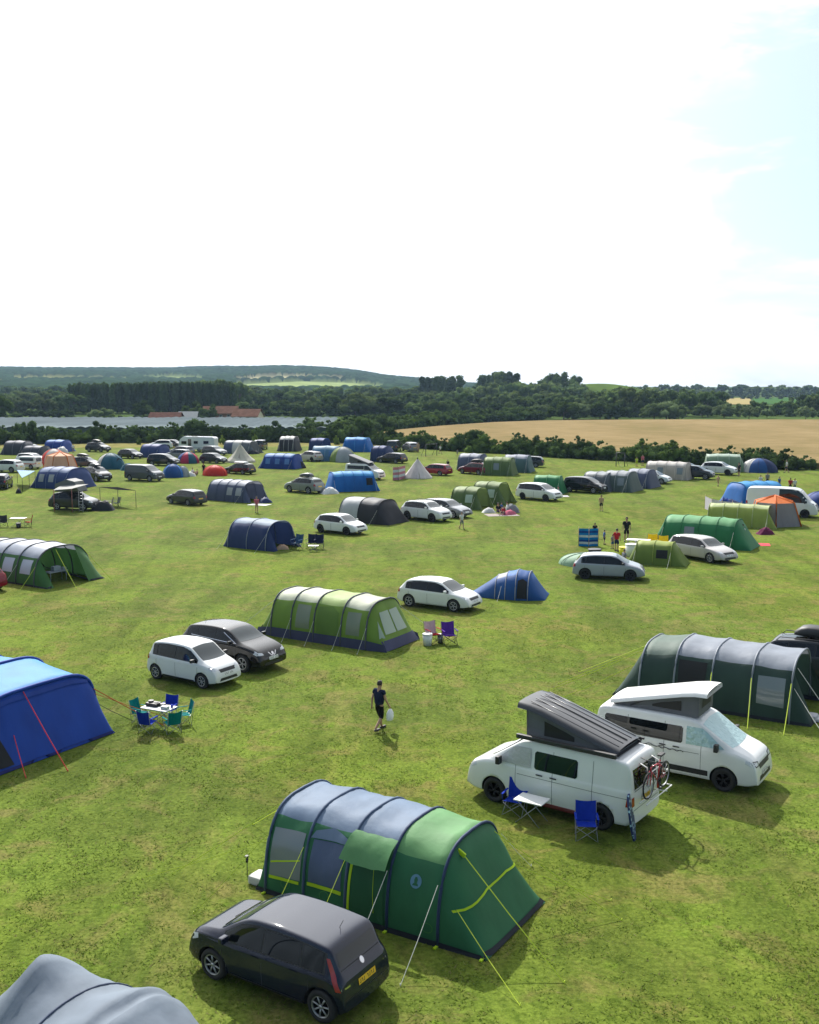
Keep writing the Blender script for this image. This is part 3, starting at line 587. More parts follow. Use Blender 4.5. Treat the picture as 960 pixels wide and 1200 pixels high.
KINDS = {  # L, W, H, wheelbase, front overhang, wheel radius, silhouette(rear->front as fraction of L from rear, fraction of H), shoulder front/rear, roof width, cabin marks (cowl, screen top, roof rear, glass foot) as fraction of L
 'mini_mpv':  dict(L=3.74, W=1.62, H=1.44, wb=2.56, fo=.70, r=.305, sil=[(0,.36),(.008,.52),(.022,.60),(.045,.66),(.085,.90),(.115,.955),(.25,.985),(.42,1.0),(.56,.985),(.62,.95),(.70,.835),(.775,.705),(.80,.685),(.87,.66),(.935,.615),(.972,.54),(.993,.43),(1,.30)], sh=(.60,.635), roof=.80, cab=(.785,.615,.10,.05)),
 'hatch':     dict(L=4.15, W=1.77, H=1.46, wb=2.58, fo=.83, r=.315, sil=[(0,.34),(.006,.50),(.02,.62),(.045,.69),(.105,.88),(.14,.94),(.27,.985),(.42,1.0),(.54,.985),(.60,.955),(.67,.84),(.765,.665),(.86,.61),(.945,.52),(.985,.42),(1,.30)], sh=(.60,.655), roof=.74, cab=(.77,.60,.13,.05)),
 'city':      dict(L=3.60, W=1.60, H=1.54, wb=2.425, fo=.66, r=.285, sil=[(0,.34),(.006,.50),(.02,.60),(.04,.68),(.08,.88),(.11,.945),(.25,.985),(.42,1.0),(.58,.98),(.63,.95),(.70,.83),(.80,.655),(.89,.59),(.955,.515),(.99,.42),(1,.30)], sh=(.59,.63), roof=.80, cab=(.805,.63,.10,.045)),
 'suv':       dict(L=4.45, W=1.83, H=1.63, wb=2.68, fo=.88, r=.36, sil=[(0,.38),(.006,.52),(.02,.62),(.045,.68),(.10,.88),(.13,.94),(.27,.985),(.42,1.0),(.54,.985),(.60,.955),(.66,.86),(.745,.70),(.85,.655),(.94,.575),(.985,.47),(1,.34)], sh=(.645,.67), roof=.74, cab=(.75,.60,.12,.05)),
 'estate':    dict(L=4.65, W=1.80, H=1.50, wb=2.70, fo=.92, r=.32, sil=[(0,.34),(.006,.50),(.02,.62),(.035,.69),(.08,.90),(.105,.95),(.27,.99),(.42,1.0),(.54,.98),(.60,.94),(.66,.83),(.745,.665),(.85,.61),(.94,.52),(.985,.42),(1,.30)], sh=(.60,.64), roof=.74, cab=(.75,.60,.095,.035)),
 'mpv':       dict(L=4.60, W=1.84, H=1.66, wb=2.76, fo=.92, r=.33, sil=[(0,.36),(.005,.50),(.015,.62),(.03,.68),(.06,.88),(.085,.945),(.25,.985),(.42,1.0),(.56,.98),(.62,.95),(.70,.84),(.80,.665),(.88,.61),(.95,.52),(.985,.42),(1,.30)], sh=(.60,.63), roof=.78, cab=(.805,.62,.08,.03)),
 'van':       dict(L=4.78, W=1.86, H=1.90, wb=3.05, fo=.90, r=.335, sil=[(0,.26),(.002,.45),(.006,.66),(.016,.86),(.028,.95),(.05,.985),(.25,.998),(.45,1.0),(.60,.995),(.655,.965),(.70,.885),(.775,.76),(.845,.640),(.90,.60),(.955,.545),(.985,.475),(.997,.34),(1,.22)], sh=(.60,.61), roof=.86, cab=(.85,.665,.05,.02)),
 'bigvan':    dict(L=5.9, W=2.02, H=2.5, wb=3.7, fo=1.0, r=.35, sil=[(0,.22),(.004,.40),(.008,.65),(.015,.85),(.03,.955),(.05,.985),(.3,1.0),(.55,1.0),(.70,.985),(.76,.93),(.82,.77),(.885,.565),(.93,.50),(.97,.43),(.99,.34),(1,.22)], sh=(.49,.52), roof=.88, cab=(.89,.76,.03,.012)),
}
def car_body(kind):
    K = KINDS[kind]; L, W, H = K['L'], K['W'], K['H']; r = K['r']; zg = r*.62
    sil = [(-L/2+f*L, z*H) for f, z in K['sil']]
    cow, wt, rr, gf = [-L/2+f*L for f in K['cab']]
    xs = sorted([x for x, _ in sil] + [ -L/2+L*f for f in (.18, .34, .50)])
    van = kind in ('van', 'bigvan')
    V = []; secs = []
    for x in xs:
        zt = interp(x, sil); t = (x+L/2)/L; zs = H*lerp(K['sh'][1], K['sh'][0], t)
        e = abs(x)/(L/2)
        ws = W/2*(1 - ((.13 if not van else .10) if x > 0 else .08 if not van else .03)*e**9 - .03*e**2)
        zb = zg + (.06 if e > .96 else 0) + .05*max(0, e-.8)
        cabin = max(0, min(1, (zt-zs)/(H-zs)))
        zs2 = min(zs, zt-.05); 
        if zt < zs: zs2 = zt-.05*min(1, (zt-zb)/.3)
        wr = lerp(ws*.80, W/2*K['roof'], min(1, cabin*1.15))
        wsh = ws*(.965 if cabin > .1 else .93)
        zm = zb+(zs2-zb)*.5
        sec = [(0, zb), (ws*.80, zb), (ws*.965, zb+.05), (ws*1.0, zb+(zs2-zb)*.38), (ws*1.0, zb+(zs2-zb)*.70), (lerp(ws, wsh, .4), zb+(zs2-zb)*.93), (wsh, zs2), (lerp(wsh, wr, .12), zs2+(zt-zs2)*.10), (lerp(wsh, wr, .62)+.012, zs2+(zt-zs2)*.58), (wr, zs2+(zt-zs2)*.91), (wr*.955, zs2+(zt-zs2)*.965), (wr*.86, zs2+(zt-zs2)*.985), (wr*.45, zt+.012*cabin), (0, zt+.018*cabin)]
        secs.append([(x, y, z) for y, z in sec])
    bm = bmesh.new(); rings = []
    for s in secs:
        a = [bm.verts.new(p) for p in s]; b = [bm.verts.new((p[0], -p[1], p[2])) for p in s[1:-1]]
        rings.append((a, b))
    n = len(secs[0])
    def loop(r_): return r_[0] + r_[1][::-1]
    for A, B in zip(rings, rings[1:]):
        a, b = loop(A), loop(B); m = len(a)
        for j in range(m): bm.faces.new([a[j], a[(j+1) % m], b[(j+1) % m], b[j]])
    for (a, b), fl in ((rings[0], 1), (rings[-1], 0)):
        q = [a[0]]+b+[a[-1]]
        for j in range(n-1):
            vs = [a[j], a[j+1], q[j+1], q[j]]; vs = [v for i, v in enumerate(vs) if v not in vs[:i]]
            bm.faces.new(vs if fl else vs[::-1])
    bmesh.ops.recalc_face_normals(bm, faces=bm.faces[:])
    cl = bm.edges.layers.float.get('crease_edge') or bm.edges.layers.float.new('crease_edge')
    for (a, b), (a2, b2) in zip(rings, rings[1:]):
        for i, cr in ((2, .6), (5, .35), (6, .55), (9, .45)):
            for p, q in ((a[i], a2[i]), (b[i-1], b2[i-1])):
                e = bm.edges.get([p, q])
                if e: e[cl] = cr
    for r_ in (rings[0], rings[-1]):
        L_ = loop(r_)
        for i in range(len(L_)):
            e = bm.edges.get([L_[i], L_[(i+1) % len(L_)]])
            if e: e[cl] = .45
    me = bake(bm, lambda o: (setattr(o.modifiers.new('s', 'SUBSURF'), 'levels', 2), setattr(o.modifiers[0], 'render_levels', 2)))
    # wheel wells
    ax = (L/2-K['fo'], L/2-K['fo']-K['wb'])
    cut = MB()
    for x in ax:
        for s in (-1, 1):
            M = Matrix.Translation((x, s*(W/2+.02), r)); cut.lathe([(r+.055, -.30), (r+.055, .2)], 28, M)
    bmesh.ops.recalc_face_normals(cut.bm, faces=cut.bm.faces[:])
    cm = bpy.data.meshes.new('cut'); cut.bm.to_mesh(cm); cut.bm.free(); cm.materials.append(WELL); co = bpy.data.objects.new('cut', cm); COL.objects.link(co)
    me.materials.append(PAINTS['white']); me.materials.append(WELL)
    cm.materials.clear(); cm.materials.append(PAINTS['white']); cm.materials.append(WELL); cm.polygons.foreach_set('material_index', [1]*len(cm.polygons))
    bm2 = bmesh.new(); bm2.from_mesh(me)
    def md(o):
        o.data.materials.append(PAINTS['white']); o.data.materials.append(WELL)
        m = o.modifiers.new('b', 'BOOLEAN'); m.operation = 'DIFFERENCE'; m.object = co; m.solver = 'EXACT'
    full = bvh_of(me)
    me2 = bake(bm2, md, kind+'_body'); bpy.data.objects.remove(co)
    me2.polygons.foreach_set('use_smooth', [True]*len(me2.polygons))
    for p in me2.polygons:
        if p.material_index == 1 or p.normal.z < -.9: p.use_smooth = False
        if p.normal.z < -.85 and p.center.z < .5: p.material_index = 1
    return me2, full, sil, (cow, wt, rr, gf), ax, zg
WHEELS = {}
def wheel(parent, x, y, r, style, side):
    key = (round(r, 3), style, side)
    if key not in WHEELS:
        mb = MB(); w_ = .20; mb.lathe([(r*.66, -w_/2), (r*.90, -w_/2), (r*.985, -w_/2+.025), (r, -w_/2+.05), (r, w_/2-.05), (r*.985, w_/2-.025), (r*.90, w_/2), (r*.66, w_/2)], 28, close=True)
        ty = mb.build('wheel', TYRE, smooth=True); mb = MB(); ys = side*(w_/2-.02)
        mb.mi = 1; mb.lathe([(0.001, ys-side*.05), (r*.66, ys-side*.05)], 20); mb.mi = 0
        mb.lathe([(r*.58, ys-.02), (r*.67, ys-.02), (r*.67, ys+.015*1), (r*.60, ys+.01)], 28, close=True)
        mb.lathe([(0.001, ys-.02), (r*.13, ys-.02), (r*.12, ys+.012), (0.001, ys+.014)], 12)
        ns = {'alloy': 5, 'dark': 5, 'seven': 7, 'steel': 9}[style]
        for i in range(ns):
            for d in ((-.16, .16) if ns == 5 else (0,)):
                a = 2*math.pi*i/ns; M = Matrix.Rotation(a, 4, 'Y'); a0 = M @ Vector((r*.08, ys-.008, 0)); a1 = M @ Vector((r*.62*math.cos(d), ys, r*.62*math.sin(d)))
                mb.tube([a0, a1], r*(.05 if ns == 5 else .06), 4)
        rim = mb.build('rim', [DALLOY if style == 'dark' else ALLOY, WELL]); WHEELS[key] = (ty.data, rim.data); bpy.data.objects.remove(ty); bpy.data.objects.remove(rim)
    a, b = WHEELS[key]
    o = bpy.data.objects.new('wheel', a); COL.objects.link(o); o.parent = parent; o.location = (x, y, r)
    q = bpy.data.objects.new('rim', b); COL.objects.link(q); q.parent = o; o.rotation_euler = (0, random.uniform(0, 1.2), 0)
    return o
BODY = {}
def make_car(kind, col, style='alloy', roof=None, rails=False, box=None, glass=None, near=False, privacy=True, brand=None, name='parked_car'):
    """vehicle with its nose along +x; returns the Empty at the middle of its footprint"""
    K = KINDS[kind]; L, W, H, r = K['L'], K['W'], K['H'], K['r']
    if kind not in BODY: BODY[kind] = car_body(kind)
    me0, bv, sil, (cow, wt, rr, gf), ax, zg = BODY[kind]; van = kind in ('van', 'bigvan')
    root = empty(name, (0, 0, 0)); me = me0.copy(); me.materials[0] = PAINTS[col]; b = bpy.data.objects.new('body', me); COL.objects.link(b); b.parent = root
    st = .10 if near else .22
    zf, zr = H*K['sh'][0], H*K['sh'][1]
    sh = lambda x: lerp(zr, zf, (x+L/2)/L)
    def top(x): return interp(x, sil)
    # side panes: the strip between shoulder and roof line, cut at the pillars
    x0, x1 = lerp(rr, gf, .35)+.12, cow-.20
    pill = [lerp(x0, x1, f) for f in ((0, .22, .60, 1) if kind in ('mini_mpv', 'suv', 'estate', 'mpv') else (0, .10, .52, 1))]
    lo = lambda x: sh(x)+.025
    hi = lambda x: min(top(x)-.10, H-.115)
    if kind == 'van': pill = None
    GM = glass or CGLASS
    def pane(a, b_, z0, z1, extra=None):
        n_ = 6; up = [(lerp(a, b_, i/n_), z1(lerp(a, b_, i/n_))) for i in range(n_+1)]
        dn = [(lerp(a, b_, i/n_), z0(lerp(a, b_, i/n_))) for i in range(n_+1)]
        pl = dn + [p for p in up[::-1] if p[1] > z0(p[0])+.02]; return pl
    trim = []
    if pill:
        full_ = pane(x0-.03, x1+.03, lambda x: lo(x)-.02, lambda x: hi(x)+.02)
        for s in ('y+', 'y-'): mb = MB(); decal(mb, bv, full_, s, .003, st); mb.build('window_surround', BLACKP, root)
        for i in range(len(pill)-1):
            a, b_ = pill[i]+.02, pill[i+1]-.02
            if kind == 'bigvan' and i < 2: continue
            for s in ('y+', 'y-'):
                mb = MB(); decal(mb, bv, pane(a, b_, lo, hi), s, .007, st); mb.build('window', GM, root)
        if kind == 'bigvan': bpy.data.objects.remove([c for c in root.children if c.name.startswith('window_surround')][0]); bpy.data.objects.remove([c for c in root.children if c.name.startswith('window_surround')][0])
    # windscreen from above, rear glass from behind
    wc, wr_ = W/2*.80, W/2*K['roof']*.88
    mb = MB(); decal(mb, bv, [(cow-.01, -wc*.93), (cow+.035, -wc*.5), (cow+.045, 0), (cow+.035, wc*.5), (cow-.01, wc*.93), (wt+.03, wr_), (wt-.0, 0), (wt+.03, -wr_)], 'z+', .005, st); mb.build('windscreen', SCREEN, root)
    if kind != 'bigvan':
        zt_, zb_ = top(rr)-.10, H*K['sh'][1]+.10; mb = MB()
        if van: zt_, zb_ = H*.86, H*.60
        decal(mb, bv, [(-W*.36, zb_), (W*.36, zb_), (W*K['roof']/2*.84, zt_), (-W*K['roof']/2*.84, zt_)], 'x-', .005, st); mb.build('rear_window', GM, root)
    for i, x in enumerate(ax):
        for s in (-1, 1): wheel(root, x, s*(W/2-.115), r, style, s)
    # lamps
    for s in (-1, 1):
        if van: mb = MB(); decal(mb, bv, [(s*W*.24, H*.415), (s*W*.44, H*.42), (s*W*.44, H*.51), (s*W*.25, H*.48)], 'x+', .004, .08); mb.build('lamp_surround', BLACKP, root)
        mb = MB(); zl = H*(.44 if not van else .42); wF = W/2*.86
        decal(mb, bv, [(s*W*.27, zl+.02), (s*wF, zl+.03), (s*wF, zl+.15), (s*W*.29, zl+.10)], 'x+', .006, .08)
        if near or kind != 'city': decal(mb, bv, [(L/2-.34, zl+.10), (L/2-.16, zl+.02), (L/2-.16, zl+.13), (L/2-.32, zl+.19)], 'y+' if s > 0 else 'y-', .006, .08)
        mb.build('headlight', LAMP, root)
        mb = MB(); z0, z1 = H*(.48 if not van else .40), H*(.62 if not van else .52)
        if kind == 'mini_mpv': z0, z1 = H*.47, H*.83
        if kind != 'mini_mpv': decal(mb, bv, [(s*W*(.375 if kind != 'mini_mpv' else .415), z0), (s*W*.455, z0), (s*W*(.455 if kind != 'mini_mpv' else .385), z1), (s*W*(.38 if kind != 'mini_mpv' else .355), z1)], 'x-', .010, .06)
        decal(mb, bv, ([(-L/2+.03, z0), (-L/2+.20, z0+.05), (-L/2+.17, z1), (-L/2+.06, z1)] if kind not in ('mini_mpv', 'van') else [(-L/2+.06, z0), (-L/2+.16, z0), (-L/2+(.40 if kind == 'mini_mpv' else .12), z1), (-L/2+(.34 if kind == 'mini_mpv' else .03), z1)]), 'y+' if s > 0 else 'y-', .010, .06)
        mb.build('tail_light', TAIL, root)
    # grille, bumper intake, plates
    if kind != 'bigvan':
        mb = MB(); zb2 = H*.335; decal(mb, bv, rect(-W*.40, zb2, W*.40, zb2+.012), 'x-', .004, .1); decal(mb, bv, rect(-W*.36, zb_-.05, W*.36, zb_-.035), 'x-', .004, .1); mb.build('tailgate_seam', SEAM, root)
    mb = MB(); decal(mb, bv, [(-W*.24, H*(.40 if not van else .37)), (W*.24, H*(.40 if not van else .37)), (W*.27, H*(.475 if not van else .44)), (-W*.27, H*(.475 if not van else .44))], 'x+', .006, .1)
    decal(mb, bv, [(-W*.30, H*.20), (W*.30, H*.20), (W*.26, H*.27), (-W*.26, H*.27)], 'x+', .006, .1); mb.build('grille', BLACKP, root)
    for ax_, m_, zz in (('x+', PWHITE, H*(.315 if not van else .26)), ('x-', PYEL, H*(.42 if not van else .40))):
        mb = MB(); decal(mb, bv, rect(-.26, zz, .26, zz+.115), ax_, .012, .1); q = mb.build('number_plate', m_, root)
        if near:
            mb = MB()
            for i, k in enumerate((0, 1, 2, 3, 5, 6, 7)):
                xx = -.20+k*.057; decal(mb, bv, rect(xx, zz+.025, xx+.014, zz+.09), ax_, .016, .05); decal(mb, bv, rect(xx+.014, zz+(.075 if i % 2 else .025), xx+.036, zz+(.09 if i % 2 else .04)), ax_, .016, .05)
            mb.build('registration', INK, q)
    # door mirrors, handles, seams, sill trim
    for s in (-1, 1):
        xm = cow-.30 if not van else cow-.38; zm = sh(xm)+.10; mb = MB(); mb.box((xm, s*(W/2+.085), zm), (.11, .19, .13) if not van else (.12, .18, .22), bev=.03); mb.tube([(xm, s*(W/2-.08), zm-.06), (xm, s*(W/2+.06), zm-.02)], .025, 6)
        mb.build('mirror', PAINTS[col] if (not van and col != 'city' and brand != 'blackmirror') else BLACKP, root)
    if near or kind in ('suv', 'hatch', 'estate', 'mpv', 'city'):
        sea = []
        xb = pill[2] if pill else 0
        for s in ('y+', 'y-'):
            mb = MB(); w_ = .011 if near else .02
            if pill:
                for xx in (xb, lerp(pill[0], pill[1], .5)+.06, cow-.16): mb2 = decal(mb, bv, [(xx-w_/2, zg+.12), (xx+w_/2, zg+.12), (xx+w_/2, sh(xx)), (xx-w_/2, sh(xx))], s, .003, .15)
            else:
                for xx in (L/2-1.55, L/2-2.62, -L/2+1.05): decal(mb, bv, [(xx-w_/2, zg+.12), (xx+w_/2, zg+.12), (xx+w_/2, H*.9), (xx-w_/2, H*.9)], s, .003, .15)
                decal(mb, bv, rect(-L/2+.1, H*.50, L/2-1.6, H*.50+w_), s, .003, .2)
            mb.build('door_seam', SEAM, root)
            hs = [(pill[2]+.08, .0), (pill[1]+.06, 0)] if pill else [(L/2-2.35, 0), (L/2-2.75, 0)]
            for hx, _ in hs:
                mb = MB(); decal(mb, bv, rect(hx, sh(hx)-.12, hx+.19, sh(hx)-.085), s, .02, .08); mb.build('door_handle', PAINTS[col] if not van else BLACKP, root)
    if kind in ('suv',) or near:
        for s in ('y+', 'y-'): mb = MB(); decal(mb, bv, rect(ax[1]+r+.1, zg-.02, ax[0]-r-.1, zg+.10), s, .008, .2); mb.build('sill_trim', BLACKP, root)
    if rails:
        for s in (-1, 1):
            mb = MB(); y = s*W*K['roof']/2*.93; mb.tube([(rr+.1, y, top(rr)-.0), (rr+.25, y, H+.03), (wt-.35, y, H+.04), (wt-.15, y, top(wt)+.02)], .018, 6); mb.build('roof_rail', BLACKP if rails == 'black' else ALLOY, root)
    if roof:
        mb = MB(); decal(mb, bv, [(rr+.05, -wr_), (wt-.02, -wr_), (wt-.02, wr_), (rr+.05, wr_)], 'z+', .004, .2); mb.build('roof_panel', roof, root)
    mb = MB(); mb.tube([(rr+.25, 0, top(rr+.25)), (rr+.16, 0, top(rr+.2)+.17)], .006, 5); mb.build('aerial', BLACKP, root)
    return root
def park_front(kind, col, front, ang, label, cat='car', name='parked_car', scale=1, **kw):
    K = KINDS[kind]; o = make_car(kind, col, name=name, **kw); f = P(*front); c, s = math.cos(R(ang)), math.sin(R(ang)); x, y = (K['L']/2-K['fo'])*scale, -(K['W']/2-.1)*scale
    o.location = (f.x-(x*c-y*s), f.y-(x*s+y*c), 0); o.rotation_euler = (0, 0, R(ang)); o.scale = (scale,)*3; tag(o, label, cat); return o
def roof_box(loc, rz, col, label, L=1.9, group=None):
    r = empty('roof_box', loc, rz, label, 'roof box', group); mb = MB(); n = 9
    secs = []
    for i in range(n):
        t = i/(n-1); x = lerp(-L/2, L/2, t); k = (1-abs(2*t-1)**5*.75) ; h = .36*(1-.55*t**3)*k+.02; w_ = .40*(1-.25*t**4)*(.6+.4*k)
        secs.append([mb.bm.verts.new((x, s*w_*c, z)) for s, c, z in ((-1, .9, 0), (-1, 1, h*.3), (-1, .92, h*.8), (-1, .6, h), (1, .6, h), (1, .92, h*.8), (1, 1, h*.3), (1, .9, 0))])
    for a, b in zip(secs, secs[1:]):
        for j in range(8): mb.face([a[j], a[(j+1) % 8], b[(j+1) % 8], b[j]], True)
    mb.face(secs[0]); mb.face(secs[-1]); mb.build('shell', col, r)
    mb = MB()
    for x in (-.45, .45): mb.box((x, 0, -.035), (.06, 1.0, .05))
    mb.build('crossbar', BLACKP, r); return r
def wheels_to_pose(kind, rear, front, scale=1):
    """pose from the two near-side wheel contacts as surveyed"""
    K = KINDS[kind]; a, b = P(*rear), P(*front); d = (b-a); ang = math.atan2(d.y, d.x); m = (a+b)/2; n = Vector((-d.y, d.x, 0)).normalized()
    if n.dot(m) < 0: n = -n                       # body lies on the side away from the survey point
    off = (K['L']/2-K['fo']-K['wb']/2); u = d.normalized()
    c = m + n*(K['W']/2-.1)*scale - u*off*scale
    return c, ang
def park(kind, col, rear, front, label, cat='car', group=None, ang=None, scale=1, name='parked_car', **kw):
    c, a = wheels_to_pose(kind, rear, front, scale)
    if ang is not None: a = R(ang)
    o = make_car(kind, col, name=name, **kw); o.location = c; o.rotation_euler = (0, 0, a); o.scale = (scale,)*3
    tag(o, label, cat, group); return o
def park_at(kind, col, u, v, ang, label, cat='car', name='parked_car', scale=1, **kw):
    o = make_car(kind, col, name=name, **kw); o.location = P(u, v); o.rotation_euler = (0, 0, R(ang)); o.scale = (scale,)*3; tag(o, label, cat); return o
def on_roof(car, kind, x=0.0, z=.07, sc=1):
    M = Matrix.Translation(car.location) @ Matrix.Rotation(car.rotation_euler.z, 4, 'Z'); return M @ Vector((x*sc, 0, (KINDS[kind]['H']+z)*sc)), car.rotation_euler.z
# --- the nearest cars
note = park('mini_mpv', 'navy', (379, 1197), (252, 1146), 'dark navy hatchback nearest the camera, parked beside the big green tent', near=True, style='seven')
for c_ in list(note.children):
    if c_.name.startswith('roof_panel'): pass
emb = MB(); decal(emb, BODY['mini_mpv'][1], disc(0, .93, .055, 14), 'x-', .012, .04); decal(emb, BODY['mini_mpv'][1], rect(-.75, .70, -.52, .735), 'x-', .006, .1); decal(emb, BODY['mini_mpv'][1], rect(.50, .70, .72, .73), 'x-', .006, .1); emb.build('badge', CHROME, note)
emb = MB(); emb.tube([(1.02, -.5, 1.06), (1.04, .25, 1.07)], .010, 5); emb.tube([(1.0, .1, 1.09), (1.02, .55, 1.05)], .010, 5); emb.build('wiper', BLACKP, note)
celerio = park('city', 'white', (183, 795), (239, 807), 'small white hatchback parked next to the black crossover, behind the camping table', near=True, style='seven', brand='blackmirror')
qq = park('suv', 'black', (226.5, 776), (287, 788.3), 'shiny black crossover parked behind the small white hatchback', near=True, style='alloy')
eb = MB(); bv = BODY['suv'][1]
for s in (-1, 1): decal(eb, bv, [(s*.19, .80), (s*.24, .80), (s*.11, .66), (s*.03, .64), (s*.03, .67), (s*.10, .69)], 'x+', .012, .04)
decal(eb, bv, disc(0, .735, .06, 14), 'x+', .014, .04); eb.build('badge', CHROME, qq)
eb = MB()
for s in ('y+', 'y-'):
    K_ = KINDS['suv']; decal(eb, bv, [(-1.45, 1.165), (1.0, 1.095), (1.0, 1.115), (-1.45, 1.19)], s, .012, .15); decal(eb, bv, [(.98, 1.11), (.28, 1.46), (.25, 1.445), (.93, 1.11)], s, .012, .1)
eb.build('chrome_trim', CHROME, qq)
p308 = park('hatch', 'white', (479.3, 710.7), (532.7, 717.3), 'white hatchback parked between the lime tunnel tent and the small blue dome', near=True, style='alloy')
# --- middle distance
corsa = park('hatch', 'white', (376, 624), (406.7, 627.3), 'white hatchback parked in front of the half white, half black tunnel tent', style='dark')
x3 = park('suv', 'white', (477.3, 608.7), (507, 612), 'white SUV nearest the twin olive tents, alongside a grey car', style='dark', rails='black')
park('estate', 'lgrey', (502, 604.5), (531.5, 607.5), 'silver grey car mostly hidden behind the white SUV by the olive tents')
park('hatch', 'silver', (687.3, 678.7), (736.7, 680.7), 'silver blue hatchback parked in front of the flat pale green shelter', near=True, style='dark', brand='blackmirror')
park('estate', 'warmsilver', (794, 653), (833, 660), 'silver beige estate parked against the long bright green tunnel tent', near=True, style='seven')
park('mpv', 'white', (612, 585), (640.5, 587.5), 'white people carrier in front of the small bright green tunnel tent', style='dark')
park('mpv', 'black', (669, 576.7), (694, 578.3), 'black people carrier parked left of the grey tunnel tents')
park_at('hatch', 'white', 765, 566, -30, 'white car nose poking out between the grey tents and the cream tunnel')
park_at('suv', 'dgrey', 815, 561, -28, 'dark grey crossover at the right end of the cream tunnel tent')
park('suv', 'white', (829.4, 556), (851, 557), 'white SUV in front of the pale green tent by the right hedge', style='dark')
park_at('estate', 'grey', 805, 556, -28, 'grey car just showing behind the dark crossover at the cream tunnel')
transit = park_front('bigvan', 'white', (943, 607), -26, 'large white panel van parked beside the orange topped gazebo', 'van', name='panel_van', style='dark')
park('estate', 'white', (926, 602), (900, 596), 'white car backed in between the white panel van and the orange gazebo')
red_edge = park_at('hatch', 'red', -34, 690, 150, 'dark red car cut by the left edge beside the green and silver tunnel tent')
suvr = park_at('suv', 'dgrey', 962, 797, -30, 'dark grey SUV with a black roof box behind the dark green tunnel tent', near=True, rails='black')
l_, a_ = on_roof(suvr, 'suv', 0, .08); roof_box(l_, a_, BLACKP, 'glossy black roof box on the dark grey SUV at the right edge', 2.0)
xc = park('suv', 'sage', (362.5, 578.6), (339, 576.7), 'pale grey green SUV with a roof box beside the bright blue tunnel tent', rails='black')
l_, a_ = on_roof(xc, 'suv', -.3, .08); roof_box(l_, a_, pm('box_grey', (.05, .055, .06), rough=.4), 'grey roof box on the pale grey green SUV', 1.7)
park('estate', 'dgrey', (221.6, 592.5), (200, 590), 'dark estate car parked just left of the long grey blue tunnel tent', style='alloy', scale=.95)
park('van', 'grey', (152, 563), (176, 564.3), 'dark grey van between the teal dome and the small blue dome', 'van', name='parked_van', near=False)
park('mpv', 'black', (180, 545.5), (196.5, 546), 'black people carrier left of the pink and blue dome')
park('hatch', 'black', (140.5, 537), (156.5, 537.8), 'black hatchback just left of the navy tunnel tent')
park('estate', 'lgrey', (217, 534), (200, 533), 'silver grey estate behind the black people carrier')
park_at('suv', 'white', 188, 526, -170, 'white off-roader with a spare wheel, left of the white caravan', roof=BLACKP)
park('hatch', 'dgrey', (238.5, 542.5), (253.5, 543.2), 'dark grey hatchback nearest the cream bell tent on its left')
park('estate', 'grey', (239, 533), (256, 534), 'grey estate parked in front of the white caravan')
cab = park('estate', 'black', (284.5, 556), (268, 555), 'low black car with a white roof load in front of the cream bell tent', scale=.92)
park('suv', 'warmsilver', (366, 541.2), (352, 540.2), 'small silver SUV between the royal blue tunnel and the pale blue tent', style='dark', scale=.95)
park('estate', 'black', (464.5, 543.2), (446, 542.2), 'black estate beside the small navy tent in the back rows')
park('estate', 'red', (513, 557.3), (498, 556.5), 'bright red car just right of the white teepee', scale=.95)
mar = park('estate', 'maroon', (562, 556.6), (541, 555), 'maroon estate with a dark roof box in front of the olive tent row')
l_, a_ = on_roof(mar, 'estate', -.3, .08); roof_box(l_, a_, BLACKP, 'black roof box on the maroon estate', 1.7)
park_at('estate', 'dgrey', 618, 547, 165, 'dark car at the right end of the olive and grey tent row')
park_at('van', 'dgrey', 462, 528.5, 80, 'dark van seen from behind near the tall hedgerow tree', 'van', name='parked_van')
park_at('suv', 'lgrey', 481, 529, 110, 'grey car with an open tailgate under the hedge, right of the dark van')
park_at('van', 'dgrey', 306, 526.5, 85, 'dark van parked by the left hedge between two grey and white tents', 'van', name='parked_van', scale=.9)
b1 = park('suv', 'dgrey', (102, 529.3), (121, 530), 'dark SUV with a roof box alone by the left hedge', style='alloy'); l_, a_ = on_roof(b1, 'suv', -.3, .08); roof_box(l_, a_, BLACKP, 'black roof box on the dark SUV by the left hedge', 1.8)
park_at('suv', 'black', 2, 572, 100, 'black car cut by the left edge level with the violet blue tunnel tent', near=False)
park_at('suv', 'white', 8, 553, 165, 'white SUV at the left edge beside the red striped camper')
b2 = park_at('estate', 'dgrey', 100, 548, -20, 'dark estate with a roof box right of the orange tent'); l_, a_ = on_roof(b2, 'estate', -.3, .08); roof_box(l_, a_, BLACKP, 'black roof box on the dark estate right of the orange tent', 1.8)
b3 = park_at('suv', 'black', 114, 563, -45, 'black SUV with a roof box right of the violet blue tunnel tent'); l_, a_ = on_roof(b3, 'suv', -.3, .08); roof_box(l_, a_, pm('box_grey', (.05, .055, .06)), 'dark roof box on the black SUV by the violet blue tunnel tent', 1.7)
park_at('estate', 'white', 38, 543, -20, 'white car behind the red striped camper van')
park_at('estate', 'dgrey', 38, 531, -10, 'dark grey car behind the white cars near the far left hedge')
park_at('estate', 'lgrey', 209, 536.5, 160, 'grey car in the gap behind the pink and blue dome', scale=.9)
park_at('hatch', 'black', 203, 524.5, -20, 'black car right of the white off-roader under the hedge')
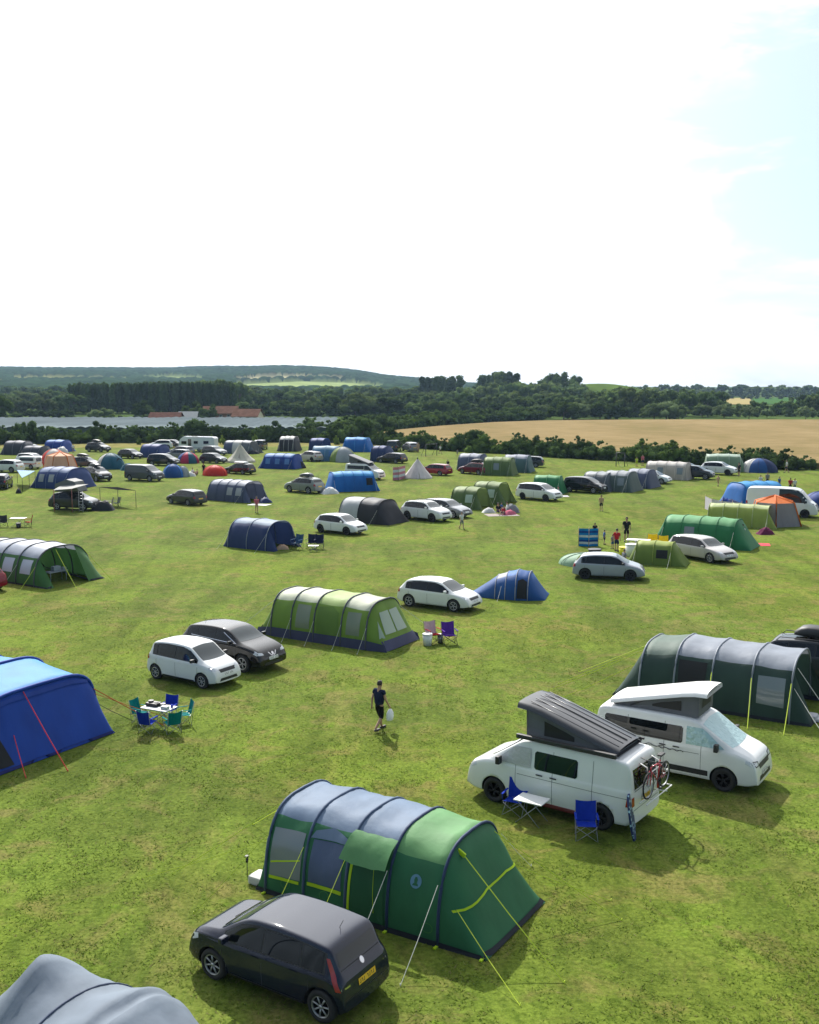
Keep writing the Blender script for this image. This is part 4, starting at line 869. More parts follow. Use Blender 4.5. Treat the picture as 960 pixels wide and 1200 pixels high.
# --- camper vans with raised roofs
GCAN = fabric('canvas_grey', (.13, .135, .15), transl=.15); RBLACK = pm('roof_black', (.035, .036, .04), rough=.32, coat=.3); RWHITE = pm('roof_white', (.75, .75, .73), rough=.35, coat=.3); MESHW = pm('mesh_window', (.005, .005, .006), rough=.6)
def pop_top(root, roofm, x0=-1.86, x1=.66, z0=1.915, rise=.75, w=1.40, hinge_rear=True, ribs=True, over=.25, canvas=GCAN):
    """raised roof hinged at the tail: slab, tent canvas between, mesh windows"""
    zr0, zr1 = z0+.10, z0+rise
    zt = lambda x: lerp(zr0, zr1, (x-x0)/(x1-x0)) if hinge_rear else lerp(zr1, zr0, (x-x0)/(x1-x0))
    mb = MB(); N_ = 8; rows = []
    for i in range(N_+1):
        x = lerp(x0-.08, x1+over, i/N_); bend = -.10*max(0, (i-6)/2)**2 if hinge_rear else 0
        row = [(x, w/2*s, zt(x)+bend+d) for s, d in ((-1.04, -.07), (-1.0, .02), (-.86, .07), (-.45, .095), (0, .10), (.45, .095), (.86, .07), (1.0, .02), (1.04, -.07))]; rows.append([mb.bm.verts.new(p) for p in row])
    for a, b in zip(rows, rows[1:]):
        for j in range(8): mb.face([a[j], a[j+1], b[j+1], b[j]], True)
    lo_ = []
    for i in range(N_+1):
        x = lerp(x0-.08, x1+over, i/N_); bend = -.10*max(0, (i-6)/2)**2; lo_.append([mb.bm.verts.new((x, w/2*s*1.04, zt(x)+bend-.075)) for s in (-1, 1)])
    for a, b in zip(lo_, lo_[1:]): mb.face([a[0], b[0], b[1], a[1]])
    rf = mb.build('raised_roof', roofm, root)
    if ribs:
        mb = MB()
        for s in (-.72, -.36, 0, .36, .72):
            mb.tube([(lerp(x0, x1+over*.6, t), w/2*s, zt(lerp(x0, x1+over*.6, t))+.115-.05*abs(s)) for t in (0, .5, .93)], .013, 5)
        mb.build('roof_rib', roofm, rf)
    mb = MB(); bz = z0-.01; yw = w/2*.93
    def q(*p): mb.face([mb.bm.verts.new(v) for v in p])
    nx = 8
    for s in (-1, 1):
        for i in range(nx):
            a, b = lerp(x0, x1, i/nx), lerp(x0, x1, (i+1)/nx); ya = yw*s; m1 = .5
            for k in range(3):
                f0, f1 = k/3, (k+1)/3; inn = lambda f: 1-.05*math.sin(f*math.pi)
                q((a, ya*inn(f0), lerp(bz, zt(a)-.05, f0)), (b, ya*inn(f0), lerp(bz, zt(b)-.05, f0)), (b, ya*inn(f1), lerp(bz, zt(b)-.05, f1)), (a, ya*inn(f1), lerp(bz, zt(a)-.05, f1)))
    q((x1, -yw, bz), (x1, yw, bz), (x1+.02, yw, zt(x1)-.05), (x1+.02, -yw, zt(x1)-.05)); q((x0, -yw, bz), (x0, yw, bz), (x0, yw, zt(x0)-.05), (x0, -yw, zt(x0)-.05))
    cv = mb.build('canvas', canvas, root)
    cb = bvh_of(cv.data)
    for s in ('y+', 'y-'):
        xa, xb = lerp(x0, x1, .46), lerp(x0, x1, .80); mb = MB()
        decal(mb, cb, [(xa, z0+.10), (xb, z0+.10), (xb, zt(xb)-.20), (xa+.25, zt(xa)-.13), (xa, zt(xa)-.22)] , s, .008, .15); mb.build('mesh_window', MESHW, cv)
    mb = MB(); decal(mb, cb, [(-.42, z0+.2), (.42, z0+.2), (.38, zt(x1)-.25), (-.38, zt(x1)-.25)], 'x+', .008, .2); mb.build('mesh_window', MESHW, cv)
    for s in (-1, 1): mb = MB(); mb.tube([(x0+.5, s*yw*1.0, z0+.02), (x0+1.05, s*yw*1.02, zt(x0+1.05)-.06)], .018, 6); mb.build('gas_strut', BLACKP, root); return rf
def van_panes(root, layout, side_all=True, glass=CGLASS):
    bvv = BODY['van'][1]; H = 1.97
    for x0, x1, z0, z1 in layout:
        for s in ('y+', 'y-'):
            mb = MB(); c = .05; decal(mb, bvv, [(x0+c, z0), (x1-c, z0), (x1, z0+c), (x1, z1-c), (x1-c, z1), (x0+c, z1), (x0, z1-c), (x0, z0+c)], s, .007, .15); mb.build('window', glass, root)
CABP = [(.98, 1.24), (1.02, 1.62), (1.12, 1.70), (.0, 1.70)]
def cab_panes(root, mat, name='cab_window', off=.007):
    bvv = BODY['van'][1]
    for s in ('y+', 'y-'):
        mb = MB(); decal(mb, bvv, [(.40, 1.18), (1.48, 1.18), (1.32, 1.30), (.95, 1.60), (.84, 1.67), (.40, 1.68)], s, off, .12); mb.build(name, mat, root)
def t5_common(root, stripe=False):
    bvv = BODY['van'][1]
    if stripe:
        mb = MB()
        for s in ('y+', 'y-'): decal(mb, bvv, rect(-1.0, .36, 1.05, .52), s, .009, .25)
        mb.build('side_stripe', BLACKP, root)
vA = park('van', 'white', (704, 972), (580.2, 939), 'white camper van with raised black roof and a bicycle on its tail', 'camper van', name='camper_van', near=True, style='dark', scale=1.02)
van_panes(vA, [(-.92, .30, 1.17, 1.64)]); cab_panes(vA, SILVERCOVER, 'thermal_cover', .02)
mbx = MB(); decal(mbx, BODY['van'][1], [(1.62, -.72), (1.68, 0), (1.62, .72), (.94, .68), (.90, 0), (.94, -.68)], 'z+', .02, .12); mbx.build('thermal_cover', SILVERCOVER, vA)
pop_top(vA, RBLACK, rise=.84)
mbx = MB(); mbx.box((-.55, .84, 1.95), (2.8, .11, .12), bev=.03); mbx.box((-.55, -.84, 1.95), (2.8, .05, .05)); mbx.build('awning_rail', BLACKP, vA)
mbx = MB(); mbx.box((-.1, .91, .30), (1.9, .05, .10), bev=.02); mbx.build('side_step', pm('red_step', (.12, .012, .015), rough=.5), vA)
for yy in (-.38, .42):
    pass
vB = park_front('van', 'white', (848, 927), -33, 'white camper van with a raised white roof parked closest to the dark green tunnel tent', 'camper van', name='camper_van', near=True, style='dark')
van_panes(vB, [(-2.05, .30, 1.17, 1.64)]); cab_panes(vB, SILVERBLIND, 'foil_blind'); t5_common(vB, True)
for c_ in vB.children:
    if c_.name.startswith('windscreen'): c_.data.materials[0] = SILVERBLIND
mbx = MB(); mbx.tube([(x_, -.938, .98+.03*math.sin(x_*17)) for x_ in np.linspace(-1.0, -.2, 30)], .010, 5); mbx.tube([(x_, -.938, .95+.02*math.sin(x_*29)) for x_ in np.linspace(-.45, .35, 30)], .010, 5); mbx.build('side_script', INK, vB)
pop_top(vB, RWHITE, rise=.72, ribs=False)
vC = park_front('van', 'white', (436, 562.6), -30, 'white camper van with a grey raised roof behind the bright blue tunnel tent', 'camper van', name='camper_van', style='dark')
van_panes(vC, [(-2.0, .36, 1.22, 1.66)]); cab_panes(vC, CGLASS)
pop_top(vC, pm('roof_grey', (.08, .085, .09), rough=.4), rise=.9, x0=-1.85, x1=.7, hinge_rear=False, ribs=False)
vD = park_at('van', 'white', 30, 549, 165, 'small white camper with a red side stripe beside the orange pyramid tent', 'camper van', name='camper_van', scale=.9)
van_panes(vD, [(-2.0, .36, 1.22, 1.66)]); mbx = MB()
for s in ('y+', 'y-'): decal(mbx, BODY['van'][1], rect(-2.2, .72, 1.7, .86), s, .008, .3)
mbx.build('side_stripe', pm('stripe_red', (.45, .06, .03), rough=.4), vD)
tr_w = MB()
# bicycle rack and bicycle on the tail of the first camper
def world_of(obj, p):
    M = Matrix.Translation(obj.location) @ Matrix.Rotation(obj.rotation_euler.z, 4, 'Z') @ Matrix.Scale(obj.scale.x, 4); return M @ Vector(p)
RACK = pm('rack_white', (.7, .7, .68), rough=.35)
mbx = MB()
for y in (-.45, .25):
    mbx.tube([(-2.30, y, 1.70), (-2.50, y, 1.62), (-2.56, y, 1.30), (-2.40, y, .94), (-2.38, y, .78)], .017, 6)
mbx.tube([(-2.54, -.85, .88), (-2.54, .75, .88)], .017, 6); mbx.tube([(-2.72, -.85, .88), (-2.72, .75, .88)], .017, 6); mbx.tube([(-2.54, -.85, .88), (-2.72, -.85, .88)], .015, 6); mbx.tube([(-2.54, -.6, 1.46), (-2.54, .4, 1.46)], .015, 6)
for y in (-.45, .25): mbx.tube([(-2.38, y, .82), (-2.76, y, .86)], .015, 6)
mbx.build('bicycle_rack', RACK, vA)
def bicycle(loc, rz, sc=1):
    r = empty('bicycle', loc, rz, 'red bicycle carried upright on the rack behind the camper with the black roof', 'bicycle', scale=sc); RED = pm('bike_red', (.42, .012, .03), rough=.3, coat=.5)
    for x in (-.52, .52):
        mb = MB(); mb.lathe([(.315, -.02), (.34, -.02), (.35, 0), (.34, .02), (.315, .02)], 28, Matrix.Translation((x, 0, .35)), close=True)
        wq = mb.build('wheel', TYRE, r); mb = MB(); mb.lathe([(.30, -.01), (.317, -.01), (.317, .01), (.30, .01)], 28, Matrix.Translation((x, 0, .35)), close=True)
        for i in range(14):
            a = i*math.pi/7; mb.tube([(x, .02*(-1)**i, .35), (x+.31*math.cos(a), 0, .35+.31*math.sin(a))], .003, 3)
        mb.tube([(x, -.05, .35), (x, .05, .35)], .02, 8); mb.build('rim', ALLOY, wq)
    mb = MB(); BB, HT, ST, RA, HB = (-.08, 0, .30), (.36, 0, .80), (-.22, 0, .82), (-.52, 0, .35), (.39, 0, .70)
    for a, b in ((BB, HB), (BB, ST), ((-.19, 0, .74), HT), (HT, HB)): mb.tube([a, b], .021, 6)
    for s in (-.04, .04): mb.tube([BB, (RA[0], s, RA[2])], .011, 5); mb.tube([(-.2, 0, .76), (RA[0], s, RA[2])], .009, 5); mb.tube([(HB[0], s*.8, HB[2]), (.52, s, .35)], .014, 5)
    mb.build('frame', RED, r)
    mb = MB(); mb.tube([(-.24, 0, .82), (-.27, 0, .93)], .013, 6); mb.box((-.28, 0, .95), (.26, .13, .05), bev=.02); mb.build('saddle', BLACKP, r)
    mb = MB(); mb.tube([(.36, 0, .80), (.40, 0, .96)], .013, 6); mb.tube([(.34, -.30, .98), (.40, -.1, .96), (.40, .1, .96), (.34, .30, .98)], .013, 6); mb.build('handlebar', BLACKP, r)
    mb = MB(); mb.lathe([(.08, -.012), (.1, -.012), (.1, .012), (.08, .012)], 16, Matrix.Translation((-.08, .05, .30)), close=True); mb.tube([(-.08, .06, .30), (0, .07, .15)], .01, 5); mb.tube([(-.08, -.06, .30), (-.16, -.07, .45)], .01, 5); mb.box((0, .11, .15), (.08, .09, .02)); mb.box((-.16, -.11, .45), (.08, .09, .02)); mb.build('crank', BLACKP, r)
    return r
bicycle(world_of(vA, (-2.63, -.05, .915)), vA.rotation_euler.z+math.pi/2, .98)
def surfboard():
    o = MB(); n = 14; L_, w_ = 1.15, .44; up = []; 
    for i in range(n+1):
        t = i/n; z = t*L_; hw = w_/2*min(1, math.sin(math.pi*min(max(t, .03), .97))**.35) ; up.append((z, hw))
    f = []; 
    for sx in (-.025, .025): f.append([[o.bm.verts.new((sx, s*hw, z)) for s in (-1, 0, 1)] for z, hw in up])
    for q in f:
        for a, b in zip(q, q[1:]):
            for j in range(2): o.face([a[j], a[j+1], b[j+1], b[j]])
    for j in (0, 2):
        for i in range(n): o.face([f[0][i][j], f[0][i+1][j], f[1][i+1][j], f[1][i][j]])
    for i in (0, n):
        for j in range(2): o.face([f[0][i][j], f[0][i][j+1], f[1][i][j+1], f[1][i][j]])
    m = bpy.data.materials.new('bodyboard_pattern'); m.use_nodes = True; t = m.node_tree; b = t.nodes['Principled BSDF']; v = t.nodes.new('ShaderNodeTexVoronoi'); v.inputs['Scale'].default_value = 9
    tc_ = t.nodes.new('ShaderNodeTexCoord'); r = t.nodes.new('ShaderNodeValToRGB'); r.color_ramp.interpolation = 'CONSTANT'; e = r.color_ramp.elements; e[0].color = (.35, .55, .65, 1); e[1].position = .32; e[1].color = (.01, .025, .11, 1)
    t.links.new(tc_.outputs['Object'], v.inputs['Vector']); t.links.new(v.outputs['Distance'], r.inputs[0]); t.links.new(r.outputs[0], b.inputs['Base Color']); b.inputs['Roughness'].default_value = .5
    q = o.build('bodyboard', m); p = world_of(vA, (-2.50, .90, 0)); q.location = (p.x, p.y, .0); q.rotation_euler = (0, R(9), vA.rotation_euler.z+.25)
    tag(q, 'blue patterned bodyboard leaning on the tail of the camper with the black roof', 'bodyboard')
surfboard()
# white roof load on the low black car
l_, a_ = on_roof(cab, 'estate', -.3, .02, .92); mbx = MB(); mbx.box((0, 0, .06), (1.7, .9, .12), bev=.04); mbx.box((0, 0, .15), (1.5, .7, .08), bev=.03); q_ = mbx.build('roof_load', RWHITE); q_.location = l_; q_.rotation_euler = (0, 0, a_); tag(q_, 'flat white load strapped on the roof of the low black car', 'roof load')
# ------------------------------------------------------------------ tents
ROPE = pm('rope_yellow', (.50, .62, .03), rough=.6); ROPEW = pm('rope_white', (.55, .56, .50), rough=.6); ROPER = pm('rope_red', (.55, .02, .02), rough=.6); ROPEO = pm('rope_orange', (.55, .14, .02), rough=.6)
DARKIN = pm('painted_tent_dark', (.012, .013, .015), rough=.9); CLEAR = pm('clear_window', (.16, .19, .20), rough=.12, spec=.6, alpha=1); GROUNDS = pm('groundsheet', (.06, .065, .07), rough=.8)  # DARKIN on doorways paints the shade inside an open tent
FB = lambda n, c, t=.12, **k: fabric(n, c, t, **k)
def arc_pts(hw, h, a, b, n, lean=0):
    out = []
    for i in range(n+1):
        t = math.pi*i/n; c, s = math.cos(t), math.sin(t)
        out.append((hw*math.copysign(abs(c)**a, c), h*abs(s)**b))
    return out
def tent(name, label, cat, origin, ang, stations, bays, group=None, a=.72, b=.82, n=20, sag=.02, poles=True, pole_r=.035, pole_m=None, ends=None, skirt=None, open_faces=(), seed=1, wr=.012, nsub=3, peak=0):
    """tunnel tent. stations: (x, half width, height); bays: per gap (roof material, side material, f0) where the arc fraction f0..1-f0 is roof
    open_faces: (bay, arc from, arc to, side) left out of the skin so that one looks in"""
    root = empty(name, origin, R(ang), label, cat, group)
    mats = []; 
    def mi(m):
        if m not in mats: mats.append(m)
        return mats.index(m)
    bm = bmesh.new(); rows = []; rb = []
    for k, (s0, s1) in enumerate(zip(stations, stations[1:])):
        m = nsub if s1[0]-s0[0] > .3 else 1
        for j in range(m + (1 if k == len(stations)-2 else 0)):
            t = j/m; x, hw, h = [lerp(s0[q], s1[q], t) for q in range(3)]; a_, b_ = [lerp(s0[q] if len(s0) > 3 else (a, b)[q-3], s1[q] if len(s1) > 3 else (a, b)[q-3], t) for q in (3, 4)]; sg = 1-sag*math.sin(math.pi*t)
            if h < .08: sg = 1
            pts = arc_pts(hw*(1-(1-sg)*.4), h*sg, a_, b_, n); row = []
            for i, (y, z) in enumerate(pts):
                nz = noise.noise(Vector((x*2.3+seed, y*2.1, z*2.9)))*wr*1.4+noise.noise(Vector((x*6+seed, y*5, z*2)))*wr*.7 if (0 < t < 1 or h < .1) else 0
                row.append(bm.verts.new((x + nz*.3, y*(1+nz/max(hw, .3)), max(0, z*(1+nz)))))
            rows.append(row); rb.append(k)
    for r, (A, B) in enumerate(zip(rows, rows[1:])):
        k = rb[r]; rm_, sm_, f0 = bays[min(k, len(bays)-1)]
        for i in range(n):
            f = (i+.5)/n
            if any(k == o[0] and o[1] <= f <= o[2] for o in open_faces): continue
            try: fc = bm.faces.new([A[i], A[i+1], B[i+1], B[i]])
            except ValueError: continue
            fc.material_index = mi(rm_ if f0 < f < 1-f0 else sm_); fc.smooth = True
    bmesh.ops.remove_doubles(bm, verts=bm.verts[:], dist=.004)
    me = bpy.data.meshes.new('shell'); bmesh.ops.recalc_face_normals(bm, faces=bm.faces[:]); bm.to_mesh(me); bm.free()
    for m in mats: me.materials.append(m)
    sh = bpy.data.objects.new('fabric_shell', me); COL.objects.link(sh); sh.parent = root
    bv = bvh_of(me)
    if poles:
        for k_, st_ in enumerate(stations):
            x, hw, h = st_[:3]
            if h < .5 or (poles is not True and k_ not in poles): continue
            mb = MB(); mb.tube([(x, y*1.003, z+.004) for y, z in arc_pts(hw, h, *(st_[3:] if len(st_) > 3 else (a, b)), 22)], pole_r, 6); mb.build('arch_sleeve', pole_m or mats[0], root)
    if skirt:
        mb = MB()
        mm, hgt = skirt
        for i in range(len(stations)-1):
            (x0, w0, h0), (x1, w1, h1) = stations[i][:3], stations[i+1][:3]
            if min(h0, h1) < .1: continue
            for s in (-1, 1):
                k0 = min(hgt, h0); k1 = min(hgt, h1)
                yy = lambda hw, h, z: hw*max(0, 1-(min(1, z/max(h, .01)))**(2/b))**(a/2)
                q = [mb.bm.verts.new(p) for p in ((x0, s*(w0+.035), 0), (x1, s*(w1+.035), 0), (x1, s*(yy(w1, h1, k1)+.02), k1), (x0, s*(yy(w0, h0, k0)+.02), k0))]; mb.face(q)
        for e, nx in ((0, 1), (-1, -2)):
            x, hw, h = stations[e][:3]; x2, hw2, h2 = stations[nx][:3]
            if h < .1:
                decal(mb, bv, [(-hw*.99, .02), (hw*.99, .02), (hw*.95, hgt*.95), (hw*.6, hgt), (-hw*.6, hgt), (-hw*.95, hgt*.95)], 'x+' if x > x2 else 'x-', .02, .2)
                for s_ in (-1, 1):
                    yy = lambda hw, h, z: hw*max(0, 1-(min(1, z/max(h, .01)))**(2/b))**(a/2)
                    q = [mb.bm.verts.new(p) for p in ((x2, s_*(hw2+.035), 0), (x, s_*(hw+.03), 0), (lerp(x, x2, .12), s_*lerp(hw, hw2, .1), hgt*.7), (x2, s_*(yy(hw2, h2, hgt)+.02), hgt))]; mb.face(q)
        mb.build('mud_skirt', mm, root)
    root['_'] = 0; del root['_']
    return root, sh, bv
def patch(root, bv, poly, axis, mat, name, off=.012, step=.16, parent=None):
    mb = MB(); decal(mb, bv, poly, axis, off, step); return mb.build(name, mat, parent or root)
def guy(root, a, b, m=ROPE, r=.008, name='guy_rope'):
    mb = MB(); a = Vector(a); b = Vector(b); mb.tube([a, a.lerp(b, .5)-Vector((0, 0, .03)), b], r, 4, smooth=False); mb.tube([b+Vector((0, 0, .06)), b-Vector((0, 0, .05))], .009, 4); return mb.build(name, m, root)
def near_origin(u, v, hw, ang, flip=1):
    """ground point of the near edge -> point on the tent axis"""
    p = P(u, v); a = R(ang); n = Vector((-math.sin(a), math.cos(a), 0)); 
    if n.y < 0: n = -n
    return p + n*hw
A0 = -33
# --- the big green and blue grey tunnel tent, nearest
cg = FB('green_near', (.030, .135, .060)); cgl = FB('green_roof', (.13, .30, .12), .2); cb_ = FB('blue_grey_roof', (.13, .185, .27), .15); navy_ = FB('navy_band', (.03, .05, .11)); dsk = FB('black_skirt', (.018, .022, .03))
hw = 1.45; og = near_origin(312, 1046, hw, -31)
T1, sh1, bv1 = tent('tunnel_tent', 'large green tunnel tent with blue grey roof and yellow guy ropes, nearest the camera', 'tent', og, -31.5,
    [(-.30, 1.42, .02), (0, hw, 1.95), (1.05, hw, 1.98), (2.15, hw, 1.98), (3.20, hw, 1.98), (4.40, hw*.98, 1.92), (5.50, 1.38, .02)],
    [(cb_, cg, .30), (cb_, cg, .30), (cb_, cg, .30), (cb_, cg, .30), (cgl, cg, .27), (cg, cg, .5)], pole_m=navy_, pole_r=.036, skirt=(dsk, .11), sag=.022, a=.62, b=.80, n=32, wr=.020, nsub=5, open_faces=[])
for k_, c_ in enumerate([c for c in T1.children if c.name.startswith('arch_sleeve')]):
    if k_ < 3: c_.data.materials[0] = FB('slate_band', (.075, .11, .18))
lime = FB('lime_tape', (.42, .60, .02))
patch(T1, bv1, [(.10, .45), (.10, 1.45), (.95, 1.48), (.95, .50)], 'y-', CLEAR, 'clear_window'); patch(T1, bv1, [(.10, .38), (.92, .41), (.92, .48), (.10, .45)], 'y-', lime, 'lime_trim', .018); patch(T1, bv1, [(.12, .72), (.92, .92), (.92, .95), (.12, .76)], 'y-', lime, 'lime_trim', .018)
patch(T1, bv1, [(1.16, .55), (1.18, 1.42), (2.02, 1.46), (2.02, .55)], 'y-', FB('curtain', (.09, .12, .20), .1, bump=1.2), 'curtained_window'); patch(T1, bv1, [(1.14, .46), (2.04, .46), (2.04, .54), (1.14, .54)], 'y-', lime, 'lime_trim', .018)
patch(T1, bv1, [(1.10, 1.44), (2.08, 1.48), (2.02, 1.58), (1.6, 1.68), (1.18, 1.58)], 'y-', cb_, 'window_hood', .03)
patch(T1, bv1, [(2.28, .12), (2.30, 1.48), (3.08, 1.50), (3.12, .12)], 'y-', FB('door_green', (.024, .105, .046)), 'door', .02)
patch(T1, bv1, [(2.20, .12), (2.22, 1.52), (2.28, 1.52), (2.26, .12)], 'y-', lime, 'lime_trim', .026); patch(T1, bv1, [(2.86, .3), (2.78, 1.4), (2.79, 1.4), (2.875, .3)], 'y-', lime, 'door_zip', .03)
mb = MB(); rows = []
for i in range(7):
    t = i/6; rows.append([mb.bm.verts.new((lerp(2.16-.10*t, 3.22, j/7), -1.02-.52*t, 1.80-.12*t-.34*t*t+.012*math.sin(j*2.3+i)-.05*t*(j/7*(1-j/7))*4)) for j in range(8)])
for p, q in zip(rows, rows[1:]):
    for j in range(7): mb.face([p[j], p[j+1], q[j+1], q[j]], True)
mb.build('door_canopy', FB('canopy_green', (.10, .25, .10), .2), T1)
# lantern emblem
LG = FB('emblem_blue', (.12, .26, .36)); em = patch(T1, bv1, disc(3.80, 1.16, .13), 'y-', LG, 'emblem', .014, .05)
patch(T1, bv1, [(3.73, 1.08), (3.87, 1.08), (3.85, 1.12), (3.83, 1.12), (3.84, 1.19), (3.82, 1.24), (3.78, 1.24), (3.76, 1.19), (3.77, 1.12), (3.75, 1.12)], 'y-', cg, 'lantern_mark', .02, .04, em)
mb = MB()
for xx in (.55, 1.6, 4.15):
    for q in range(18):
        a1, a2 = 2*math.pi*q/18, 2*math.pi*(q+1)/18
        decal(mb, bv1, [(xx+.13*math.cos(a1), .33+.11*math.sin(a1)), (xx+.13*math.cos(a2), .33+.11*math.sin(a2)), (xx+.115*math.cos(a2), .33+.095*math.sin(a2)), (xx+.115*math.cos(a1), .33+.095*math.sin(a1))], 'y-', .014, .2)
mb.build('vent_ring', FB('vent_green', (.06, .22, .06)), T1)
# gable panel at the low end: lime tape line and rain flap
mb = MB(); 
def end_pt(t, y):  # t 0 at arch top, 1 at ground
    return (lerp(4.85, 6.15, t)+.03, y, lerp(1.95, .02, t)+.03)
mb.bm.free(); mb = MB()
decal(mb, bv1, [(-1.30, .74), (-.4, .90), (.5, .92), (1.25, .80), (1.25, .84), (.5, .96), (-.4, .94), (-1.30, .78)], 'x+', .02, .15); mb.build('lime_trim', lime, T1)
for y0, y1 in ((-1.25, -2.4), (1.2, 2.2)): guy(T1, (4.75, y0, .78), (6.7, y1, 0))
guy(T1, (4.42, -.62, 1.78), (7.1, -1.3, 0), r=.014); guy(T1, (4.45, .85, 1.62), (7.2, 1.5, 0), r=.010)
mb = MB(); mb.box((4.52, -.66, 1.70), (.20, .05, .10), Matrix.Rotation(.5, 3, 'Y'), bev=.02); mb.build('guy_point', lime, T1)
for x in (0, 1.05, 2.15, 3.2, 4.4):
    for s in (-1, 1): guy(T1, (x, s*1.42, 1.30), (x+(.1 if x else -.7), s*(3.0 if s < 0 else 2.8), 0), ROPEW if x > 3 else ROPE, .007)
guy(T1, (-.0, -.9, 1.85), (-2.4, -1.9, 0), ROPE, .009); guy(T1, (0, .9, 1.85), (-2.6, 1.2, 0), ROPE, .010); guy(T1, (0, -1.4, 1.2), (-2.9, -2.5, 0), ROPE, .007)
mb = MB()
for x in (.0, 1.05, 2.15, 3.2, 4.4, 5.4):
    mb.box((x, -1.50 if x < 5 else -1.42, .02), (.06, .14, .03))
mb.build('peg_tab', lime, T1)
mb = MB(); mb.box((-.35, -1.15, .11), (.5, .42, .2), bev=.05); q = mb.build('shoe_bag', pm('pale_bag', (.5, .5, .48), rough=.8)); q.parent = None; q.location = T1.location; q.rotation_euler = T1.rotation_euler; tag(q, 'pale bag left at the far left end of the big green tent', 'bag')
# small path light staked left of the big tent
st_ = empty('solar_light', P(290, 1027), 0, 'slim black garden light staked in the grass left of the big green tent', 'garden light'); mb = MB(); mb.tube([(0, 0, -.02), (0, 0, .34)], .010, 6); mb.build('stake', BLACKP, st_); mb = MB(); mb.tube([(0, 0, .34), (0, 0, .48)], [.03, .035], 10); mb.tube([(0, 0, .48), (0, 0, .50)], .045, 10); mb.build('lamp_head', BLACKP, st_)
# --- dark green and silver tunnel at the right
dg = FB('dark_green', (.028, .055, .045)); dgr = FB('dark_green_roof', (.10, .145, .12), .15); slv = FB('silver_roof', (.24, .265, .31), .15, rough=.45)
hw = 1.75; o2 = near_origin(722, 816, hw, -31)
T2, sh2, bv2 = tent('tunnel_tent', 'dark green tunnel tent with silver grey roof behind the white roofed camper van', 'tent', o2, -31.5,
    [(-.2, 1.6, .02), (.85, hw, 1.95), (2.1, hw, 2.12), (3.4, hw, 2.12), (4.75, hw, 2.12), (6.05, hw, 2.08), (6.75, hw*.95, .02)],
    [(dg, dg, .5), (dgr, dg, .27), (slv, dg, .27), (slv, dg, .27), (slv, dg, .27), (dg, dg, .5)], pole_m=slv, pole_r=.035, skirt=(dsk, .12), a=.60, b=.80, n=28, nsub=5, wr=.011, open_faces=[(5, .22, .72)])
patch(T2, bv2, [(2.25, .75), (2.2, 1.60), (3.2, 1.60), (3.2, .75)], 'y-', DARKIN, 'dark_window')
patch(T2, bv2, [(4.95, .55), (4.95, 1.45), (5.85, 1.45), (5.85, .50)], 'y-', CLEAR, 'clear_window')
for x, dx in ((3.4, .2), (4.75, .25), (6.05, .1)): guy(T2, (x, -1.62, 1.35), (x+dx, -3.0, 0), ROPE, .014)
guy(T2, (6.15, -1.2, 1.8), (8.0, -2.4, 0), ROPEW, .012); guy(T2, (6.1, -1.5, 1.2), (7.6, -3.2, 0), ROPEW, .010)
for s, y in ((-1, -2.6), (0, -1.4), (1, .6)): guy(T2, (1.1, s*.9, 1.85 if s else 1.9), (-2.4, y, 0), ROPE, .012)
guy(T2, (.6, -1.5, 1.2), (-1.6, -3.1, 0), ROPE, .012)
mb = MB(); mb.box((6.5, -1.0, .12), (.6, .5, .24), bev=.06); mb.box((7.1, -.8, .06), (.8, .6, .10), bev=.03); q = mb.build('folded_bedding', FB('bedding', (.5, .5, .52))); q.location = T2.location; q.rotation_euler = T2.rotation_euler; tag(q, 'pale folded bedding lying in the open end of the dark green tunnel tent', 'bedding')
# --- lime tunnel in the centre
lg = FB('lime_side', (.165, .27, .045), .22); cr = FB('cream_roof', (.52, .55, .42), .25); lgr = FB('lime_roof', (.34, .45, .16), .25); nv = FB('navy_skirt', (.055, .06, .12)); pgs = FB('pole_grey', (.10, .105, .12)); tint = pm('tinted_window', (.19, .23, .16), rough=.2, spec=.5, transl=.15)
hw = 1.5; o3 = near_origin(318, 745, hw, -30.5)
T3, sh3, bv3 = tent('tunnel_tent', 'lime green tunnel tent with cream roof and navy skirt in the field centre', 'tent', o3, -31,
    [(-.95, 1.35, .02), (0, hw, 1.95), (1.1, hw, 2.02), (2.35, hw, 2.02), (3.8, hw, 2.02), (5.1, hw, 1.95), (6.1, 1.35, .02)],
    [(lg, lg, .5), (cr, lg, .29), (cr, lg, .29), (lgr, lg, .29), (cr, lg, .29), (lg, lg, .5)], pole_m=pgs, pole_r=.04, skirt=(nv, .42), a=.60, b=.78, n=24, nsub=4)
patch(T3, bv3, rect(1.35, .55, 2.1, 1.55), 'y-', tint, 'tinted_window'); patch(T3, bv3, rect(4.05, .55, 4.75, 1.50), 'y-', tint, 'tinted_window')
patch(T3, bv3, [(2.5, .45), (2.5, 1.55), (3.2, 1.62), (3.6, 1.40), (3.7, .45)], 'y-', FB('lime_door', (.12, .21, .04), .2), 'door', .018)
for y0, y1 in ((-.92, -.12), (-.02, .80)): patch(T3, bv3, [(y0, .62), (y1, .62), (lerp(y0, 0, .2), 1.50), (lerp(y1, 0, .2), 1.55)][:2]+[(y1*.8, 1.52), (y0*.8, 1.50)], 'x+', pm('pale_window', (.33, .42, .33), rough=.2, transl=.2), 'end_window', .02)
patch(T3, bv3, [(-1.28, .5), (-1.02, .5), (-1.0, 1.2)], 'x+', pm('pale_window', (.33, .42, .33)), 'end_window', .02)
for x in (0, 1.1, 2.35, 3.8, 5.1): guy(T3, (x, -1.42, 1.0), (x+.1, -2.3, 0), ROPEW, .007)
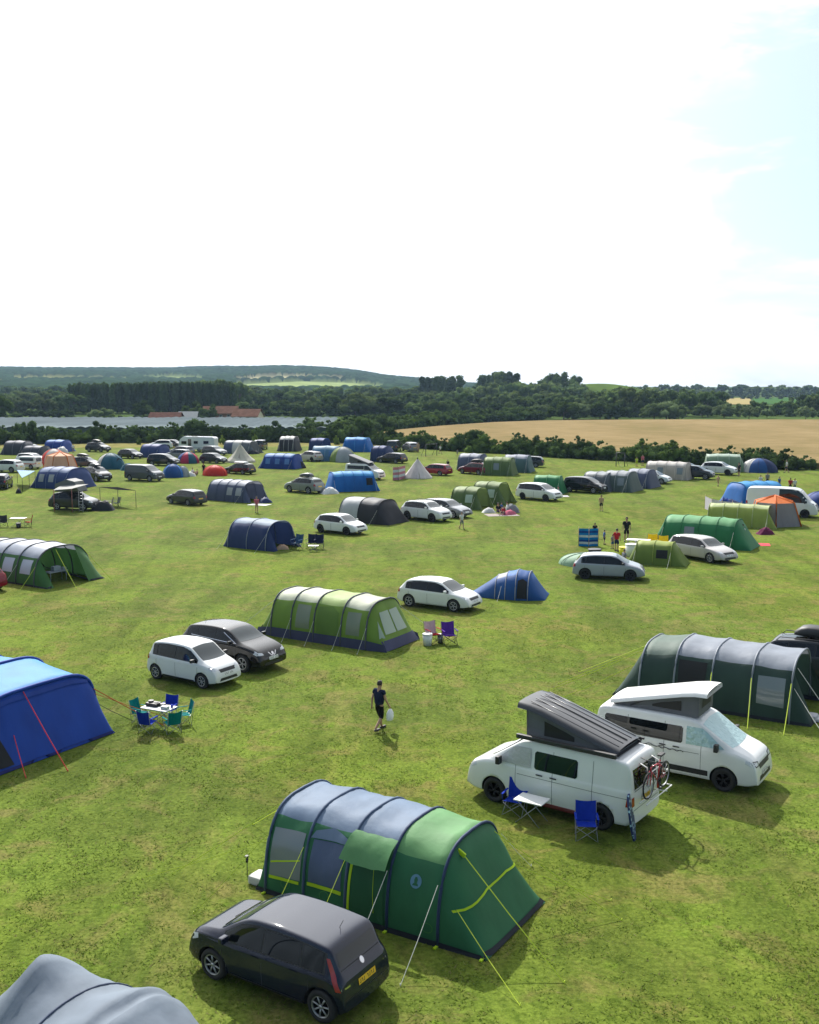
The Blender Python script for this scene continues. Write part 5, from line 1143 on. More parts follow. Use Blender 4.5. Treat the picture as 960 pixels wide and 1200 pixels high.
guy(T3, (0, -1.2, 1.6), (-1.9, -2.0, 0), ROPEW, .008); guy(T3, (0, .9, 1.7), (-2.0, 1.2, 0), ROPEW, .008); guy(T3, (5.1, 1.2, 1.5), (6.7, 2.4, 0), ROPEW, .008)
# --- big blue tent, left edge
bl = FB('blue_wall', (.008, .05, .30), .12); blr = FB('blue_roof', (.055, .27, .60), .25); bls = FB('blue_skirt', (.012, .02, .13)); hw = 2.25
pe = (P(2, 909)+P(131, 860))/2; a4 = R(-31); ext = 7.2; o4 = pe - Vector((math.cos(a4), math.sin(a4), 0))*ext
T4, sh4, bv4 = tent('family_tent', 'large bright blue family tent with red guy ropes, cut by the left edge', 'tent', o4, -31,
    [(0, hw, 2.1), (2.2, hw, 2.2), (4.2, hw, 2.35), (6.35, hw, 2.05), (ext, hw*1.0, .02)], [(blr, bl, .26), (blr, bl, .26), (blr, bl, .26), (bl, bl, .5)], pole_m=bl, pole_r=.06, skirt=(bls, .10), a=.42, b=.50, n=28, nsub=5, wr=.014, open_faces=[])
patch(T4, bv4, [(-2.2, .15), (-1.62, .15), (-1.95, 1.45), (-2.2, 1.5)], 'x+', DARKIN, 'painted_doorway_shade', .03)  # dark patch painted for the shaded inside; the wall itself is closed
patch(T4, bv4, [(4.5, .1), (5.9, .1), (6.1, 1.45), (4.5, 1.5)], 'y-', DARKIN, 'painted_doorway_shade', .02)  # flat dark patch painted in place of an opening into shade
patch(T4, bv4, [(-2.22, 1.72), (-1.2, 1.90), (1.2, 1.90), (2.2, 1.70), (2.2, 1.60), (1.2, 1.78), (-1.2, 1.78), (-2.22, 1.60)], 'x+', FB('blue_valance', (.014, .05, .28)), 'valance', .03)
guy(T4, (6.4, -.6, 1.98), (8.6, -.9, 0), ROPER, .017); guy(T4, (6.75, -1.3, .95), (8.0, -1.9, 0), ROPER, .012); guy(T4, (6.45, 2.1, 1.4), (8.1, 3.6, 0), ROPEO, .017); guy(T4, (6.4, 2.2, 1.2), (7.6, 4.3, 0), ROPEO, .010); guy(T4, (6.3, -2.0, 1.6), (7.0, -4.4, 0), ROPER, .018); guy(T4, (6.0, 2.2, 1.0), (6.9, 3.4, 0), BLACKP, .010)
# --- pale blue grey tent in the bottom left corner
gb = FB('pale_grey_blue', (.165, .20, .245), .15, rough=.75, bump=.35); gbd = FB('grey_blue_pole', (.06, .08, .13))
ap = P(66, 1128, 1.72)
T5, sh5, bv5 = tent('tunnel_tent', 'pale blue grey tent in the bottom left corner, only its roof in view', 'tent', (ap.x-.28, ap.y+.05, 0), -34,
    [(-1.8, 1.2, .02, 1, 1), (.0, 1.7, 1.82, 1.35, 1.9), (.85, 1.6, 1.38, .95, 1.05), (1.75, 1.5, 1.60, .75, .90), (2.1, 1.5, 1.58, .8, .95), (2.9, 1.5, 1.22, .9, 1.1), (4.1, 1.4, .85, 1, 1.2), (5.1, 1.1, .02, 1, 1)], [(gb, gb, .3)], pole_m=gbd, pole_r=.022, a=.85, b=.95, n=30, nsub=6, wr=.03, sag=.04, poles=(2, 5))
# --- green and silver tunnel, left
g6 = FB('green_six', (.045, .13, .035)); s6 = FB('silver_six', (.34, .37, .44), .2, rough=.45); hw = 2.0; 
o6 = near_origin(40, 688, hw, A0); o6 = o6 - Vector((math.cos(R(A0)), math.sin(R(A0)), 0))*6.2
T6, sh6, bv6 = tent('tunnel_tent', 'wide green tunnel tent with silver roof and open dark front, at the left edge', 'tent', o6, A0,
    [(0, hw, 2.0), (1.5, hw, 2.1), (3.0, hw, 2.15), (4.6, hw, 2.15), (6.2, hw, 2.1), (7.4, hw, .02)], [(s6, g6, .26)]*4+[(g6, g6, .5)], pole_m=pgs, pole_r=.045, skirt=(dsk, .10), a=.66, b=.84, n=24, open_faces=[(4, .42, .76)])
for x in (.3, 1.8, 3.3, 4.9): patch(T6, bv6, [(x, .65), (x+.9, .65), (x+.95, 1.42), (x+.05, 1.42)], 'y-', pm('pale_blue_window', (.34, .38, .46), rough=.3), 'window_blind')
patch(T6, bv6, [(-.30, .25), (-.85, .25), (-.78, .5), (-.35, .5)][::-1], 'x+', WHITE_TRIM, 'white_label', .02)
for s, c in ((-.55, ROPE), (1.2, ROPE)): guy(T6, (6.35, s, 1.95), (8.6, s*1.5-.2, 0), c, .016)
guy(T6, (6.2, -1.8, 1.2), (6.3, -3.0, 0), ROPE, .012); guy(T6, (4.6, -1.8, 1.2), (4.7, -3.0, 0), ROPEW, .009)
mb = MB(); mb.box((-.1, .3, .55), (1.3, .5, .06)); mb.box((-.1, .3, .72), (.5, .3, .28), bev=.05); mb.box((.4, .25, .66), (.25, .25, .16), bev=.04)
for x in (-.65, .45):
    for y in (.1, .5): mb.tube([(x, y, 0), (x, y, .53)], .02, 5)
q = mb.build('camp_kitchen', pm('kitchen_grey', (.30, .34, .38), rough=.6)); q.location = Matrix.Translation(T6.location) @ Matrix.Rotation(R(A0), 4, 'Z') @ Vector((5.9, .1, 0)); q.rotation_euler = (0, 0, R(A0+90)); tag(q, 'camp kitchen table with gear inside the open green and silver tent', 'camp kitchen')
for s, t_ in ((1, 'first'), ):
    pass
# generic smaller tunnels ------------------------------------------------
def tun(label, near_px, L_, hw, h, roof, side, f0=.28, ang=A0, nb=3, s0=.8, s1=.8, name='tunnel_tent', skirt=None, poles=None, openr=None, wins=(), group=None, a=.66, b=.82, n=18, right=False, guys=True, wm=None, end_open=False):
    """near_px: where the near edge of the first arch meets the ground (right=True: the last arch)"""
    L_ *= .88; s0 *= .75; s1 *= .8; hw *= .93; h *= .98
    o = near_origin(*near_px, hw, ang); d = Vector((math.cos(R(ang)), math.sin(R(ang)), 0))
    if right: o = o-d*L_
    roofs = roof if isinstance(roof, list) else [roof]*nb; sides = side if isinstance(side, list) else [side]*nb
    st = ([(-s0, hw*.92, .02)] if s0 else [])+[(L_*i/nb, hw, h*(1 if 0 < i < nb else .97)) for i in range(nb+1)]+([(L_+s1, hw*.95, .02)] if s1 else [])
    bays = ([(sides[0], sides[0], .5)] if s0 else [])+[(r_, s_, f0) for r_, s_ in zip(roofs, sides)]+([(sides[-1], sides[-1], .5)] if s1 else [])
    op = [(len(bays)-1, .30, .70)] if openr else []
    if end_open: op = [(len(bays)-1, 0, 1)]
    T, s_, bv_ = tent(name, label, 'tent', o, ang, st, bays, group, a=a, b=b, n=n, poles=True, pole_m=poles or roofs[0], pole_r=.028, skirt=skirt, open_faces=op, nsub=3, seed=near_px[0])
    for i in wins: x = L_*(i+.5)/nb; patch(T, bv_, rect(x-.35, h*.32, x+.35, h*.68), 'y-', wm or CLEAR, 'window', .02, .25)
    if guys:
        for x in (0, L_):
            guy(T, (x, -hw*.9, h*.6), (x, -hw-1.1, 0), ROPEW, .008)
    return T
C = lambda n, c, t=.15: FB(n, c, t)
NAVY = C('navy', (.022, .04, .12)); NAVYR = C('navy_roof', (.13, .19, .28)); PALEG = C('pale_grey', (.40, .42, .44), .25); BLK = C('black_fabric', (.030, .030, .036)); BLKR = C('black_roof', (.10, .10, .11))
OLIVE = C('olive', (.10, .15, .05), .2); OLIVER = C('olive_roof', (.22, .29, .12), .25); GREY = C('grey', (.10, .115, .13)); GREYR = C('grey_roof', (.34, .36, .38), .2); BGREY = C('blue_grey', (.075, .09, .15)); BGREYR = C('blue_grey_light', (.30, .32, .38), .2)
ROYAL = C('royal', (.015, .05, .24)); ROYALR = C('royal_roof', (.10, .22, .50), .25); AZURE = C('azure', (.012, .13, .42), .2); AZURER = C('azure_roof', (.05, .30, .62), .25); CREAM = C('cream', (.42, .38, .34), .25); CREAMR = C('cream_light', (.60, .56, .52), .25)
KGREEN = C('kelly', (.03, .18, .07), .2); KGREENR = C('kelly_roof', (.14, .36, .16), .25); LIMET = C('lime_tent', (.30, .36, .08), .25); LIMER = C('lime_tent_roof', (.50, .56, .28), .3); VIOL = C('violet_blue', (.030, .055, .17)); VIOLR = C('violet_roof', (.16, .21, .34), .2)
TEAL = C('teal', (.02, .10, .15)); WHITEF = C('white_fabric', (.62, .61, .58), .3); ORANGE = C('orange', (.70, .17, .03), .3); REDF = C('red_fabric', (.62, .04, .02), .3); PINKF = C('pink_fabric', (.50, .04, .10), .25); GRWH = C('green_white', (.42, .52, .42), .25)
T7 = tun('navy blue tunnel tent with pale piping and dark open porch beside two folding chairs', (267, 641), 3.9, 1.7, 2.0, NAVYR, NAVY, .33, nb=2, s0=.8, s1=.9, openr=True, poles=BGREYR, a=.7, b=.85)
T8 = tun('tunnel tent half white and half charcoal beside the white hatchback', (397, 611), 4.3, 1.8, 2.0, [PALEG, BLKR], [PALEG, BLK], .30, nb=2, s0=.4, s1=1.5, poles=BLK)
T23 = tun('long grey blue tunnel tent with pale roof and a child standing at its open end', (243, 586), 5.2, 1.8, 2.05, BGREYR, BGREY, .30, nb=4, s0=.8, s1=.9, openr=True, wins=(2, 3), wm=GREYR, poles=BGREY)
T24 = tun('royal blue tunnel tent with pale stripes behind the grey green SUV', (308, 549), 4.9, 1.9, 2.05, ROYALR, ROYAL, .26, ang=-20, nb=3, s0=1.2, s1=.7, wins=(0, 1, 2), wm=ROYALR, poles=ROYAL)
T25 = tun('bright sky blue tunnel tent with a dark doorway, beside the grey green SUV', (392, 576.8), 5.0, 1.9, 2.1, AZURER, AZURE, .28, ang=15, nb=4, s0=.7, s1=.8, poles=AZURE, wins=(3,), wm=DARKIN)  # dark doorway is a flat patch with interior shade painted in
T10a = tun('olive tunnel tent on the left of the pair by the white SUV', (528, 596), 2.7, 1.8, 2.0, OLIVER, OLIVE, .34, ang=-28, nb=2, s0=.3, s1=.8, openr=True, wins=(1,), wm=GRWH, poles=OLIVE)
T10b = tun('olive tunnel tent on the right of the pair with a family at its open front', (553, 590), 2.9, 1.8, 2.1, OLIVER, OLIVE, .34, ang=-28, nb=2, s0=.3, s1=1.1, openr=True, wins=(1,), wm=GRWH, poles=OLIVE)
T11 = tun('small bright green tunnel tent behind the white people carrier', (625, 578), 3.0, 1.4, 1.9, KGREENR, KGREEN, .34, ang=-20, nb=2, s0=.6, s1=.7)
T12a = tun('grey tunnel tent nearest the black people carrier', (682, 575), 2.9, 2.0, 2.05, GREYR, GREY, .32, nb=2, s0=1.0, s1=.8)
T12b = tun('grey green tunnel tent in the middle of the grey row with pale roof', (706, 575.5), 3.0, 2.0, 2.2, GREYR, C('grey_green', (.09, .12, .11)), .30, nb=2, s0=1.0, s1=.8, wins=(1,))
T12c = tun('blue grey tunnel tent at the right end of the grey row', (733, 571.5), 2.6, 2.0, 2.1, BGREYR, BGREY, .30, nb=2, s0=.9, s1=.7)
T13 = tun('cream tunnel tent with tinted windows between the grey row and dark crossover', (756, 561), 5.4, 1.8, 2.15, CREAMR, CREAM, .28, nb=4, s0=.3, s1=.5, wins=(1, 3), ang=-30)
T14 = tun('pale green and white tunnel tent behind the white SUV by the right hedge', (828, 552.5), 4.8, 2.0, 2.3, GRWH, C('sage_side', (.16, .24, .15)), .34, nb=3, s0=.6, s1=1.2, ang=-14)
T16 = tun('azure blue tunnel tent behind the large white panel van', (878, 592), 4.6, 2.0, 2.1, AZURER, AZURE, .30, ang=20, nb=3, s0=1.1, s1=.6)
T18 = tun('pale yellow green tunnel tent with an open porch behind the bright green one', (829, 616), 5.2, 1.35, 1.8, LIMER, LIMET, .34, nb=4, s0=.4, s1=.9, openr=True, ang=-26)
T19 = tun('long bright green tunnel tent with pointed right end behind the silver beige estate', (776, 638), 5.6, 1.75, 2.05, KGREENR, KGREEN, .30, ang=-31, nb=4, s0=1.2, s1=1.5, wins=(1,), poles=KGREEN)
T20 = tun('small lime tunnel tent with dark mesh door next to the silver blue hatchback', (744, 661), 2.5, 1.15, 1.45, LIMET, C('lime_dark', (.15, .21, .04), .2), .36, ang=-24, nb=2, s0=.8, s1=1.2, wins=(1,), wm=DARKIN)
T30 = tun('navy blue tunnel tent behind the two black cars in the back left rows', (164, 536), 3.6, 2.0, 2.1, C('navy_mid', (.07, .09, .24)), VIOL, .32, nb=2, s0=.5, s1=.7, ang=-20)
T32 = tun('large violet blue tunnel tent in front of the orange pyramid', (42, 572), 4.6, 2.4, 2.3, VIOLR, VIOL, .30, ang=-22, nb=3, s0=1.5, s1=1.0, wins=(0, 1), wm=GREYR)
T34 = tun('royal blue tent with people outside at the left hedge', (52, 530), 3.4, 2.2, 2.1, ROYALR, ROYAL, .34, ang=-10, nb=2, s0=.6, s1=1.0)
T35 = tun('dark grey low tent at the far left hedge', (4, 533), 3.6, 2.2, 2.3, C('slate_roof', (.16, .17, .20)), C('slate_side', (.05, .055, .07)), .34, ang=-10, nb=2, s0=1.2, s1=1.5)
T35b = tun('low charcoal grey tent beside the dark grey car near the far left hedge', (26, 535), 3.4, 1.9, 1.7, C('slate_roof', (.16, .17, .20)), C('slate_side', (.05, .055, .07)), .34, ang=-15, nb=2, s0=.8, s1=1.0)
T36 = tun('silver and grey striped tunnel tent right of the white caravan', (262, 531.5), 5.2, 2.1, 2.2, [GREYR, WHITEF, GREYR], [BGREY, WHITEF, GREY], .32, ang=-16, nb=3, s0=.4, s1=1.4, openr=True)
T37 = tun('grey and white domed tent under the left hedge with dark lower walls', (327, 529), 2.8, 2.6, 2.6, WHITEF, BLK, .26, ang=-8, nb=3, s0=.7, s1=.7)
T38 = tun('navy tunnel tent partly hidden behind the pale blue one', (362, 529), 2.8, 2.0, 2.3, ROYAL, NAVY, .36, ang=-20, nb=2, s0=.4, s1=.6, openr=True)
T39 = tun('pale blue tunnel tent behind the small silver SUV', (366, 540.5), 4.3, 1.8, 2.3, C('pale_blue_roof', (.30, .42, .52), .25), C('pale_blue_side', (.10, .22, .36), .2), .30, ang=-8, nb=2, s0=.3, s1=.3, wins=(1,), wm=ROYALR)
T40 = tun('large bright blue domed tent below the tall hedgerow tree', (403, 529.5), 4.2, 2.4, 2.5, AZURER, AZURE, .36, ang=-12, nb=2, s0=1.0, s1=1.2)
T42 = tun('small navy tent beside the black estate in the back rows', (434, 541), 2.4, 1.8, 2.4, VIOL, NAVY, .36, ang=-28, nb=2, s0=.3, s1=1.3)
T43a = tun('grey blue tunnel tent at the left end of the row behind the maroon estate', (536, 550.5), 3.4, 2.0, 2.2, BGREYR, BGREY, .30, ang=-25, nb=2, s0=.3, s1=.6)
T43b = tun('olive green tunnel tent in the row beside the maroon estate', (566, 557), 3.8, 2.0, 2.3, OLIVER, OLIVE, .30, ang=-18, nb=3, s0=.5, s1=.6, wins=(1,))
T43c = tun('teal and grey tunnel tent right of the olive one in the same row', (590, 553.5), 3.4, 2.0, 2.3, BGREYR, C('teal_grey', (.07, .13, .14)), .30, ang=-18, nb=2, s0=.5, s1=.7)
# domes, tipis, pyramids --------------------------------------------------
def dome(label, u, v, rx, ry, h, mats, ang=A0, name='dome_tent', n=8, porch=None, cat='tent', pw=1.0):
    """crossed-pole dome: gores between curved seams"""
    r = empty(name, P(u, v), R(ang), label, cat); mb = MB(); k = 24; m = 8; rings = []
    for j in range(m+1):
        t = j/m*math.pi/2; rings.append([mb.bm.verts.new((rx*math.cos(t)**pw*math.cos(2*math.pi*i/k)*(1-.035*abs(math.sin(2*math.pi*i/k*n/4))), ry*math.cos(t)**pw*math.sin(2*math.pi*i/k)*(1-.03*abs(math.sin(2*math.pi*i/k*n/4))), h*math.sin(t))) for i in range(k)])
    for A, B in zip(rings, rings[1:]):
        for i in range(k):
            mb.mi = ((i*len(mats)*2)//k) % len(mats); mb.face([A[i], A[(i+1) % k], B[(i+1) % k], B[i]], True)
    mb.build('fabric_shell', mats, r); mb = MB()
    for q in range(4):
        a = q*math.pi/4; mb.tube([(rx*1.01*math.cos(t)*math.cos(a), ry*1.01*math.cos(t)*math.sin(a), h*1.01*math.sin(t)) for t in np.linspace(0, math.pi, 16)], .02, 4)
    mb.build('pole', mats[-1], r)
    if porch is not None:
        mb = MB(); mb.poly([(rx*.80, -ry*.35, .05), (rx*.80, ry*.35, .05), (rx*.66, ry*.25, h*.62), (rx*.62, 0, h*.72), (rx*.66, -ry*.25, h*.62)]); 
        for v_ in mb.bm.verts: v_.co.x += rx*.12
        mb.build('doorway', porch, r)  # flat dark sheet painted as the shaded interior, no real opening
    return r
def cone_tent(label, u, v, rad, h, mat, wall=.35, ang=0, name='bell_tent', k=10, cap=None, curve=.18):
    r = empty(name, P(u, v), R(ang), label, 'tent'); mb = MB(); rings = []
    prof = [(rad*1.02, 0), (rad, wall)]+[(rad*(1-t)*(1-curve*math.sin(math.pi*t)), wall+(h-wall)*t) for t in (.2, .4, .6, .8, .97)]
    for q, z in prof: rings.append([mb.bm.verts.new((q*math.cos(2*math.pi*i/(2*k))*(1 if i % 2 else .95), q*math.sin(2*math.pi*i/(2*k))*(1 if i % 2 else .95), z)) for i in range(2*k)])
    for A, B in zip(rings, rings[1:]):
        for i in range(2*k): mb.face([A[i], A[(i+1) % (2*k)], B[(i+1) % (2*k)], B[i]])
    mb.build('canvas', mat, r); mb = MB(); mb.tube([(0, 0, h*.9), (0, 0, h+.12)], .09, 6); mb.build('peak_cap', cap or BLACKP, r)
    mb = MB(); mb.poly([(rad*1.02*math.cos(-1.7), rad*1.02*math.sin(-1.7), .02), (rad*1.02*math.cos(-1.4), rad*1.02*math.sin(-1.4), .02), (rad*.45*math.cos(-1.5), rad*.45*math.sin(-1.5), h*.52)]); mb.build('door_flap', C('flap_cream', (.33, .30, .25)), r)  # flap in a darker cream than the canvas
    return r
# the small blue dome by the white hatchback: low tunnel, grey band, dark patch painted for the shade inside its open door
MB_ = C('mid_blue', (.02, .085, .27), .2)
T9, s9, bv9 = tent('tunnel_tent', 'small low blue tent with grey band and dark open door beside the white hatchback', 'tent', near_origin(590, 703, 1.35, -8), -14,
    [(-1.85, .8, .02), (-.35, 1.2, 1.08), (.2, 1.3, 1.28), (.75, 1.35, 1.42), (1.4, 1.3, 1.34), (2.3, 1.0, .02)], [(MB_, MB_, .4), (C('band_grey', (.30, .31, .36)), MB_, .36), (AZURE, MB_, .34), (MB_, MB_, .34), (MB_, MB_, .5)], a=.8, b=.9, n=20, pole_m=C('band_grey', (.30, .31, .36)), pole_r=.025)
patch(T9, bv9, [(.82, .10), (1.36, .10), (1.34, .95), (1.1, 1.08), (.85, 1.0)], 'y-', DARKIN, 'painted_doorway_shade', .02, .2); guy(T9, (.0, -1.2, .7), (-.1, -1.9, 0), ROPEW, .008)  # door is a dark patch, painting the unlit inside of the tent
dome('small royal blue dome tent between the dark grey van and the red tent', 203, 559, 1.4, 1.35, 1.6, [AZURE, C('mid_blue', (.02, .085, .27))], porch=None)
dome('orange red dome tent behind the low black car', 252, 557, 1.75, 1.4, 1.3, [REDF, C('red_dark', (.55, .03, .02))])
dome('pink and blue dome tent right of the black people carrier', 220.5, 542.5, 1.8, 1.6, 1.6, [PINKF, ROYAL, PINKF, TEAL])
dome('teal dome tent with white roof beside the black SUV with a roof box', 130, 549, 2.2, 1.8, 2.1, [TEAL, WHITEF, TEAL, TEAL], porch=DARKIN)
dome('white and blue dome tent alone by the right hedge', 889, 553, 2.4, 1.8, 1.8, [WHITEF, C('mid_blue', (.02, .085, .27)), NAVY], porch=None, ang=-20)
dome('green and grey dome tent before the big bright blue tent', 402, 541, 2.2, 1.8, 2.2, [C('moss', (.17, .24, .06), .2), GREYR])
dome('flat pale green pop-up shelter lying behind the silver blue hatchback', 688, 662, 1.9, 1.3, .75, [C('mint', (.30, .46, .32), .3), C('mint_dark', (.08, .16, .11))], name='beach_shelter', cat='beach shelter')
dome('small blue tent cut by the right edge beyond the white panel van', 962, 596, 1.8, 1.6, 1.6, [ROYAL, VIOL])
dome('small grey green tent beside people sitting left of the red tent', 214.5, 558.5, .9, .8, 1.3, [C('sage_tent', (.22, .28, .25)), GREYR])
cone_tent('cream bell tent with pointed peak behind the low black car', 282, 541.5, 2.2, 2.7, C('bell_canvas', (.52, .50, .42), .3), .25, cap=C('bell_canvas', (.52, .50, .42)))
cone_tent('white teepee with a dark tip next to the bright red car', 489.5, 560, 1.9, 2.4, C('teepee_canvas', (.60, .56, .55), .3), .12, name='teepee', k=6, curve=.05)
def gazebo(label, u, v, rad, h, roofm, wallm, trim, ang=0, k=6, peak=.75, name='gazebo'):
    r = empty(name, P(u, v), R(ang), label, 'gazebo'); mb = MB(); rt = rad*.72
    P_ = lambda q, i, z: (q*math.cos(2*math.pi*i/k), q*math.sin(2*math.pi*i/k), z)
    mb2 = MB(); mb3 = MB()
    for i in range(k):
        a0, a1 = P_(rad, i, 0), P_(rad, i+1, 0); b0, b1 = P_(rt, i, h*.78), P_(rt, i+1, h*.78); 
        mb.face([mb.bm.verts.new(p) for p in (b0, b1, (0, 0, h))]); mb2.face([mb2.bm.verts.new(p) for p in (a0, a1, b1, b0)]); mb3.tube([a0, b0, (0, 0, h)], .07, 5)
    mb.build('roof', roofm, r); mb2.build('side_wall', wallm, r); mb3.build('pole_sleeve', trim, r); return r
gazebo('orange topped hexagonal gazebo tent with pale grey mesh walls beside the panel van', 907, 614, 2.3, 2.35, ORANGE, C('mesh_grey', (.28, .27, .28), .3), ORANGE, 15)
gazebo('orange and cream pyramid tent behind the violet blue tunnel tent', 71, 551, 2.3, 2.5, C('peach', (.72, .38, .20), .35), C('peach_wall', (.62, .42, .30), .35), ORANGE, 20, 6)
gazebo('pale yellow shelter roof behind the pale yellow green tunnel', 858, 611, 1.6, 1.5, LIMER, LIMET, LIMER, 20, 4)
dome('red and white tent just behind the orange pyramid tent', 64, 544, 2.2, 1.8, 2.2, [REDF, WHITEF])
# the caravan
def caravan():
    r = empty('caravan', P(233, 529), R(-8), 'white caravan parked under the left hedge, windows and dark door facing the field', 'caravan')
    L_, W_, H_ = 6.4, 2.2, 2.45; side = [(-3.2, .35), (3.0, .35), (3.2, .7), (3.15, 2.3), (2.9, 2.5), (-2.3, 2.6), (-2.9, 2.15), (-3.2, 1.5)]
    mb = MB(); f0 = [mb.bm.verts.new((x, -W_/2, z)) for x, z in side]; f1 = [mb.bm.verts.new((x, W_/2, z)) for x, z in side]; mb.face(f0); mb.face(f1[::-1])
    for i in range(len(side)): mb.face([f0[i], f0[(i+1) % len(side)], f1[(i+1) % len(side)], f1[i]])
    bmesh.ops.bevel(mb.bm, geom=mb.bm.edges[:], offset=.08, segments=2, affect='EDGES'); mb.build('body', PAINTS['white'], r)
    for x, w_, z, h_ in ((-2.2, .9, 1.55, .5), (-.1, .7, 1.6, .45), (1.7, .9, 1.6, .5)):
        mb = MB(); mb.box((x, -W_/2-.01, z), (w_, .05, h_), bev=.02); mb.build('window', CGLASS, r)
    mb = MB(); mb.box((-1.2, -W_/2-.01, 1.3), (.6, .06, 1.75), bev=.02); mb.build('door', GLASS_D, r)
    mb = MB(); mb.box((0, -W_/2-.012, .7), (6.1, .02, .08)); mb.build('side_stripe', pm('stripe_grey', (.25, .27, .3)), r)
    for s in (-1, 1): wheel(r, .4, s*(W_/2-.1), .32, 'steel', s)
    mb = MB(); mb.tube([(-3.1, -.6, .45), (-4.3, 0, .45)], .04, 5); mb.tube([(-3.1, .6, .45), (-4.3, 0, .45)], .04, 5); mb.tube([(-4.1, 0, .45), (-4.1, 0, 0)], .03, 5); mb.build('drawbar', BLACKP, r)
caravan()
# car with roof tent and awning
rt = park_at('suv', 'dgrey', 88, 597, -14, 'dark off-roader carrying a grey roof tent and awning, left of the dark estate', near=False, scale=1.0)
def rooftent(car):
    r = empty('roof_tent', car.location+Vector((0, 0, 1.66)), car.rotation_euler.z, 'grey folding roof tent with a pale awning opened on the dark off-roader', 'roof tent')
    mb = MB(); mb.poly([(-1.5, -.75, .1), (.9, -.75, .1), (.5, -.75, .95), (-.3, -.75, 1.15), (-1.5, -.75, .7)], thick=None); mb.poly([(-1.5, .75, .1), (.9, .75, .1), (.5, .75, .95), (-.3, .75, 1.15), (-1.5, .75, .7)])
    pr = [(-1.5, .1), (-1.5, .7), (-.3, 1.15), (.5, .95), (.9, .1)]
    for (x0, z0), (x1, z1) in zip(pr, pr[1:]): mb.poly([(x0, -.75, z0), (x1, -.75, z1), (x1, .75, z1), (x0, .75, z0)])
    mb.build('canvas', C('roof_tent_grey', (.16, .165, .165)), r); mb = MB(); mb.box((-.3, 0, .05), (2.5, 1.5, .08)); mb.build('base_board', BLACKP, r)
    mb = MB(); mb.poly([(-.9, -.75, .55), (1.9, -.75, .75), (1.1, -2.2, .45), (-.7, -2.2, .3)], thick=.02); mb.build('awning', C('awning_pale', (.36, .36, .34), .3), r)
    for x, z in ((-.7, .3), (1.1, .45)):
        mb = MB(); mb.tube([(x, -2.2, z), (x, -2.2, -1.66)], .03, 5); mb.build('awning_pole', pm('pole_red', (.3, .10, .09)), r)
    mb = MB()
    for x in (.9, 1.3): mb.tube([(x, -.8, .1), (x+.45, -1.5, -1.66)], .025, 5)
    for k in range(7): t = (k+.5)/7; mb.tube([(.9+.45*t, -.8-.7*t, .1-1.76*t), (1.3+.45*t, -.8-.7*t, .1-1.76*t)], .018, 4)
    mb.build('ladder', ALLOY, r)
rooftent(rt)
def flat_awning(label, pts, z, mat, name='awning_sheet'):
    q = [P(u, v, z) for u, v in pts]; c = sum(q, Vector())/len(q); r = empty(name, (c.x, c.y, 0), 0, label, 'awning'); mb = MB(); mb.poly([(p.x-c.x, p.y-c.y, p.z) for p in q], thick=.02); mb.build('sheet', mat, r)
    for p in q[:: max(1, len(q)//4)]: mb = MB(); mb.tube([(p.x-c.x, p.y-c.y, 0), (p.x-c.x, p.y-c.y, p.z)], .025, 5); mb.build('pole', BLACKP, r)
flat_awning('black awning sheet stretched beside the black SUV with roof box', [(117, 571), (138, 571), (159, 575), (138, 574)], 1.6, pm('black_sheet', (.015, .015, .017), rough=1, spec=0))
flat_awning('light blue awning at the side of the red striped camper', [(20, 551), (41, 552), (34, 556), (26, 560)], 1.5, C('awning_blue', (.10, .28, .55), .3))
# ------------------------------------------------------------------ people
SKIN = pm('skin', (.42, .25, .17), rough=.6, var=.05); SKIN2 = pm('skin_dark', (.20, .11, .07), rough=.6); HAIRD = pm('hair_dark', (.02, .014, .010), rough=.7); HAIRB = pm('hair_brown', (.12, .07, .035), rough=.7); HAIRF = pm('hair_fair', (.38, .27, .14), rough=.7)
cloth = lambda n, c: pm('cloth_'+n, c, rough=.85, var=.10, vscale=8, bump=.3, bscale=14, spec=.1)
def skinmesh(verts, edges, radii, name, mat, parent, levels=2):
    me = bpy.data.meshes.new(name); me.from_pydata(verts, edges, []); o = bpy.data.objects.new(name, me); COL.objects.link(o)
    m = o.modifiers.new('Skin', 'SKIN'); m.use_smooth_shade = True
    if not me.skin_vertices: me.attributes
    for i, r in enumerate(radii):
        sv = me.skin_vertices[0].data[i]; sv.radius = (r, r) if not hasattr(r, '__len__') else r; sv.use_root = (i == 0)
    s = o.modifiers.new('Sub', 'SUBSURF'); s.levels = levels; s.render_levels = levels
    dg = bpy.context.evaluated_depsgraph_get(); dg.update(); r_ = bpy.data.meshes.new_from_object(o.evaluated_get(dg), depsgraph=dg); bpy.data.objects.remove(o)
    r_.materials.clear(); r_.materials.append(mat); r_.polygons.foreach_set('use_smooth', [True]*len(r_.polygons))
    o = bpy.data.objects.new(name, r_); COL.objects.link(o)
    if parent: o.parent = parent
    return o
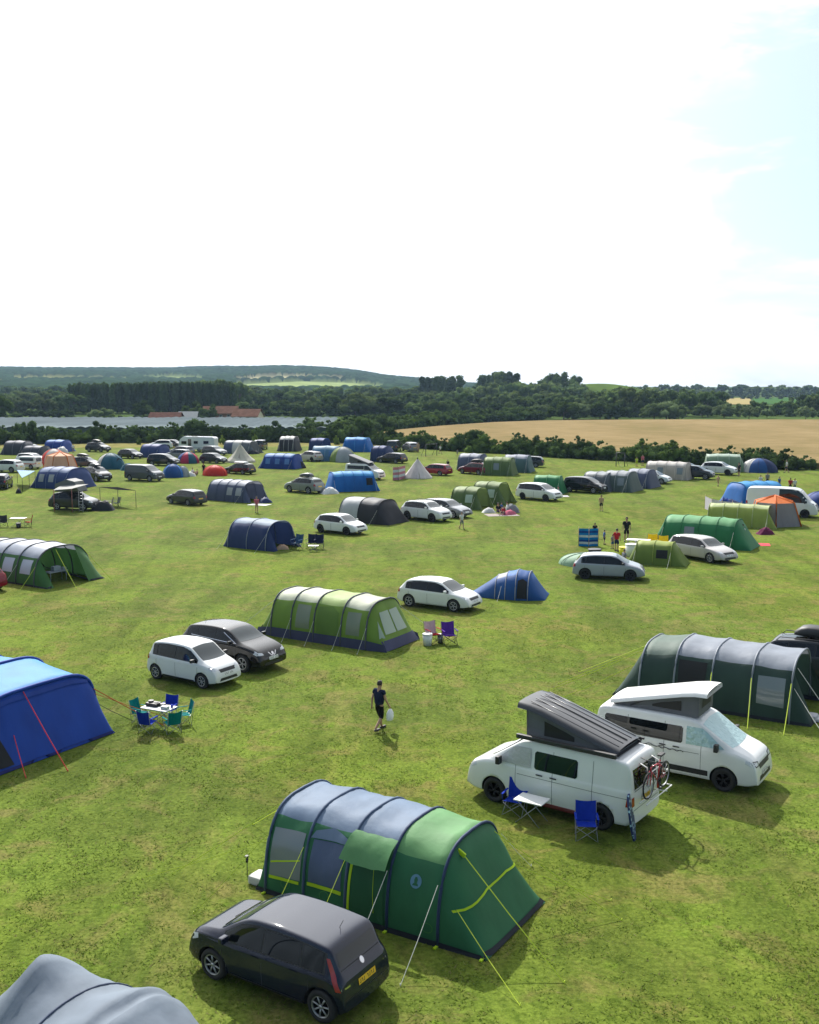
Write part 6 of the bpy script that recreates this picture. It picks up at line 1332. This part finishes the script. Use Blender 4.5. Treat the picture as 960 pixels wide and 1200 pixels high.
def person(u, v, h, ang, label, top, bottom, hair=HAIRD, skin=SKIN, pose='stand', fine=False, group=None, sleeves=.5, legs=.5, hairlen=0, loc=None):
    """body 1.75 m tall in its own space, facing +x, scaled to h"""
    k = h/1.75; root = empty('person', loc or P(u, v), R(ang), label, 'person', group, k)
    st = {'stand': .05, 'walk': .24, 'sit': 0}[pose]
    if pose == 'sit':
        hz = .20; ja = {'pel': (0, 0, hz), 'ch': (-.06, 0, hz+.40), 'nk': (-.05, 0, hz+.60), 'hd': (-.03, 0, hz+.74)}
        L1, L2 = [(.0, .10, hz), (.38, .16, hz+.28), (.50, .16, .06), (.62, .17, .03)], [(.0, -.10, hz), (.40, -.14, hz+.24), (.62, -.14, .07), (.74, -.15, .04)]
        A1, A2 = [(-.05, .19, hz+.50), (.02, .25, hz+.24), (.20, .20, hz+.12)], [(-.05, -.19, hz+.50), (.04, -.25, hz+.24), (.24, -.16, hz+.14)]; dz = hz-.93
    else:
        dz = 0; ja = {'pel': (0, 0, .93), 'ch': (.02, 0, 1.24), 'nk': (.02, 0, 1.47), 'hd': (.045, 0, 1.62)}
        L1 = [(0, .095, .90), (st*.55+.02, .10, .49), (st*.9 if pose == 'walk' else 0, .10, .09), (st*.9+.14, .11, .035)]
        L2 = [(0, -.095, .90), (-st*.15+.04, -.10, .48), (-st*1.25, -.10, .14 if pose == 'walk' else .09), (-st*1.25+.14, -.11, .035)]
        sw = .16 if pose == 'walk' else .03
        A1 = [(.02, .195, 1.42), (-sw*.5, .245, 1.14), (-sw*.9+.06, .265, .90)]; A2 = [(.02, -.195, 1.42), (sw*.4, -.245, 1.14), (sw+.05, -.26, .90)]
    V = [ja['pel'], ja['ch'], ja['nk'], ja['hd'], (ja['hd'][0], 0, ja['hd'][2]+.07)]; E = [(0, 1), (1, 2), (2, 3), (3, 4)]; Rr = [(.14, .115), (.155, .12), (.062, .062), (.085, .092), (.075, .08)]
    def chain(start, pts, rs):
        p = start
        for q, r in zip(pts, rs): V.append(q); Rr.append(r); E.append((p, len(V)-1)); p = len(V)-1
        return p
    chain(0, L1, [.092, .062, .042, .032]); chain(0, L2, [.092, .062, .042, .032])
    hs = []
    for A in (A1, A2):
        w_ = chain(1 if pose != 'x' else 1, [((A[0][0]), A[0][1]*.8, A[0][2])]+A, [.06, .055, .042, .030])
        d = (Vector(A[-1])-Vector(A[-2])).normalized(); a = Vector(A[-1]); side = Vector((0, 1, 0)) if A is A1 else Vector((0, -1, 0))
        fw = Vector((1, 0, 0)); pal = a+d*.075; V.append(tuple(pal)); Rr.append((.036, .020)); E.append((w_, len(V)-1)); pi = len(V)-1
        hs.append(a+d*.10)
        if fine:
            for i in range(4):
                o_ = fw*(-.030+.02*i); ln = [.062, .075, .07, .055][i]
                chain(pi, [tuple(pal+o_+d*.03), tuple(pal+o_+d*(.03+ln*.5)-side*.006), tuple(pal+o_+d*(.03+ln)-side*.022)], [.0095, .0085, .007])
            chain(pi, [tuple(a+d*.03+fw*.035), tuple(a+d*.07+fw*.052)], [.011, .009])
        else: chain(pi, [tuple(pal+d*.07-side*.01)], [(.026, .014)])
    b = skinmesh(V, E, Rr, 'body', skin, root, 2)
    # face
    hx, _, hz_ = ja['hd']
    mb = MB(); mb.tube([(hx+.088, 0, hz_+.035), (hx+.115, 0, hz_-.005), (hx+.09, 0, hz_-.015)], [.010, .016, .012], 6)
    for s in (-1, 1): mb.tube([(hx-.0, s*.082, hz_+.03), (hx-.01, s*.098, hz_+.01), (hx, s*.085, hz_-.03)], [.012, .018, .010], 6)
    mb.build('face_detail', skin, root)
    mb = MB(); 
    for s in (-1, 1): mb.box((hx+.086, s*.032, hz_+.032), (.012, .022, .010), bev=.003)
    mb.box((hx+.088, 0, hz_-.048), (.010, .045, .008), bev=.003); mb.build('eyes_and_mouth', HAIRD, root)
    # hair: cap of shell
    mb = MB(); n = 14; rows = []
    for j in range(7):
        t = j/6*(math.pi*.56 + (.15 if hairlen else 0)); rows.append([mb.bm.verts.new((hx-.012+(.098*math.sin(t)*math.cos(q))*(1 if math.cos(q) < .2 or j < 4 else .86), .092*math.sin(t)*math.sin(q), hz_+.055+.098*math.cos(t)+(.045 if math.cos(q) > .3 and j > 3 else -.045 if j > 4 and math.cos(q) < 0 else 0))) for q in [2*math.pi*i/n for i in range(n)]])
    for A, B in zip(rows, rows[1:]):
        for i in range(n): mb.face([A[i], A[(i+1) % n], B[(i+1) % n], B[i]], True)
    if hairlen: mb.tube([(hx-.07, 0, hz_+.03), (hx-.10, 0, hz_-.08), (hx-.09, 0, hz_-.08-hairlen)], [.07, .075, .04], 8)
    mb.build('hair', hair, root)
    # clothes follow the body
    s1 = lambda A, f: [A[0], tuple(Vector(A[0]).lerp(Vector(A[1]), f*1.6 if f*1.6 < 1 else 1))]+([tuple(Vector(A[1]).lerp(Vector(A[2]), (f*1.6-1)))] if f*1.6 > 1.05 else [])
    pv = Vector(ja['pel']); VV = [ja['ch'], tuple(Vector(ja['ch']).lerp(pv, .6)), tuple(pv-Vector((0, 0, .05))), (ja['nk'][0], 0, ja['nk'][2]-.01)]; EE = [(0, 1), (1, 2), (0, 3)]; RR = [(.192, .155), (.182, .155), (.19, .165), (.105, .10)]
    for A in (A1, A2):
        VV.append((A[0][0], A[0][1]*.8, A[0][2])); RR.append(.082); EE.append((0, len(VV)-1)); p = len(VV)-1
        for q, r in zip(s1(A, sleeves), (.082, .078, .066)): VV.append(q); RR.append(r); EE.append((p, len(VV)-1)); p = len(VV)-1
    skinmesh(VV, EE, RR, 'shirt', top, root, 2)
    VV = [tuple(pv+Vector((0, 0, .09))), tuple(pv-Vector((0, 0, .03)))]; EE = [(0, 1)]; RR = [(.165, .135), (.17, .14)]
    for A in (L1, L2):
        p = 1; qs = [A[0], tuple(Vector(A[0]).lerp(Vector(A[1]), min(1, legs*1.8)))]+([tuple(Vector(A[1]).lerp(Vector(A[2]), min(.92, legs*1.8-1)))] if legs*1.8 > 1.05 else [])
        for q, r in zip(qs, (.112, .088, .062)): VV.append(q); RR.append(r); EE.append((p, len(VV)-1)); p = len(VV)-1
    skinmesh(VV, EE, RR, 'shorts' if legs < .8 else 'trousers', bottom, root, 2)
    for A in (L1, L2):
        mb = MB(); a = Vector(A[3]); f = Vector((1, 0, 0)); z = A[2][2]-.09; mb.box((a.x-.05, a.y, .045+max(0, z)), (.27, .095, .075), bev=.03); mb.build('shoe', BLACKP if fine else cloth('shoe', (.08, .08, .08)), root)
    return root, hs
walker, hs = person(444.5, 856, 1.66, 48, 'man in dark navy T-shirt and black shorts walking with a white bag', cloth('navy_shirt', (.012, .018, .045)), cloth('black_shorts', (.010, .010, .012)), HAIRD, SKIN, 'walk', fine=True, legs=.62, sleeves=.34)
# the white bag hangs from his right hand
hp = walker.location + Matrix.Rotation(R(48), 3, 'Z') @ (hs[1]*(1.66/1.75))
def white_bag():
    r = empty('plastic_bag', (hp.x, hp.y, 0), R(48), 'white plastic bag hanging from the hand of the walking man', 'bag'); z1 = hp.z; mb = MB(); rings = []
    for t, w_, d in ((0, .03, .02), (.12, .10, .04), (.35, .15, .07), (.7, .155, .085), (.93, .13, .07), (1, .06, .04)):
        z = z1-.05-.40*t; rings.append([mb.bm.verts.new((w_*math.cos(q)*(1+.05*math.sin(3*q+t*5)), d*math.sin(q), z)) for q in [2*math.pi*i/14 for i in range(14)]])
    for A, B in zip(rings, rings[1:]):
        for i in range(14): mb.face([A[i], A[(i+1) % 14], B[(i+1) % 14], B[i]], True)
    mb.face(rings[-1]); mb.build('sack', pm('bag_white', (.74, .77, .80), rough=.4, transl=.2), r)
    mb = MB(); mb.tube([(-.02, 0, z1-.06), (0, .0, z1+.02), (.02, 0, z1-.06)], .008, 5); mb.build('handle', pm('bag_white', (.74, .77, .80)), r)
white_bag()
cw = {'black': cloth('black', (.015, .015, .018)), 'red': cloth('red', (.40, .02, .03)), 'white': cloth('white', (.62, .62, .60)), 'blue': cloth('blue', (.04, .10, .28)), 'pink': cloth('pink', (.50, .12, .18)), 'tan': cloth('tan', (.45, .30, .20)), 'grey': cloth('grey', (.20, .21, .22)), 'green': cloth('green', (.04, .16, .12)), 'lime': cloth('lime', (.45, .55, .05)), 'navy': cloth('navy', (.02, .03, .08))}
PEOPLE = [  # u, v, height, heading, label, top, bottom, hair, pose
 (734, 635, 1.80, -100, 'man in black T-shirt and shorts standing on the grass behind the children', 'black', 'black', HAIRD, 'stand'),
 (722.5, 646, 1.55, 60, 'person with dark hair in a red top beside the lime tunnel tent', 'red', 'navy', HAIRD, 'stand'),
 (708, 638, 1.05, 0, 'small child in pale blue standing between the windbreak and the person in red', 'blue', 'navy', HAIRD, 'stand'),
 (718, 643, 1.0, 120, 'small child in grey just left of the person in red', 'grey', 'blue', HAIRB, 'stand'),
 (697, 630, 1.1, -90, 'child peeping over the blue striped windbreak', 'black', 'navy', HAIRD, 'stand'),
 (731, 668, 1.3, 20, 'person with brown hair behind the bonnet of the silver blue hatchback', 'grey', 'navy', HAIRB, 'stand'),
 (704.5, 599, 1.45, -90, 'bare chested child in black shorts alone on the grass', 'tan', 'black', HAIRB, 'stand'),
 (541, 620, 1.35, -60, 'child in white top walking near the two cars by the olive tents', 'white', 'grey', HAIRB, 'walk'),
 (301, 601, 1.45, -90, 'girl in pink swimsuit at the open end of the grey blue tunnel tent', 'pink', 'tan', HAIRB, 'stand'),
 (866, 558, 1.70, 200, 'dark clothed person standing at the right end of the white SUV', 'black', 'black', HAIRD, 'stand'),
 (841.5, 570, 1.25, 40, 'child in tan walking on the grass left of the panel van', 'tan', 'tan', HAIRF, 'walk'),
 (922, 554, 1.65, 150, 'person in white top and dark trousers near the right hedge', 'white', 'navy', HAIRD, 'walk'),
 (891, 571, 1.35, -90, 'child in a pale top behind the azure tent, leftmost of the group', 'white', 'grey', HAIRD, 'stand'),
 (899, 570, 1.60, -80, 'dark haired adult behind the azure blue tent', 'grey', 'black', HAIRD, 'stand'),
 (913, 573, 1.35, -60, 'child in blue behind the white panel van', 'blue', 'grey', HAIRD, 'stand'),
 (926, 576, 1.45, -100, 'person in red standing behind the white panel van', 'red', 'black', HAIRD, 'stand'),
 (931, 576, 1.40, -100, 'person in white beside the one in red behind the panel van', 'white', 'grey', HAIRB, 'stand'),
 (746, 547, 1.35, -90, 'child in a lime yellow top by the small goal', 'lime', 'lime', HAIRB, 'stand'),
 (753, 546, 1.60, -70, 'person in pink red top right of the small goal', 'pink', 'navy', HAIRD, 'stand'),
 (516, 532, 1.45, -50, 'child walking right of the goal near the hedge, in white and black', 'white', 'black', HAIRD, 'walk'),
 (490, 530, 1.65, -90, 'person in pale clothes standing left of the goal under the hedge', 'tan', 'tan', HAIRF, 'stand'),
 (536, 534, 1.0, -90, 'small distant child on the grass left of the grey blue tent row', 'grey', 'grey', HAIRF, 'stand'),
 (869, 641, 1.60, 30, 'person in white top and green trousers at the open porch behind the green tunnel', 'white', 'green', HAIRD, 'walk'),
 (78, 529, 1.6, -90, 'person in red outside the royal blue tent at the left hedge', 'red', 'navy', HAIRD, 'stand'),
 (86, 530, 1.4, -60, 'person in white right of the royal blue tent at the left hedge', 'white', 'grey', HAIRB, 'stand'),
 (239, 556.5, 1.5, -100, 'dark clothed person standing left of the orange red dome', 'black', 'black', HAIRD, 'stand'),
 (525, 550, 1.3, -100, 'dark figure by the left end of the grey blue tent row', 'black', 'red', HAIRD, 'stand'),
]
for (u, v, h, a, lab, t_, b_, hr, ps) in PEOPLE:
    person(u, v, h, a, lab, cw[t_], cw[b_], hr, SKIN, ps, legs=.9 if t_ == 'white' and b_ == 'green' else .5)
for i, (u, v, h, a, lab, t_) in enumerate([(584, 602, 1.6, -60, 'adult in black sitting nearest the right hand olive tent', 'black'), (590, 603.5, 1.3, -120, 'child in red sitting in front of the right hand olive tent', 'red'), (594, 600, 1.5, 180, 'person in white sitting right of the olive tent family', 'white'), (588, 598, 1.2, -30, 'child in blue sitting behind the others by the olive tent', 'blue'), (226, 556.5, 1.5, -40, 'person in white sitting left of the orange red dome tent', 'white'), (231, 557, 1.3, -120, 'person in tan sitting beside the one in white near the red dome', 'tan'), (654, 580.5, 1.5, 180, 'person in grey sitting at the front of the small green tunnel', 'grey')]):
    person(u, v, h, a, lab, cw[t_], cw['navy'], HAIRD, SKIN, 'sit')
# ------------------------------------------------------------------ camp furniture
LEGM = pm('chair_leg', (.30, .31, .33), rough=.4, metal=.6); LEGB = pm('black_leg', (.03, .03, .032), rough=.5)
def camp_chair(u, v, ang, seatc, label, backc=None, legm=LEGB, sc=1, group=None, arms=True, loc=None):
    r = empty('camping_chair', loc or P(u, v), R(ang), label, 'chair', group, sc); backc = backc or seatc
    mb = MB()                                   # sagging seat
    g = [[mb.bm.verts.new((lerp(-.22, .25, i/5), lerp(-.26, .26, j/5), .43-.07*math.sin(math.pi*i/5)*math.sin(math.pi*j/5)-.04*(1-i/5))) for j in range(6)] for i in range(6)]
    for i in range(5):
        for j in range(5): mb.face([g[i][j], g[i+1][j], g[i+1][j+1], g[i][j+1]], True)
    mb.build('seat', seatc, r); mb = MB()
    g = [[mb.bm.verts.new((-.22-.14*i/5-.05*math.sin(math.pi*j/5), lerp(-.28, .28, j/5), lerp(.38, .95, i/5)-.05*math.sin(math.pi*j/5)*(i/5))) for j in range(6)] for i in range(6)]
    for i in range(5):
        for j in range(5): mb.face([g[i][j], g[i+1][j], g[i+1][j+1], g[i][j+1]], True)
    mb.build('backrest', backc, r)
    for p in (((.26, -.27, .44), (-.24, -.30, 0)), ((-.24, -.27, .44), (.26, -.30, 0)), ((.26, .27, .44), (-.24, .30, 0)), ((-.24, .27, .44), (.26, .30, 0)), ((.27, -.27, .02), (.27, .27, .40)), ((.27, .27, .02), (.27, -.27, .40)), ((-.25, -.27, .02), (-.25, .27, .40)), ((-.25, .27, .02), (-.25, -.27, .40)), ((-.24, -.29, .0), (-.36, -.29, .95)), ((-.24, .29, .0), (-.36, .29, .95))):
        mb = MB(); mb.tube([p[0], p[1]], .010, 5); mb.build('leg', legm, r)
    if arms:
        for s in (-1, 1): mb = MB(); mb.box((0, s*.30, .63), (.50, .06, .02), bev=.008); mb.tube([(.24, s*.29, .44), (.24, s*.30, .62)], .010, 5); mb.build('armrest', seatc, r)
    return r
def folding_table(u, v, ang, L_, W_, H_, label, topm, name='folding_table', loc=None):
    r = empty(name, loc or P(u, v), R(ang), label, 'table'); mb = MB(); mb.box((0, 0, H_-.015), (L_, W_, .03), bev=.008); mb.build('tabletop', topm, r)
    for s in (-1, 1):
        for d in (-1, 1): mb = MB(); mb.tube([(d*L_*.38, s*W_*.42, H_-.03), (-d*L_*.42, s*W_*.46, 0)], .012, 5); mb.build('leg', LEGM, r)
    return r
BLUEC = cloth('chair_blue', (.01, .035, .34)); TEALC = cloth('chair_teal', (.0, .16, .16)); PURPLE = cloth('purple', (.10, .03, .28)); NAVYC = cloth('chair_navy', (.02, .025, .06)); REDC = cloth('chair_red', (.34, .015, .02)); YELC = cloth('chair_yellow', (.85, .60, .02)); TOPW = pm('table_white', (.72, .72, .70), rough=.4)
camp_chair(603, 953, -115, BLUEC, 'blue folding chair by the front wheel of the camper with the black roof', legm=LEGM, sc=.9); camp_chair(687, 982, -95, BLUEC, 'blue folding chair by the rear wheel of the camper with the black roof', legm=LEGM, sc=.9)
folding_table(623, 963, -33, .80, .55, .62, 'small white folding table beside the camper with the black roof', TOPW)
tb = folding_table(187, 851, -25, 1.05, .62, .66, 'white camping table loaded with cooking things, ringed by chairs', TOPW)
for dx, dy, a, c, lab in ((-.25, 1.0, -80, BLUEC, 'blue folding chair on the far side of the loaded camping table'), (.75, .75, -130, TEALC, 'dark teal folding chair at the far right of the loaded camping table'), (-1.05, .1, 0, TEALC, 'teal folding chair at the left end of the loaded camping table'), (.05, -.85, 95, BLUEC, 'blue folding chair on the near side of the loaded camping table'), (1.0, -.45, 150, TEALC, 'teal folding chair at the near right of the loaded camping table')):
    q = tb.location + Matrix.Rotation(R(-25), 3, 'Z') @ Vector((dx*.78, dy*.74, 0)); camp_chair(0, 0, a-25, c, lab, loc=q, legm=LEGM, sc=.82)
def item(name, label, cat, base, mat, fn):
    r = MB(); fn(r); o = r.build(name, mat); o.location = base; o.rotation_euler = (0, 0, R(-25)); tag(o, label, cat); return o
tl = lambda x, y, z=.66: tb.location + Matrix.Rotation(R(-25), 3, 'Z') @ Vector((x*.78, y*.8, z))
item('camping_stove', 'black camping stove on the left of the white camping table', 'stove', tl(-.32, .05), BLACKP, lambda m: (m.box((0, 0, .06), (.45, .30, .11), bev=.02), m.tube([(-.1, 0, .11), (-.1, 0, .17)], .09, 12), m.tube([(.12, 0, .11), (.12, 0, .14)], .07, 12)))
item('saucepan', 'small dark saucepan in the middle of the camping table', 'pan', tl(.12, .12), pm('pan', (.05, .05, .055), metal=.6, rough=.4), lambda m: (m.tube([(0, 0, 0), (0, 0, .10)], .09, 14), m.tube([(.08, 0, .08), (.26, 0, .09)], .012, 5)))
item('food_box', 'clear food box at the right of the camping table', 'food box', tl(.42, -.12), pm('food_box', (.35, .40, .38), rough=.3), lambda m: m.box((0, 0, .05), (.26, .18, .10), bev=.02))
item('blue_mug', 'blue mug near the right edge of the camping table', 'mug', tl(.55, .16), BLUEC, lambda m: (m.tube([(0, 0, 0), (0, 0, .10)], .04, 10), m.tube([(.04, 0, .08), (.07, 0, .05), (.04, 0, .02)], .008, 5)))
camp_chair(508, 754, -60, REDC, 'red and white folding chair right of the lime tunnel tent', backc=cloth('pale_red', (.55, .40, .40))); camp_chair(527, 755, -75, PURPLE, 'purple folding chair next to the red and white one')
def bucket(u, v, label, m, h=.42, r_=.18, name='storage_tub', cat='tub'):
    r = empty(name, P(u, v), 0, label, cat); mb = MB(); mb.tube([(0, 0, 0), (0, 0, h)], [r_*.85, r_], 14); mb.build('body', m, r); mb = MB(); mb.tube([(0, 0, h), (0, 0, h+.04)], [r_*1.08, r_*.95], 14); mb.build('lid', m, r); return r
bucket(501, 756, 'white water carrier at the foot of the red and white chair', TOPW, .48, .22, 'water_carrier', 'water carrier')
bucket(516, 753, 'small silver bin between the red and the purple chair', LEGM, .35, .14)
camp_chair(365, 643, -100, NAVYC, 'navy folding chair, left of the pair beside the navy tunnel tent', sc=1.05); camp_chair(374, 643.5, -90, NAVYC, 'navy folding chair, right of the pair beside the navy tunnel tent', sc=1.05)
folding_table(367.5, 646, 0, .7, .45, .40, 'low white table in front of the two navy chairs', TOPW); camp_chair(348, 644, -120, cloth('blue_grey', (.05, .10, .18)), 'blue grey folding chair by the open porch of the navy tunnel tent', sc=1.1)
camp_chair(5, 618, -60, cloth('charcoal', (.05, .05, .055)), 'charcoal folding chair at the left edge above the green and silver tent'); camp_chair(33, 617.5, 200, REDC, 'red folding chair right of the white table near the left edge'); folding_table(22, 617, 0, 1.2, .7, .70, 'white camping table near the left edge above the green and silver tent', TOPW); bucket(22, 618.5, 'small dark bin under the white table near the left edge', BLACKP, .35, .2)
camp_chair(765, 645, -100, YELC, 'yellow high backed chair, left of the pair behind the lime tunnel tent', sc=1.15); camp_chair(777.5, 647, -100, YELC, 'yellow high backed chair, right of the pair behind the lime tunnel tent', sc=1.15)
folding_table(748, 645, -20, 1.6, .8, .75, 'white table spread with camping things behind the lime tunnel tent', TOPW); bucket(731.5, 650, 'bright yellow tub in front of the white table', pm('tub_yellow', (.7, .62, .02), rough=.5), .5, .35); bucket(740, 652, 'white laundry tub left of the lime tunnel tent', TOPW, .8, .42)
bucket(749, 641, 'grey cool box on the grass behind the white table', pm('cool_grey', (.25, .26, .28)), .5, .3); bucket(697, 649, 'black bag lying between the windbreak and the silver blue hatchback', BLACKP, .3, .45)
def windbreak(label, pts, h, mats, group=None, stripes=None):
    q = [P(u, v) for u, v in pts]; o = q[0]; r = empty('windbreak', o, 0, label, 'windbreak', group)
    n = len(mats)
    for k, m in enumerate(mats):
        mb = MB(); z0, z1 = h*k/n, h*(k+1)/n
        for a, b in zip(q, q[1:]):
            seg = 5; vs = [[mb.bm.verts.new((a.lerp(b, i/seg)-o)+Vector((0, .10*math.sin(math.pi*i/seg), z))) for z in (z0, z1)] for i in range(seg+1)]
            for s, t in zip(vs, vs[1:]): mb.face([s[0], t[0], t[1], s[1]])
        mb.build('stripe_band', m, r)
    for p in q: mb = MB(); mb.tube([(p-o)+Vector((0, -.01, 0)), (p-o)+Vector((0, -.01, h+.15))], .02, 5); mb.build('post', pm('post_wood', (.40, .28, .16)), r)
WB = cloth('wb_blue', (.01, .20, .50)); WL = cloth('wb_light', (.55, .60, .60)); WD = cloth('wb_deep', (.01, .06, .25))
windbreak('blue, white and navy striped windbreak standing behind the silver blue hatchback', [(678, 640), (690, 640.5), (701, 640)], 1.25, [WB, WL, WD, WB, WL, WB, WD, WB][:8])
windbreak('long pale grey windbreak enclosing a pitch left of the azure tent', [(826, 596), (834, 600), (846, 602.5), (858, 604), (869, 604.5)], 1.15, [cloth('wb_pale', (.45, .43, .47))]*1)
windbreak('pink and white windbreak left of the white teepee', [(460.5, 563), (467.5, 562.5), (475, 560.5)], 1.55, [cloth('wb_pink', (.50, .20, .24)), WL, cloth('wb_pink', (.50, .20, .24)), WL, cloth('wb_pink', (.5, .2, .24))])
def heap(name, label, cat, u, v, dims, m, ang=0, z=0):
    mb = MB(); n = 10; 
    g = [[mb.bm.verts.new((lerp(-.5, .5, i/n)*dims[0], lerp(-.5, .5, j/n)*dims[1], z+dims[2]*max(0, math.sin(math.pi*i/n)*math.sin(math.pi*j/n))**.6*(.8+.35*noise.noise(Vector((i*.7+u, j*.7, 0)))))) for j in range(n+1)] for i in range(n+1)]
    for i in range(n):
        for j in range(n): mb.face([g[i][j], g[i+1][j], g[i+1][j+1], g[i][j+1]], True)
    o = mb.build(name, m); o.location = P(u, v); o.rotation_euler = (0, 0, R(ang)); tag(o, label, cat); return o
heap('towel', 'royal blue towel hanging over the pale grey windbreak', 'towel', 849, 600, (1.7, 1.2, 1.5), ROYAL, 20); heap('gear_pile', 'dark camping gear piled behind the pale grey windbreak', 'gear', 853, 598, (3.0, 1.5, 1.2), NAVY, -10)
def mat_(label, u, v, L_, W_, m, ang=0, name='ground_mat'):
    mb = MB(); mb.box((0, 0, .012), (L_, W_, .012)); o = mb.build(name, m); o.location = P(u, v); o.rotation_euler = (0, 0, R(ang)); tag(o, label, 'mat'); return o
mat_('red mat on the grass in front of the green tunnel tent porch', 886, 638, 1.9, 1.3, cloth('mat_red', (.55, .06, .08)), -15); mat_('white mat at the open end of the grey blue tunnel tent', 304, 591.5, 2.0, 1.3, cloth('mat_white', (.6, .6, .58)), -20); mat_('pale picnic rug under the family at the olive tents', 588, 603.5, 2.8, 1.8, cloth('rug', (.30, .25, .24)), 10); mat_('pale mat at the mouth of the small green tunnel tent', 652, 581.5, 2.5, 1.5, cloth('mat_pale', (.42, .40, .42)), 0)
for nm, lab, u, v, d, m in [('gear_pile', 'dark gear at the open end of the grey blue tunnel tent', 311, 589, (1.3, .9, .6), NAVY), ('gear_pile', 'white bags and boxes by the left end of the sky blue tunnel', 387, 578.5, (1.8, 1.0, .8), cw['white']), ('gear_pile', 'dark bag between the pale grey SUV and the sky blue tunnel', 380, 578, (1.0, .7, .6), cw['grey']), ('gear_pile', 'black rubbish bags right of the olive tent family', 600, 600.5, (1.4, .9, .9), cw['grey']), ('gear_pile', 'white bags beside the left olive tent opening', 573, 600.5, (1.2, .7, .5), cw['white']), ('gear_pile', 'pink and blue beach things beside the olive tent family', 597, 603, (1.3, .8, .5), cw['pink']), ('carrier_bag', 'small white bag in front of the small low blue tent', 607, 702.5, (.42, .36, .34), cw['white']), ('gear_pile', 'brown gear inside the porch of the navy blue tunnel tent', 331, 643.5, (.9, .5, .4), cw['tan']), ('gear_pile', 'clothes and bags at the mouth of the small green tunnel tent', 645, 579.5, (1.4, .9, .9), NAVY), ('gear_pile', 'white camping clutter left of the orange red dome', 222, 558, (1.6, 1, .7), cw['white']), ('gear_pile', 'black bag right of the royal blue tunnel', 353, 548.5, (1.3, .9, 1.1), BLK), ('gear_pile', 'dark bags right of the silver and grey tunnel near the caravan', 296, 532, (2.4, 1, .8), BLK), ('gear_pile', 'purple gear under the porch of the pale yellow green tunnel', 897, 626, (1.3, .8, .6), cloth('plum', (.12, .02, .06))), ('gear_pile', 'dark gear behind the off-roader with the roof tent', 121, 598, (2.0, 1.0, 1.1), BLK), ('gear_pile', 'blue gear between the teal dome and the dark grey van', 150, 551, (2.0, 1.0, 1.1), TEAL), ('gear_pile', 'small dark object alone on the grass left of the violet tunnel', 22, 578, (.6, .5, .6), BLK), ('gear_pile', 'white things outside the royal blue tent at the left hedge', 73, 531, (2.0, 1.2, 1.3), cw['white'])]:
    heap(nm, lab, 'bag' if 'bag' in lab else 'gear', u, v, d, m, u % 40)
camp_chair(128, 596, 200, BLACKP, 'black folding chair right of the off-roader with the roof tent', sc=1.1); camp_chair(136, 595, 170, cw['grey'], 'grey folding chair further right of the off-roader with the roof tent', sc=1.1)
def goal(u0, v0, u1, v1, h, label):
    a, b = P(u0, v0), P(u1, v1); r = empty('football_goal', a, 0, label, 'goal'); d = b-a; n = Vector((-d.y, d.x, 0)).normalized()*1.0; GM_ = pm('goal_frame', (.05, .05, .055), rough=.6)
    if n.y < 0: n = -n
    for p, nm in ((Vector(), 'post'), (d, 'post')): mb = MB(); mb.tube([p, p+Vector((0, 0, h))], .06, 6); mb.build(nm, GM_, r)
    mb = MB(); mb.tube([Vector((0, 0, h)), d+Vector((0, 0, h))], .06, 6); mb.build('crossbar', GM_, r)
    mb = MB()
    for p in (Vector(), d): mb.tube([p+Vector((0, 0, h)), p+n], .03, 5)
    mb.tube([n, d+n], .03, 5); mb.build('back_frame', GM_, r)
goal(499, 535, 512, 534, 1.9, 'small football goal near the hedge right of the grey car with an open tailgate'); goal(722, 546.5, 732, 547, 1.9, 'small football goal in front of the right hedge beyond the grey tents')
